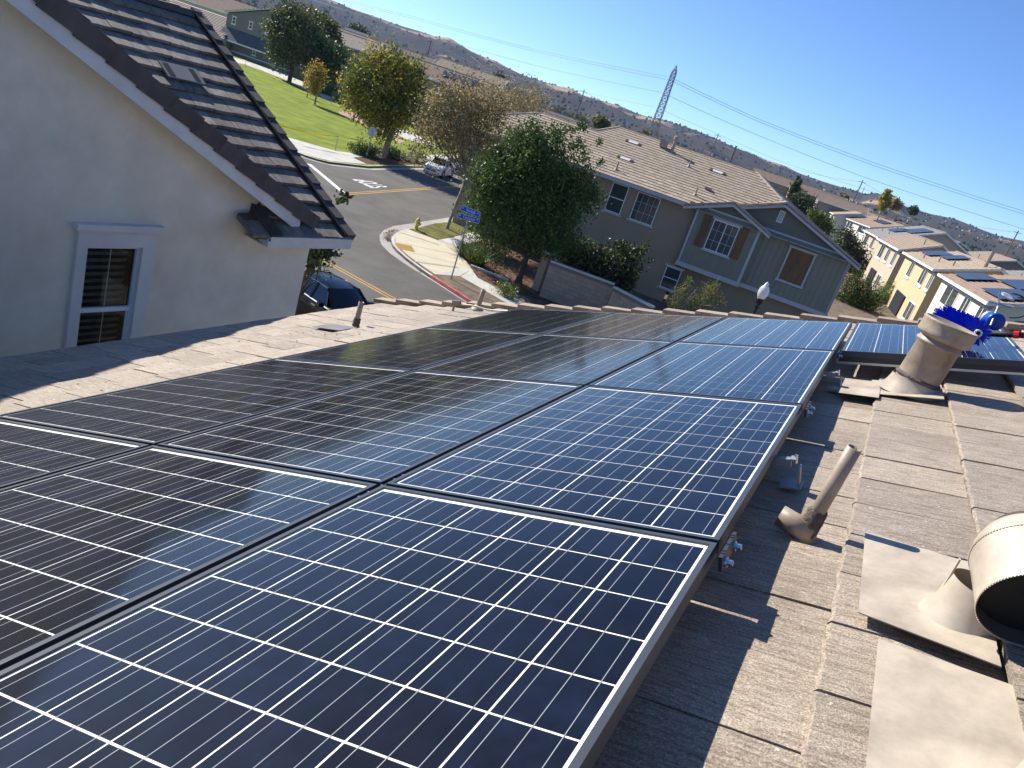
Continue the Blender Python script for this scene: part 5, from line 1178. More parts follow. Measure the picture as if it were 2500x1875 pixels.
o = b.build('bark_chips', mat('bark_chips', (.16, .09, .06), .9, .3, 3, island=.5)); tag(o, 'loose brown bark chips on the planting bed', 'bark chips', kind='stuff')

# ================================================================== STREET FURNITURE
# street name sign
sp = D3(1101, 681); t = thing('street_name_sign', 'blue double street name sign on a grey pole at the corner', 'street sign', tuple(sp))
zt_ = pt(1143, 512, sp)[2]
b = MB(); b.tube([(0, 0, -.1), (0, 0, zt_ - .15)], .032, 12); b.build('pole', 'galv', t)
dirS = np.array([cr[0], cr[1], 0]); dirS /= np.linalg.norm(dirS)
def blade(z, ang, text, w, h):
    d = np.array([math.cos(math.radians(ang)), math.sin(math.radians(ang)), 0]); n = np.array([d[1], -d[0], 0]); b = MB(); b.box((0, 0, z), (w, .02, h), (d, -n, U3)); o = b.build('blade', 'signblue', t)
    b = MB(); 
    for zz in (z + h / 2 - .008, z - h / 2 + .008): b.box(np.array([0, 0, zz]) + n * .0115, (w, .003, .012), (d, -n, U3))
    for x in (-w / 2 + .006, w / 2 - .006): b.box(d * x + U3 * z + n * .0115, (.012, .003, h - .03), (d, -n, U3))
    b.build('border', 'signwhite', o)
    me = text_mesh('lettering', text, h * .78, 'signwhite'); q = bpy.data.objects.new('lettering', me); COL.objects.link(q); q.parent = o
    c = U3 * z + n * .0125 + d * (.02); q.matrix_local = Matrix(((d[0] * .8, 0, n[0], c[0]), (d[1] * .8, 0, n[1], c[1]), (0, 1, 0, c[2]), (0, 0, 0, 1)))
    b = MB(); b.box(d * (w / 2 - .10) + U3 * (z + h * .18) + n * .0125, (.08, .002, .05), (d, -n, U3)); b.box(d * (-w / 2 + .08) + U3 * (z + .02) + n * .0125, (.07, .002, .09), (d, -n, U3)); b.build('small_print', 'signback', o)
blade(zt_ - .03, 2, 'Norfolk', .98, .24); blade(zt_ - .34, 38, 'Castleton', .98, .22)
# stop sign seen from behind
sp = D3(894, 385); tz = pt(908, 310, sp)[2]; t = thing('stop_sign', 'back of a grey octagonal stop sign on a thin pole before the lawn', 'stop sign', tuple(sp))
b = MB(); b.tube([(0, 0, -.1), (0, 0, tz - .1)], .03, 10); b.build('pole', 'galv', t)
d = dirS; n = np.array([cf[0], cf[1], 0]); n /= np.linalg.norm(n); cz = tz - .37
for nm, off, m_ in (('back_plate', 0.03, 'signback'), ('face', .036, 'red_plastic')):
    b = MB(); V = [d * .40 * math.cos(a) + U3 * .40 * math.sin(a) + n * off + [0, 0, cz] for a in [math.pi / 8 + k * math.pi / 4 for k in range(8)]]; V2 = [v + n * .005 for v in V]
    b.add(V + V2, [tuple(range(8)), tuple(range(8, 16))[::-1]] + [(i, i + 8, (i + 1) % 8 + 8, (i + 1) % 8) for i in range(8)]); b.build(nm, m_, t)
me = text_mesh('lettering', 'STOP', .27, 'signwhite'); q = bpy.data.objects.new('lettering', me); COL.objects.link(q); q.parent = t; c = n * .043 + [0, 0, cz]; q.matrix_local = Matrix(((-d[0], 0, n[0], c[0]), (-d[1], 0, n[1], c[1]), (0, 1, 0, c[2]), (0, 0, 0, 1)))
# hydrant
hp = D3(1015, 561); t = thing('fire_hydrant', 'yellow fire hydrant at the corner lawn kerb', 'fire hydrant', tuple(hp))
b = MB(); b.lathe([(.15, -.05), (.15, .04), (.10, .05), (.09, .42), (.13, .43), (.13, .47), (.12, .55), (.08, .62), (.03, .66), (.03, .72), (.0, .72)], (0, 0, 0), 16); b.build('barrel', 'hydrant', t, smooth=False)
for a in (-25, 65, 155):
    d_ = np.array([math.cos(math.radians(a)), math.sin(math.radians(a)), 0]); b = MB(); b.tube([d_ * .05 + U3 * .36, d_ * .19 + U3 * .36], .055, 10); b.build('outlet', 'hydrant', t); b = MB(); b.tube([d_ * .19 + U3 * .36, d_ * .22 + U3 * .36], .065, 8); b.build('cap', 'hydrant', t)
# tape posts and tape
def post(px, py, label, h=1.0): p = D3(px, py); b = MB(); b.tube([(0, 0, -.1), (0, 0, h)], .025, 8); o = b.build('tape_post', 'galv'); o.location = tuple(p); tag(o, label, 'post', 'thin posts carrying the yellow tape'); return p + [0, 0, h * .95]
pa = post(*z2(327, 738), 'tape post left of the stop sign on the lawn edge', 1.15); pb = post(*z2(760, 757), 'tape post right of the big gold tree'); pc = post(598, 165, 'tape post before the far left house'); pd_ = post(*z2(300, 425), 'tape post at the bend of the park path')
pL = gp(560, 250, CT + .95)
def tape(label, p, q, sag=.12, w=.15, kind_=0):
    b = MB(); n = 20; pr = None; rg = random.Random(int(p[0] * 10))
    for k in range(n + 1):
        s = k / n; c = p + (q - p) * s - U3 * sag * 4 * s * (1 - s); tw = (.25 + .75 * abs(math.sin(s * 9 + p[0]))) * w; a = c + U3 * tw / 2; d = c - U3 * tw / 2 + np.array([.03 * math.sin(s * 7), 0, 0])
        if pr is not None: b.add([pr[0], a, d, pr[1]], [(0, 1, 2, 3)])
        pr = (a, d)
    o = b.build('caution_tape', 'tape'); tag(o, label, 'tape', 'yellow tape strung across the lawn')
tape('long bright yellow tape sweeping left across the lawn', gp(680, 305, CT + 1.0), pa); tape('yellow tape run behind the stop sign and big tree', pa, pb, .1, .05); tape('thin yellow tape in front of the far left house', pc, gp(760, 232, CT + .9), .2, .06); tape('slack yellow tape beside the sunlit hedge', pd_, gp(*z2(380, 478), CT + .2), .1, .06)
# lamp with acorn globe
def lamp(px, pyb, pyt, ptx, dist, label, r=.24):
    p = at_dist(px, pyb, dist); top = at_dist(ptx, pyt, dist); base = np.array([p[0], p[1], CT]); t = thing('street_lamp', label, 'street lamp', tuple(base), 'acorn globe street lamps'); zt = top[2] - CT; zb_ = p[2] - CT; h = zt - zb_
    b = MB(); b.lathe([(.16, -.1), (.16, .3), (.09, .5), (.07, 1.2), (.055, zb_ - .35), (.10, zb_ - .30), (.06, zb_ - .25), (.11, zb_ - .14), (.14, zb_ - .05), (.15, zb_ + .02), (.12, zb_ + .05)], (0, 0, 0), 18); b.build('post', 'lampmetal', t, smooth=True)
    prof = [(.11, 0), (.17, .08 * h), (.225, .25 * h), (.24, .40 * h), (.225, .55 * h), (.17, .70 * h), (.10, .79 * h), (.085, .82 * h), (.10, .86 * h), (.075, .91 * h), (.05, .94 * h), (.02, h)]
    b = MB(); b.lathe([(a * r / .24, z + zb_) for a, z in prof], (0, 0, 0), 26); b.build('globe', 'lampglass', t, smooth=True); return t
lamp(1856, 731, 689, 1877, 30, 'clear acorn globe street lamp rising above our roof edge before the tan house', .20)
lamp(1268, 368, 350, 1272, 58, 'white globe of a street lamp poking out of the evergreen tree'); lamp(1307, 314, 305, 1310, 75, 'small white lamp globe above the evergreen near the bare tree', .2)
# block wall with pillars
def bwall(label, p, q, h, z0=CT):
    base = np.array([*p, z0]); t = thing('block_wall', label, 'garden wall', tuple(base)); d = np.array(q) - np.array(p); L = np.linalg.norm(d); d = np.array([*(d / L), 0]); n = np.array([d[1], -d[0], 0]); bw, bh = .40, .20; cells = []
    for r in range(int(h / bh)):
        k = 0; x = -bw / 2 if r % 2 else 0
        while x < L - .01: x0, x1 = max(0, x), min(L, x + bw); cells.append((x0, x1, r)); x += bw
    mes = {}
    for x0, x1, r in cells[:290]:
        key = round(x1 - x0, 2)
        if key not in mes:
            b = MB(); b.box((0, 0, 0), (key - .012, .15, bh - .012)); me = bpy.data.meshes.new('block'); me.from_pydata([tuple(v) for v in b.V], [], b.F); me.materials.append(M['block']); me.update(); mes[key] = me
        o = bpy.data.objects.new('block', mes[key]); COL.objects.link(o); o.parent = t; c = d * (x0 + x1) / 2; o.matrix_local = Matrix(((d[0], -n[0], 0, c[0]), (d[1], -n[1], 0, c[1]), (0, 0, 1, r * bh + bh / 2), (0, 0, 0, 1)))
    b = MB(); b.box(d * L / 2 + U3 * h / 2, (L, .13, h - .02), (d, n, U3)); b.build('mortar', 'joint', t)
    b = MB(); b.box(d * L / 2 + U3 * (h + .04), (L, .24, .08), (d, n, U3)); b.build('coping', 'concrete', t); return t
hw = 1.75
w0 = gp(*z2(1782, 1490), CT + hw)[:2]; w1 = gp(*z2(1905, 1535), CT + hw)[:2]; dw = w1 - w0; dw /= np.linalg.norm(dw)
bwall('grey block garden wall behind the glossy shrub', tuple(w0), tuple(w0 + dw * 3.2), hw)
pp = gp(*z2(1770, 1440), CT + hw + .12)
b = MB(); b.box((0, 0, .95), (.42, .42, 1.9), (E1, E2, U3)); t = thing('gate_pillar', 'square block pillar at the end of the garden wall', 'pillar', (pp[0], pp[1], CT)); b.build('shaft', 'block', t); b = MB(); b.box((0, 0, 1.94), (.52, .52, .08), (E1, E2, U3)); b.build('cap', 'concrete', t)
w2 = gp(1500, 703, CT + hw)[:2]; w3 = gp(1572, 740, CT + hw)[:2]; bwall('second low block wall with pale coping below the small window', tuple(w2), tuple(w3 + (w3 - w2) * .3), hw)

# ================================================================== CARS
def car(name, label, paint, loc, ang, L=4.75, Wd=1.84, Hh=1.46, group=None, seed=1):
    """x forward"""
    t = thing(name, label, 'car', tuple(loc)); t.rotation_euler = (0, 0, ang); bpy.context.view_layer.update()
    hL = L / 2; hw_ = Wd / 2
    # lower body loft: stations x, bottom z, shoulder z, half width
    S = [(-hL, .45, .70, hw_ * .72), (-hL + .06, .30, .88, hw_ * .86), (-hL + .35, .22, .98, hw_ * .96), (-hL + 1.0, .20, .98, hw_), (-.5, .20, .93, hw_), (.6, .20, .92, hw_), (hL - 1.35, .20, .92, hw_), (hL - .8, .20, .86, hw_ * .98), (hL - .3, .22, .76, hw_ * .92), (hL - .06, .28, .66, hw_ * .80), (hL, .38, .56, hw_ * .66)]
    n = 12; V = []
    for x, zb0, zs, w in S:
        for k in range(n):
            a = k / (n - 1); # from left bottom over the top to right bottom
            y = [-1, -1.0, -1.0, -.985, -.94, -.5, .5, .94, .985, 1.0, 1.0, 1][k] * w; z = [zb0, zb0 + .12, (zb0 + zs) * .5, zs - .10, zs - .01, zs + .03, zs + .03, zs - .01, zs - .10, (zb0 + zs) * .5, zb0 + .12, zb0][k]; V.append((x, y, z))
    Fc = [(i * n + k, i * n + k + 1, (i + 1) * n + k + 1, (i + 1) * n + k) for i in range(len(S) - 1) for k in range(n - 1)] + [(i * n, (i + 1) * n, (i + 1) * n + n - 1, i * n + n - 1) for i in range(len(S) - 1)] + [tuple(range(n)), tuple((len(S) - 1) * n + k for k in range(n))[::-1]]
    o = mesh_obj('body', V, Fc, M[paint], t, True); bm = bmesh.new(); bm.from_mesh(o.data); bmesh.ops.recalc_face_normals(bm, faces=bm.faces)
    bmesh.ops.subdivide_edges(bm, edges=bm.edges[:], cuts=1, smooth=.6); bm.to_mesh(o.data); bm.free()
    # cabin
    C = [(-hL + .55, .96, .70), (-hL + 1.35, Hh - .06, .56), (-.35, Hh, .58), (.35, Hh - .03, .57), (hL - 1.42, .93, .74)]   # x, z, half width
    def cab(xs, m, nm, par, z_off=0): pass
    b0 = [(-hL + .55, .95, hw_ * .80), (hL - 1.42, .92, hw_ * .84)]
    roof = [(-hL + 1.30, Hh - .05, hw_ * .60), (-.45, Hh, hw_ * .66), (.25, Hh - .03, hw_ * .64)]
    # glasshouse: windscreen, rear screen, sides
    def qd(nm, P, m, off=0): b = MB(); b.add(P, [tuple(range(len(P)))]); return b.build(nm, m, t)
    wsb, wst = (hL - 1.38, .91), (.38, Hh - .07); rsb, rst = (-hL + .55, .95), (-hL + 1.28, Hh - .09)
    def grid(nm, A, B, C_, D_q, m, nu=6, bulge=.05, ax=(1, 0, .4)):
        V = []; A, B, C_, D_q = map(np.array, (A, B, C_, D_q)); ax = np.array(ax, float)
        for i in range(nu + 1):
            for j in range(nu + 1):
                u, v = i / nu, j / nu; V.append((A * (1 - u) + B * u) * (1 - v) + (D_q * (1 - u) + C_ * u) * v + ax * bulge * 4 * u * (1 - u))
        o = mesh_obj(nm, V, [(i * (nu + 1) + j, (i + 1) * (nu + 1) + j, (i + 1) * (nu + 1) + j + 1, i * (nu + 1) + j + 1) for i in range(nu) for j in range(nu)], M[m], t, True); return o
    grid('windscreen', (wsb[0], -hw_ * .80, wsb[1]), (wsb[0], hw_ * .80, wsb[1]), (wst[0], hw_ * .60, wst[1]), (wst[0], -hw_ * .60, wst[1]), 'carglass', bulge=.10)
    grid('rear_window', (rsb[0], hw_ * .74, rsb[1]), (rsb[0], -hw_ * .74, rsb[1]), (rst[0], -hw_ * .56, rst[1]), (rst[0], hw_ * .56, rst[1]), 'carglass', bulge=.07, ax=(-1, 0, .4))
    # roof skin
    RS = [(rst[0] - .03, Hh - .10, .57), (-hL + 1.55, Hh - .035, .64), (-.5, Hh, .67), (0, Hh - .01, .66), (wst[0] + .05, Hh - .075, .62)]; V = []; m_ = 9
    for x, z, w in RS:
        for k in range(m_): u = -1 + 2 * k / (m_ - 1); V.append((x, u * hw_ * w * 1.0, z + .015 - .055 * u ** 4 - .02 * u * u))
    mesh_obj('roof', V, [(i * m_ + k, (i + 1) * m_ + k, (i + 1) * m_ + k + 1, i * m_ + k + 1) for i in range(len(RS) - 1) for k in range(m_ - 1)], M[paint], t, True)
    for s in (-1, 1):
        yb_, yt_ = s * hw_ * .90, s * hw_ * .655
        def sd(x, top): return (x, yt_ if top else yb_, (Hh - .085) if top else .93)
        P = [(-hL + .95, yb_, .94), (-.12, yb_, .92), (-.14, yt_, Hh - .07), (-hL + 1.42, yt_, Hh - .115)]; qd('side_window', P, 'carglass')
        P = [(-.04, yb_, .92), (hL - 1.62, yb_, .91), (.42, yt_, Hh - .105), (-.06, yt_, Hh - .07)]; qd('side_window', P, 'carglass')
        b = MB(); 
        for p, q in (((wsb[0], s * hw_ * .82, wsb[1]), (wst[0], s * hw_ * .635, wst[1])), ((rsb[0] + .05, s * hw_ * .80, rsb[1]), (rst[0], s * hw_ * .60, rst[1])), ((-.08, yb_, .92), (-.10, yt_, Hh - .065))): b.bar(p, q, .075, .05)
        b.bar((rst[0], s * hw_ * .60, Hh - .10), (wst[0], s * hw_ * .635, Hh - .08), .06, .04); b.build('pillar', paint, t)
        b = MB(); b.tube([(-hL + .95, yb_ + s * .008, .935), (-.1, yb_ + s * .012, .915), (hL - 1.6, yb_ + s * .01, .90)], .007, 6); b.tube([(-hL + .95, yb_ + s * .004, .94), (-hL + 1.40, yt_ + s * .01, Hh - .10), (-.1, yt_ + s * .012, Hh - .055), (.42, yt_ + s * .01, Hh - .09), (hL - 1.6, yb_ + s * .008, .905)], .005, 6); b.build('chrome_strip', 'chrome', t)
        b = MB(); b.box((hL - 1.72, s * (hw_ + .07), .98), (.12, .20, .13)); mi = b.build('mirror', paint, t)
        for xh in (-.95, .25): b = MB(); b.box((xh, s * (hw_ + .008), .80), (.2, .03, .035)); b.build('door_handle', 'chrome', t)
        b = MB()
        for xd in (-1.15, -.08, 1.02): b.box((xd, s * (hw_ + .0005), .60), (.012, .006, .62))
        b.build('door_gap', 'rubber', t)
        for xw in (-hL + .92, hL - .90):
            A3 = ((1, 0, 0), (0, 0, 1), (0, 1, 0)); c = (xw, s * (hw_ - .10), .325)
            b = MB(); b.lathe([(.34, -.11), (.355, -.08), (.355, .08), (.34, .115), (.22, .115)], c, 22, ((1, 0, 0), (0, 0, 1), (0, s, 0)), cap=False); w_ = b.build('wheel', 'tyre', t)
            b = MB(); b.lathe([(.22, .10), (.20, .09), (.06, .105), (.0, .105)], c, 10, ((1, 0, 0), (0, 0, 1), (0, s, 0)), cap=False); b.build('rim', 'alu', w_)
            b = MB(); b.lathe([(.40, .012), (.36, .012)], (xw, s * (hw_ - .0), .35), 22, ((1, 0, 0), (0, 0, 1), (0, s, 0)), cap=False); b.build('wheel_arch', 'rubber', t)
        b = MB(); b.box((hL - .16, s * hw_ * .66, .66), (.26, .36, .13)); b.build('headlight', 'headlamp', t)
        b = MB(); b.box((-hL + .10, s * hw_ * .66, .78), (.14, .36, .14)); b.build('tail_light', 'red_plastic', t)
    b = MB(); b.box((hL - .01, 0, .47), (.05, .95, .14)); b.box((hL - .05, 0, .30), (.06, 1.2, .10)); b.build('grille', 'rubber', t)
    b = MB(); b.box((-hL, 0, .62), (.02, .42, .12)); b.build('number_plate', 'signwhite', t)
    b = MB(); b.add([(-.95, -.02, Hh + .012), (-.80, -.02, Hh + .012), (-.95, 0, Hh + .075), (-.95, .02, Hh + .012), (-.80, .02, Hh + .012)], [(0, 1, 2), (3, 2, 4), (0, 2, 3), (1, 4, 2)]); b.build('antenna_fin', paint, t)
    return t
# black car parked by our kerb, nose to the right
kc = gp(905, 742, GZ + 1.0)
ca = car('parked_car', 'black sedan parked at our kerb between the two houses', 'carpaint_k', (gp(822, 700, GZ + 1.35)[0] - .1, gp(822, 700, GZ + 1.35)[1] + .1, GZ + .005), math.radians(-12.6))
pw = gp(*zb(1500, 850), GZ + .5); a_w = math.atan2(-.968, .25)
car('parked_car', 'white hatchback parked at the far kerb facing us, half hidden by the thin tree', 'carpaint_w', (pw[0] - .9 - .25 * .5, pw[1] + 2.1, GZ + .005), a_w, L=4.3, Wd=1.74, Hh=1.52)
car('parked_car', 'second white car parked behind the white hatchback, mostly hidden by twigs', 'carpaint_w', (pw[0] - 2.6, pw[1] + 8.9, GZ + .005), a_w, L=4.6, Wd=1.8, Hh=1.48)

# ================================================================== HOUSES FARTHER OFF
def rgbm(key, c, **k):
    if key not in M: M[key] = mat(key, c, **k)
    return key
roofs = {'grey': rgbm('roof_grey', (.24, .23, .22), rough=.85, var=.12, scale=1.5), 'brown': rgbm('roof_brown', (.30, .235, .18), rough=.85, var=.12, scale=1.5), 'red': rgbm('roof_red', (.30, .22, .165), rough=.85, var=.14, scale=1.5), 'tan': rgbm('roof_tan', (.36, .29, .215), rough=.85, var=.12, scale=1.5), 'pale': rgbm('roof_pale', (.40, .33, .27), rough=.85, var=.10, scale=1.5)}
walls = {'cream': rgbm('wall_cream', (.66, .62, .47), rough=.9, var=.04), 'yellow': rgbm('wall_yellow', (.52, .41, .24), rough=.9, var=.05), 'beige': rgbm('wall_beige', (.44, .375, .28), rough=.9, var=.05), 'tan': rgbm('wall_tan', (.30, .25, .19), rough=.9, var=.05), 'white': rgbm('wall_white', (.60, .57, .50), rough=.9, var=.04), 'sage': rgbm('wall_sage', (.23, .205, .17), rough=.9, var=.05)}
def gable_house(label, o, d, L, run, rise, ze, wall, roof, windows=(), pv=(), pipes=(), over=.45, asym=None, lower=(), tiles=True, group=None, capL=True, name='terrace_house'):
    """o: near eave corner (front), d: unit along the eave away from us, run: eave->ridge horizontally, w = across"""
    o = np.array(o, float); d = np.array([d[0], d[1], 0]) / np.linalg.norm(d[:2]); w = np.array([d[1], -d[0], 0]); t = thing(name, label, 'house', (o[0], o[1], GZ), group); po = np.array([o[0], o[1], GZ])
    run2 = asym or run; P = lambda a, c, z: np.array([o[0], o[1], 0]) + d * a + w * c + U3 * z
    zr = ze + rise; c0, c1 = over, run + run2 - over; a0, a1 = over * .7, L - over * .7; rr = zr - over * rise / run - .12
    b = MB(po); sl = rise / run; zw0 = ze + over * sl - .16
    b.add([P(a0, c0, GZ), P(a0, c1, GZ), P(a0, c1, zw0), P(a0, run, zr - .16), P(a0, c0, zw0), P(a1, c0, GZ), P(a1, c1, GZ), P(a1, c1, zw0), P(a1, run, zr - .16), P(a1, c0, zw0)],
          [(0, 1, 2, 3, 4), (9, 8, 7, 6, 5), (0, 4, 9, 5), (1, 6, 7, 2)]); b.build('wall', walls[wall], t)
    rl = math.hypot(run, rise)
    for sgn, rn, nm in ((1, run, 0), (-1, run2, 1)):
        L2 = math.hypot(rn, rise); e0 = P(0, 0, ze) if sgn > 0 else P(0, run + run2, ze); upd = (w * sgn * rn + U3 * rise) / L2
        if tiles and sgn > 0: slope(t, e0, d, upd, [(0, 0), (L, 0), (L, L2), (0, L2)], ex=.38, tw=.66, th=.045, material=roofs[roof], seed=3)
        else:
            b = MB(po); n_ = np.cross(d, upd); n_ = n_ if n_[2] > 0 else -n_; b.add([e0, e0 + d * L, e0 + d * L + upd * L2, e0 + upd * L2, e0 - n_ * .12, e0 + d * L - n_ * .12, e0 + d * L + upd * L2 - n_ * .12, e0 + upd * L2 - n_ * .12], [(0, 1, 2, 3), (7, 6, 5, 4), (0, 4, 5, 1), (1, 5, 6, 2), (2, 6, 7, 3), (3, 7, 4, 0)]); b.build('roof_slope', roofs[roof], t)
    b = MB(po); b.bar(P(0, -.03, ze - .10), P(L, -.03, ze - .10), .05, .20); b.bar(P(-.03, 0, ze - .12), P(-.03, run, zr - .12), .05, .22); b.bar(P(-.03, run, zr - .12), P(-.03, run + run2, ze - .12), .05, .22); b.build('fascia', 'white', t)
    if capL: ridge_caps(t, P(0, run, zr + .02), P(L, run, zr + .02), roofs[roof], .42, .28, .08)
    for (f0, f1, zb, zt, *x) in windows:
        wobj = window(t, P(L * f0, c0, zb), d, -w, L * (f1 - f0), zt - zb, frame=.12, sill=.16, m_sill='white', split=(len(x) == 0), rail=False)
    for (f0, f1, zb, zt) in lower:
        b = MB(po); b.box(P(L * (f0 + f1) / 2, c0 + .1, (zb + zt) / 2), (L * (f1 - f0), .5, zt - zb), (d, w, U3)); b.build('garage_shade_block', 'rubber', t)  # black block proud of the wall; a recess's shade put into its colour
    n_ = np.cross(d, (w * run + U3 * rise) / rl); n_ = n_ if n_[2] > 0 else -n_; upd = (w * run + U3 * rise) / rl; e0 = P(0, 0, ze)
    for (a, v, la, lv) in pv:
        nx = max(1, int(round(la / 1.7))); ny = max(1, int(round(lv / 1.0)))
        for i in range(nx):
            for j in range(ny):
                b = MB(po); b.box(e0 + d * (a + la * (i + .5) / nx) + upd * (v + lv * (j + .5) / ny) + n_ * .14, (la / nx - .03, lv / ny - .03, .04), (d, upd, n_)); b.build('solar_module', 'pv_far', t)
    for (a, v, h) in pipes:
        b = MB(po); p = e0 + d * a + upd * v; b.tube([p - U3 * .1, p + U3 * h], .07 if h < 1 else .16, 8); b.build('vent_pipe', 'ventpaint', t)
    return t
def E4(n1, n2, z=-2.6): a = gp(*z4(*n1), z); c = gp(*z4(*n2), z); dd = a - c; return c, dd / np.linalg.norm(dd), float(np.linalg.norm(dd))
GR = 'houses in the row to the right'
o_, d_, L_ = E4((1445, 1170), (1890, 1430)); gable_house('pale cream house with pinkish roof and dark solar panels, nearest of the right-hand row', o_, d_, L_, 6.0, 2.1, -2.6, 'cream', 'red', windows=((.56, .83, -4.55, -2.98), (.32, .44, -4.3, -3.0), (.05, .17, -4.3, -3.0)), pv=((11.5, .9, 4.8, 2.1), (6.0, 3.0, 6.0, 2.2), (.6, .8, 5.5, 2.2), (1.5, 3.2, 4.5, 2.2)), group=GR)
o_, d_, L_ = E4((1125, 975), (1400, 1130)); gable_house('yellow stucco house with white window trim in the right-hand row', o_, d_, L_, 4.82, 1.82, -2.6, 'yellow', 'tan', windows=((.02, .10, -4.55, -2.98), (.20, .34, -4.58, -2.98), (.60, .72, -4.65, -3.0), (.10, .28, -7.9, -6.1)), pv=((12.5, 1.5, 5.5, 2.2), (8.0, 2.4, 4.0, 2.0)), pipes=((3, 2, .5), (7, 1.5, .5), (11, .8, .5), (1.5, 4.2, 1.4)), lower=((.42, .72, -8.3, -6.2),), group=GR)
o_, d_, L_ = E4((890, 850), (1085, 955)); gable_house('beige house with plain brown roof between the yellow house and the grey-roofed house', o_, d_, L_, 4.04, 1.98, -2.6, 'beige', 'brown', windows=((.10, .2, -4.7, -3.0), (.36, .48, -4.7, -3.0), (.62, .80, -4.8, -3.0), (.25, .4, -8.0, -6.2)), lower=((.5, .75, -8.3, -6.2),), pipes=((3, 3, .6),), group=GR)
o_, d_, L_ = E4((765, 775), (900, 845)); gable_house('beige house with smooth grey roof and black framed solar panels', o_, d_, L_, 7.95, 3.47, -2.6, 'beige', 'grey', windows=((.25, .38, -4.7, -3.0), (.62, .85, -4.8, -3.0)), pv=((7, 3, 7, 2.2), (2, 4.5, 8, 3)), pipes=((9, 3.5, .7), (5, 2, .5), (12, 2.0, .4)), group=GR)
o_, d_, L_ = E4((550, 650), (830, 755)); gable_house('white house with dark shutters and reddish roof behind the grey-roofed house', o_, d_, L_ * .9, 7, 2.6, -2.6, 'white', 'red', windows=((.15, .4, -4.6, -3.0), (.6, .8, -4.6, -3.0)), pv=((14, 1, 7, 2), (3, 4, 6, 2)), pipes=((9, 5, 1.2),), group=GR)
o_, d_, L_ = E4((425, 595), (500, 635)); gable_house('cream house with tan roof far along the right-hand row', o_, d_, L_, 6, 2.2, -2.6, 'white', 'tan', windows=((.1, .3, -4.6, -3.0), (.5, .7, -4.6, -3.0)), pipes=((9, 3, .7),), group=GR)
o_, d_, L_ = E4((300, 540), (390, 585)); gable_house('farthest cream house of the right-hand row with several grey solar panels', o_, d_, L_, 7, 2.4, -2.6, 'cream', 'grey', windows=((.1, .25, -4.6, -3.0), (.4, .55, -4.6, -3.0), (.7, .85, -4.6, -3.0)), pv=((5, 1, 8, 2), (18, 2, 8, 3), (26, 1, 7, 2)), group=GR)
# back row, ridges seen over the first row
for k, (o2, dd2, L2, rn, rs, ze2, wl_, rf, lb) in enumerate((
    ((16.5, 84), (-.14, .99), 15, 6.5, 2.3, -2.4, 'tan', 'grey', 'grey-roofed house of the back row behind the yellow house'),
    ((21, 66), (-.14, .99), 14, 6.5, 2.3, -2.6, 'tan', 'brown', 'brown-roofed house of the back row at the right edge of the photo'),
    ((14.0, 108), (-.16, .98), 18, 7.5, 2.7, -2.2, 'tan', 'grey', 'wide grey-roofed house of the back row behind the dark gable'),
    ((9, 140), (-.16, .98), 17, 7, 2.6, -2.2, 'tan', 'brown', 'brown-roofed house of the back row in the distance'),
    ((2.5, 190), (-.16, .98), 20, 8, 2.8, -2.4, 'sage', 'grey', 'distant grey-roofed house of the back row left of the others'))):
    gable_house(lb, (*o2, 0), dd2, L2, rn, rs, ze2, wl_, rf, group='back row of houses on the right', pipes=((4, 3, .7), (9, 2, .6)))
def px_house(label, px, py, dist, ang, L, run, rise, wall, roof, windows=(), pv=(), gable_front=False, group='houses beyond the park'):
    """ridge centre appears at px,py at this distance; ang = azimuth of the ridge (deg from +y)"""
    c = at_dist(px, py, dist); d = np.array([math.sin(math.radians(ang)), math.cos(math.radians(ang)), 0]); w = np.array([d[1], -d[0], 0]); ze = c[2] - rise; 
    if np.dot(w, np.array([c[0], c[1], 0])) < 0: d = -d; w = -w
    o = c - d * L / 2 - w * run; return gable_house(label, (o[0], o[1], 0), d, L, run, rise, ze, wall, roof, windows, pv, tiles=True, capL=True, group=group, name='house')
W2 = ((.15, .3, -4.6, -3.2), (.6, .75, -4.6, -3.2))
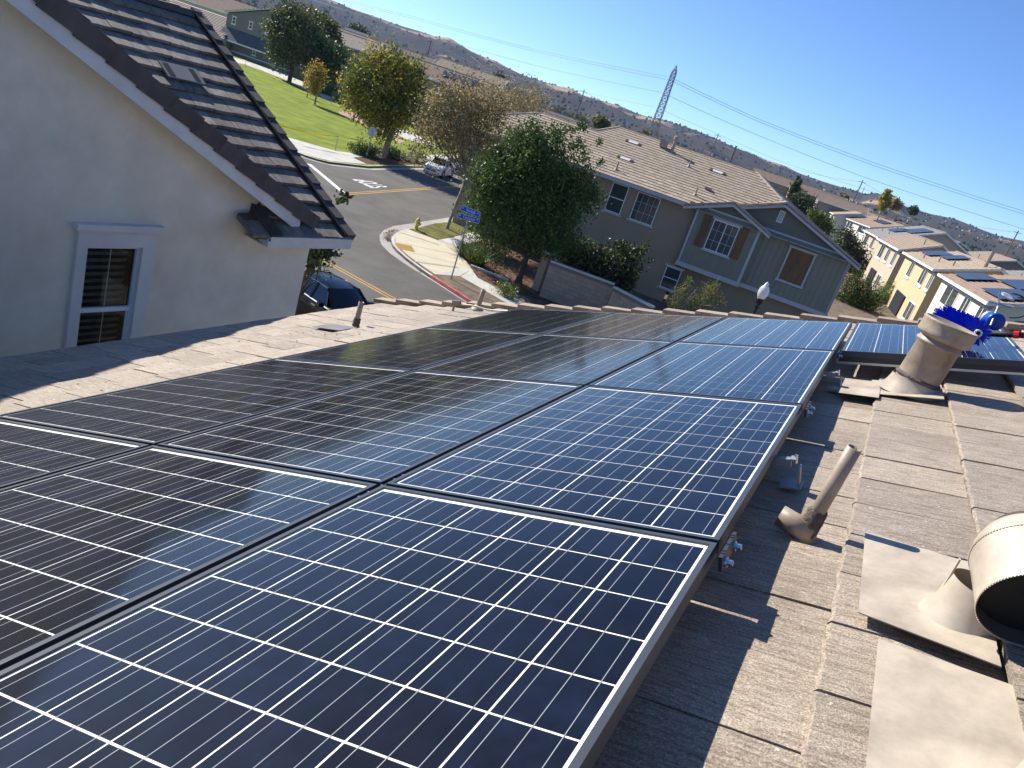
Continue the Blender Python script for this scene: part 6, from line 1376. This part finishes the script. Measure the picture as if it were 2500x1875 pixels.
MH = [('tan-roofed house above the large grey-green tree', 850, 75, 165, 60, 13, 5.3, 1.95, 'beige', 'tan', W2, ()),
      ('pinkish-roofed house above the gold tree', 905, 100, 150, 65, 12.2, 5.3, 1.95, 'tan', 'pale', W2, ()),
      ('grey-roofed house behind the pinkish-roofed house', 985, 118, 185, 60, 14.4, 5.7, 2.12, 'beige', 'brown', W2, ()),
      ('far house with pale grey roof by the left utility pole', 835, 62, 215, 50, 13, 5.7, 2.04, 'white', 'grey', W2, ()),
      ('house with reddish roof and a tilted solar panel above the bare tree', 1105, 172, 118, 70, 14.4, 4.9, 1.87, 'sage', 'red', W2, ((3, 2, 5, 2.2),)),
      ('red-brown roofed house with a row of solar panels above the bare tree', 1185, 208, 122, 70, 13, 4.9, 1.87, 'tan', 'red', W2, ((8, 1, 8, 2),)),
      ('tan-roofed house with a small front gable in the distance', 1160, 168, 165, 72, 14.4, 5.3, 2.04, 'beige', 'tan', W2, ()),
      ('grey-brown roofed house left of the tan house', 1300, 255, 108, 72, 13.7, 4.9, 1.87, 'sage', 'brown', W2, ()),
      ('grey roof immediately behind the left end of the tan house', 1430, 305, 84, 75, 13, 5.7, 2.04, 'tan', 'grey', W2, ()),
      ('distant red-roofed house right of the tan house chimney pots', 1900, 428, 240, 78, 14.4, 5.7, 2.04, 'tan', 'red', W2, ()),
      ('distant reddish house behind the twin cypresses', 2000, 462, 235, 78, 15.8, 5.7, 2.04, 'tan', 'red', W2, ()),
      ('distant brown house left of the gold tree on the right', 2060, 487, 225, 80, 13, 5.7, 2.04, 'sage', 'brown', W2, ()),
      ('distant house below the pole at the right', 2200, 548, 250, 80, 15.8, 5.7, 2.04, 'tan', 'brown', W2, ()),
      ('small distant brown house near the right edge', 2290, 585, 260, 80, 15.8, 5.7, 2.04, 'tan', 'tan', W2, ())]
for r_ in MH: px_house(*r_)

# house beyond the park at the upper left
p_ = gp(745, 197); q_ = gp(560, 132); ud = p_ - q_; ud[2] = 0; ud /= np.linalg.norm(ud); un = np.array([ud[1], -ud[0], 0])
if np.dot(un, p_) > 0: un = -un
def ul(x, y): P = on_plane(500 + x / 3.175, y / 3.175, p_, un); return float((P - p_) @ ud), float(P[2])
ulh = thing('park_house', 'grey-brown house with slate pent roof beyond the park at the upper left', 'house', (p_[0], p_[1], GZ))
pu = lambda s, z, d=0.0: np.array([p_[0], p_[1], 0]) + ud * s + U3 * z + un * d
sl_, zl_ = ul(178, 92); sa_, za_ = ul(530, 62); sr_ = 2 * sa_ - sl_; zbase = GZ; zl_ = zl_ 
b = wmb(ulh); b.add([pu(sl_, GZ), pu(sr_, GZ), pu(sr_, zl_ - .2), pu(sa_, za_ - .35), pu(sl_, zl_ - .2), pu(sl_, GZ, -14), pu(sl_, zl_ - .2, -14), pu(sr_, GZ, -14), pu(sr_, zl_ - .2, -14)], [(0, 1, 2, 3, 4), (0, 4, 6, 5), (1, 7, 8, 2)])
b.build('wall', walls['sage'], ulh)
for sgn, se in ((1, sl_ - .5), (-1, sr_ + .5)):
    L2 = math.hypot(sa_ - se, za_ - zl_); upd = (ud * (sa_ - se) + U3 * (za_ - zl_)) / L2
    slope(ulh, pu(se, zl_ - .05, .4), -un, upd, [(0, 0), (14, 0), (14, L2), (0, L2)], ex=.38, tw=.7, th=.05, material='roof_grey', seed=4)
b = wmb(ulh); b.bar(pu(sl_ - .5, zl_ - .2, .42), pu(sa_, za_ - .15, .42), .05, .22); b.bar(pu(sa_, za_ - .15, .42), pu(sr_ + .5, zl_ - .2, .42), .05, .22); b.build('fascia', 'white', ulh)
for (x, y, w_, h_) in ((208, 182, 32, 58), (338, 220, 32, 55), (464, 262, 32, 58), (366, 425, 30, 55)):
    s0, z0 = ul(x, y); sc = abs(ul(x + w_, y)[0] - s0); hh = ul(x + 8, y - h_)[1] - z0; window(ulh, pu(s0, z0), ud, un, sc * .95, abs(hh), frame=.12, sill=.12, head=.1, m_sill='white')
# pent roof
s0, z0 = ul(195, 325); s1, z1 = ul(520, 405); zt1 = ul(300, 245)[1]; ps = sl_ + .2; z0 = (z0 + z1) / 2
Lp = math.hypot(1.6, zt1 - z0); slope(ulh, pu(sl_ - .1, z0, 1.6), ud, (-un * 1.6 + U3 * (zt1 - z0)) / Lp, [(0, 0), (s1 - sl_ + .1, 0), (s1 - sl_ + .1, Lp), (0, Lp)], ex=.34, tw=.4, material='roof_slate' if 'roof_slate' in M else rgbm('roof_slate', (.10, .105, .12), rough=.8, var=.2, scale=2), seed=6)
b = wmb(ulh); b.box(pu((sl_ + s1) / 2, z0 - .12, 1.6), (s1 - sl_, .22, .06), (ud, U3, un)); b.box(pu((sl_ + sr_) / 2, ul(400, 460)[1], .05), (sr_ - sl_, .18, .08), (ud, U3, un)); b.build('band', 'white', ulh)
# lower wing on the left with striped tile roof facing us
zlw = ul(120, 285)[1]; ztw = ul(20, 90)[1]; Lw = math.hypot(4.5, ztw - zlw)
slope(ulh, pu(sl_ - 13, zlw, 2.2), ud, (-un * 4.5 + U3 * (ztw - zlw)) / Lw, [(0, 0), (14.5, 0), (13.6, Lw), (0, Lw)], ex=.38, tw=.7, th=.07, material='roof_pale', seed=7)
b = wmb(ulh); b.box(pu(sl_ - 5.5, (zlw + GZ) / 2, 1.2), (15, zlw - GZ - .1, 1.4), (ud, U3, un)); b.build('wing_wall', walls['sage'], ulh)
# tower of cream wall behind + further roof behind
px_house('cream house with clay roof behind the park house at the top edge', 545, -10, 190, 60, 18, 7, 3, 'cream', 'red', W2, ())

# ================================================================== POWER LINES
def upole(x1, y1, x0, y0, dist, label, r=.22, arms=True):
    top = at_dist(x1, y1, dist); base = np.array([top[0], top[1], GZ]); t = thing('utility_pole', label, 'utility pole', tuple(base), 'wooden utility poles'); h = top[2] - GZ
    b = MB(); b.tube([(0, 0, -.2), (0, 0, h)], [r * 1.25, r * .8], 8); b.build('pole', 'pole', t)
    if arms:
        for z in (h - .7,): b = MB(); b.box((0, 0, z), (2.6, .14, .14), (dirS, np.array([-dirS[1], dirS[0], 0]), U3)); b.build('crossarm', 'pole', t)
    return top
PT = [upole(806, 14, 795, 68, 330, 'utility pole at the far left before the hills'), upole(1053, 98, 1041, 155, 330, 'utility pole above the house roofs left of centre'), upole(1427, 219, 1408, 278, 300, 'utility pole left of the steel tower'),
      upole(1754, 327, 1734, 378, 330, 'utility pole right of the steel tower'), upole(2107, 440, 2076, 501, 300, 'utility pole above the gold tree on the right'), upole(2487, 563, 2451, 625, 300, 'utility pole at the right edge'), ]
upole(1798, 356, 1780, 395, 210, 'stout bare post behind the tan roof ridge', .32, False); upole(2111, 458, 2095, 500, 420, 'faint distant utility pole beside the gold tree', .15); upole(2480, 585, 2455, 630, 380, 'thin distant pole just behind the right edge pole', .14, False)
TD = 400.0; ttop = at_dist(1652, 160, TD); tbase = np.array([ttop[0], ttop[1], GZ]); tw_ = thing('lattice_tower', 'tall grey steel lattice tower carrying the power lines', 'pylon', tuple(tbase)); hT = ttop[2] - GZ
dT = np.array([math.cos(.5), math.sin(.5), 0]); nT = np.array([-dT[1], dT[0], 0])
lv = [(0, 4.4), (hT * .36, 1.75), (hT * .50, 1.55), (hT * .62, 1.4), (hT * .74, 1.25), (hT * .84, 1.15), (hT * .92, 1.05), (hT, .04)]
def cnr(i, z, w): s = [(1, 1), (-1, 1), (-1, -1), (1, -1)][i % 4]; return dT * s[0] * w + nT * s[1] * w + U3 * z
b = MB(); c = MB(); seg = []
zz = []; 
for (za0, wa0), (zb0, wb0) in zip(lv[:-1], lv[1:]):
    n = 4 if za0 == 0 else 2
    for k in range(n): f0, f1 = k / n, (k + 1) / n; seg.append((za0 + (zb0 - za0) * f0, wa0 + (wb0 - wa0) * f0, za0 + (zb0 - za0) * f1, wa0 + (wb0 - wa0) * f1))
for (a0, w0_, a1, w1_) in seg:
    for i in range(4):
        b.tube([cnr(i, a0, w0_), cnr(i, a1, w1_)], .16, 4)
        c.tube([cnr(i, a0, w0_), cnr(i + 1, a1, w1_)], .09, 4, False); c.tube([cnr(i + 1, a0, w0_), cnr(i, a1, w1_)], .09, 4, False); c.tube([cnr(i, a1, w1_), cnr(i + 1, a1, w1_)], .09, 4, False)
M['towergrey'] = mat('tower_grey', (.16, .17, .17), .7, .1, 1, spec=.1); b.build('leg_post', 'towergrey', tw_); c.build('bracing', 'towergrey', tw_)
for z in (hT * .50, hT * .68, hT * .86): b = MB(); b.box(U3 * z, (.3, 7.5, .3), (dT, cf * [1, 1, 0] / np.linalg.norm(cf * [1, 1, 0]), U3)); b.build('crossarm', 'towergrey', tw_)
def wire(label, pts, r=.08, n=14):
    """pts: (px,py,dist) joined by gentle sags"""
    b = MB(); P = [at_dist(*p) for p in pts]; allp = []
    for a, c in zip(P[:-1], P[1:]):
        for k in range(n): s = k / n; allp.append(a + (c - a) * s - U3 * 4 * s * (1 - s) * np.linalg.norm(c - a) * .004)
    allp.append(P[-1]); b.tube(allp, r, 4, False); o = b.build('power_line', 'galv'); tag(o, label, 'cable', 'power lines across the sky')
wire('upper high line left of the tower, top strand of the pair', [(700, -38, 520), (1000, 38, 480), (1300, 119, 440), (1630, 187, 400)]); wire('upper high line left of the tower, lower strand of the pair', [(700, -34, 520), (1000, 43, 480), (1300, 124, 440), (1630, 194, 400)])
wire('second high line left of the tower', [(700, -22, 520), (1000, 74, 480), (1300, 158, 440), (1617, 226, 400)]); wire('lowest high line left of the tower', [(1000, 135, 480), (1310, 198, 440), (1603, 262, 400)], .045)
wire('upper high line right of the tower, top strand of the pair', [(1648, 194, 400), (1850, 290, 420), (2150, 403, 440), (2560, 534, 480)]); wire('upper high line right of the tower, lower strand of the pair', [(1646, 200, 400), (1850, 296, 420), (2150, 410, 440), (2560, 541, 480)])
wire('middle high line right of the tower', [(1634, 234, 400), (1800, 309, 420), (2100, 429, 440), (2560, 578, 480)]); wire('lowest high line right of the tower', [(1622, 271, 400), (1750, 326, 420), (1900, 392, 440), (2200, 490, 460)], .05)
for k in range(len(PT) - 1):
    a, c = PT[k], PT[k + 1]; b = MB(); P = [a + (c - a) * s / 16 - U3 * (4 * (s / 16) * (1 - s / 16) * 3.0 + .6) for s in range(17)]; b.tube(P, .04, 4, False); o = b.build('power_line', 'galv'); tag(o, 'thin low wire between the utility poles, span %s' % ['at the far left', 'left of the tower', 'passing behind the tower', 'right of the stout post', 'at the far right'][k], 'cable', 'low wires between the poles')

# ================================================================== DISTANCE: trees, hills
b_ = []; rg = np.random.default_rng(5); allV = []
for k in range(520):
    az = rg.uniform(-58, 24); dd = rg.uniform(190, 900) if k > 120 else rg.uniform(130, 230)
    if dd < 260 and -12 < az < 10: continue
    if dd < 200 and az < -30: continue
    h = rg.uniform(4, 8.5) if dd > 250 else rg.uniform(4, 7.0); r = h * rg.uniform(.3, .55); x, y = dd * math.sin(math.radians(az)), dd * math.cos(math.radians(az)); V, _ = leaf_cloud([(x, y, GZ + h * .6, r, r, h * .42)], 110, 1.3 + dd / 500, k, clump=5, cs=.8, shell=.3); allV.append(V)
quick_mesh('distant_trees', np.concatenate(allV), 'leaf_far', None, 'stuff')
o = bpy.data.objects['distant_trees']; tag(o, 'belt of dark trees between the last houses and the hills', 'trees')
for (x, y, r, m_, d0, lb) in ((2165, 480, 10, 'leaf_gold', 240, 'tall narrow gold autumn tree beside the right utility pole'), (2185, 497, 11, 'leaf_tan', 245, 'brownish round tree right of the gold autumn tree'), (2230, 512, 8, 'leaf_dark', 300, 'small dark tree right of the brownish round tree'), (2060, 485, 8, 'leaf_lime', 260, 'small bright green tree above the distant houses'), (1470, 300, 12, 'leaf_olive', 150, 'olive tree top behind the grey roof left of the tower'), (1345, 280, 8, 'leaf_olive', 170, 'round olive tree behind the roofs left of centre'), (1570, 335, 12, 'leaf_olive', 170, 'olive tree top at the foot of the steel tower'), (1215, 200, 14, 'leaf_far', 220, 'dark conifer clump behind the solar-panelled roofs'), (870, 80, 18, 'leaf_far', 240, 'dark tree clump above the left roofs'), (1280, 245, 10, 'leaf_far', 220, 'small dark tree left of the utility pole'), (410, 0, 20, 'leaf_far', 230, 'tree clump above the neighbour ridge at the top edge'), (2440, 500, 0, '', 0, '')):
    if not r: continue
    tb = at_dist(x, y + r, d0); tb[2] = CT; its = [(x, y, r), (x + r * .5, y + r * .4, r * .7), (x - r * .5, y + r * .6, r * .7)]
    if 'narrow' in lb: its = [(2165, 480, 8), (2160, 492, 10), (2170, 468, 6), (2155, 500, 10)]
    tree('distant_tree', lb, tb, pblob(tb, its), 1500, .9, m_, .25, 4, seed=int(x), limbs=2, clump=8, cs=.8, group='trees among the far houses')
sky_px = [(300, -180), (430, -120), (560, -72), (700, -34), (815, 2), (862, 22), (898, 34), (934, 47), (970, 60), (1024, 76), (1064, 89), (1097, 92), (1115, 103), (1151, 125), (1187, 141), (1209, 148), (1241, 166), (1278, 184)]
sky_px += [(1300 + x / 1.843, 100 + y / 1.843) for x, y in ((0, 168), (100, 200), (180, 215), (215, 240), (300, 265), (400, 295), (480, 330), (545, 348), (600, 360), (700, 390), (780, 420), (850, 450), (900, 475), (1000, 512), (1060, 540), (1130, 560), (1200, 595), (1300, 630), (1380, 655), (1450, 672), (1500, 690), (1540, 683), (1600, 698), (1700, 755), (1800, 780), (1900, 800), (2000, 840), (2100, 878), (2212, 900))]
sky_px += [(2600, 635), (2800, 715)]
SA, SE = [], []
for p in sky_px: r = ray(*p); SA.append(math.atan2(r[0], r[1])); SE.append(r[2] / math.hypot(r[0], r[1]))
from mathutils import noise as mnoise
def fb(x, y, s): return mnoise.fractal(Vector((x * s, y * s, 3.1)), 1.0, 2.1, 5)
NA, NR = 420, 60; R0_, R1_ = 750.0, 2700.0; V = []; a0, a1 = SA[0] - .25, SA[-1] + .3
def hill_z(az, r):
    te = float(np.interp(az, SA, SE)); x, y = r * math.sin(az), r * math.cos(az); t = (r - R0_) / (R1_ - R0_)
    if t <= 1: f = max(0, t) ** 1.45; z = GZ + (te * R1_ - GZ) * f; z += (fb(x, y, .0022) * 38 + (1 - abs(fb(x, y, .005))) * 14 - 10) * math.sin(math.pi * min(1, max(0, t))) ** .8 * min(1, t * 2); return min(z, te * r * (1 - .06 * (1 - t)) if t > .2 else z)
    return (GZ + (te * R1_ - GZ)) - (t - 1) * 400
for i in range(NA + 1):
    az = a0 + (a1 - a0) * i / NA
    for j in range(NR + 1):
        r = R0_ + (R1_ - R0_) * 1.12 * j / NR; r = min(r, R1_) if j == int(NR / 1.12) + 1 else r; V.append((r * math.sin(az), r * math.cos(az), hill_z(az, r)))
Fc = [(i * (NR + 1) + j, (i + 1) * (NR + 1) + j, (i + 1) * (NR + 1) + j + 1, i * (NR + 1) + j + 1) for i in range(NA) for j in range(NR)]
hm = mat('hill', (.30, .20, .125), .95, .18, .012, c2=(.40, .28, .175), detail=10, spec=0.0)
t_ = hm.node_tree; N = t_.nodes; Lk = t_.links; bs = N['Principled BSDF']; tc = N.new('ShaderNodeTexCoord'); nz = N.new('ShaderNodeTexNoise'); nz.inputs['Scale'].default_value = .0045; nz.inputs['Detail'].default_value = 9; nz.inputs['Roughness'].default_value = .62; Lk.new(tc.outputs['Object'], nz.inputs['Vector'])
sx = N.new('ShaderNodeSeparateXYZ'); Lk.new(tc.outputs['Object'], sx.inputs[0]); mr = N.new('ShaderNodeMapRange'); mr.inputs['From Min'].default_value = 40; mr.inputs['From Max'].default_value = 135; mr.inputs['To Min'].default_value = .14; mr.inputs['To Max'].default_value = -.09; Lk.new(sx.outputs[2], mr.inputs['Value'])
ad = N.new('ShaderNodeMath'); Lk.new(nz.outputs['Fac'], ad.inputs[0]); Lk.new(mr.outputs[0], ad.inputs[1]); st_ = N.new('ShaderNodeMapRange'); st_.inputs['From Min'].default_value = .50; st_.inputs['From Max'].default_value = .56; Lk.new(ad.outputs[0], st_.inputs['Value'])
old = bs.inputs['Base Color'].links[0].from_socket; mx = N.new('ShaderNodeMix'); mx.data_type = 'RGBA'; Lk.new(st_.outputs[0], mx.inputs[0]); Lk.new(old, mx.inputs[6]); mx.inputs[7].default_value = (.062, .060, .048, 1); Lk.new(mx.outputs[2], bs.inputs['Base Color'])
hills = mesh_obj('hills', V, Fc, hm, None, True); hills['kind'] = 'structure'
if hills.data.polygons[0].normal.z < 0: hills.data.flip_normals()
# oak clumps and distant white houses on the hillside
allV = []; rg = np.random.default_rng(12); n = 2600
az = rg.uniform(SA[0], SA[-1] + .1, n); rr = R0_ + (R1_ - R0_) * rg.random(n) ** .8
hv, hf = [], []; tv, tf = [], []
for k in range(n):
    z = hill_z(az[k], rr[k]); x, y = rr[k] * math.sin(az[k]), rr[k] * math.cos(az[k]); f = fb(x, y, .004) * .5 + .5 + (0.30 - .38 * min(1, max(0, (z - 40) / 150)))
    if rg.random() > f * 1.5 - .25 and rr[k] < R1_ * .985: continue
    s = rg.uniform(1.6, 4.4); h = s * rg.uniform(.9, 1.7); m0 = len(tv); tv += [(x + s, y, z + h * .4), (x - s * .5, y + s * .87, z + h * .45), (x - s * .5, y - s * .87, z + h * .35), (x + rg.uniform(-1, 1), y, z + h), (x, y, z - 3)]; tf += [(m0, m0 + 1, m0 + 3), (m0 + 1, m0 + 2, m0 + 3), (m0 + 2, m0, m0 + 3), (m0 + 1, m0, m0 + 4), (m0 + 2, m0 + 1, m0 + 4), (m0, m0 + 2, m0 + 4)]
ho = mesh_obj('hillside_trees', tv, tf, mat('hill_tree', (.035, .045, .025), .95, .3, .02, spec=.05), None, True); tag(ho, 'scattered dark oak clumps on the hillside', 'trees', kind='stuff')
b = MB()
for k in range(420):
    a = rg.uniform(-.12, .32) if k < 300 else rg.uniform(SA[0], SA[-1]); r = R0_ + (R1_ - R0_) * rg.uniform(.25, .9); z = hill_z(a, r); s = rg.uniform(1.6, 3.4); b.box((r * math.sin(a), r * math.cos(a), z + 1), (s * 2, s, 3.6), (( math.cos(k), math.sin(k), 0), (-math.sin(k), math.cos(k), 0), (0, 0, 1)))
o = b.build('hillside_houses', rgbm('hill_house', (.36, .33, .30), rough=.9, var=.2)); tag(o, 'tiny pale houses dotted over the far hillside', 'houses', kind='stuff')

# ================================================================== HAZE
hz = MB(); hz.box((-300, 1700, 140), (7600, 4400, 2 * (140 - GZ + 1.4) )); hz = MB()
zb_, zt_h = GZ - 1.4, 330.0; hz.box((-600, 1650, (zb_ + zt_h) / 2), (6400, 3700, zt_h - zb_)); ho = None
hmat = bpy.data.materials.new('haze'); hmat.use_nodes = True; t_ = hmat.node_tree; t_.nodes.clear(); out = t_.nodes.new('ShaderNodeOutputMaterial'); pv_ = t_.nodes.new('ShaderNodeVolumePrincipled'); pv_.inputs['Color'].default_value = (.50, .64, 1, 1); pv_.inputs['Density'].default_value = HAZE = 7.5e-5; pv_.inputs['Anisotropy'].default_value = .3; t_.links.new(pv_.outputs[0], out.inputs['Volume'])
haze = mesh_obj('haze', hz.V, hz.F, hmat); tag(haze, 'thin blue haze filling the valley', 'haze', kind='stuff')
print('TRIS', sum(len(m.polygons) for m in bpy.data.meshes))
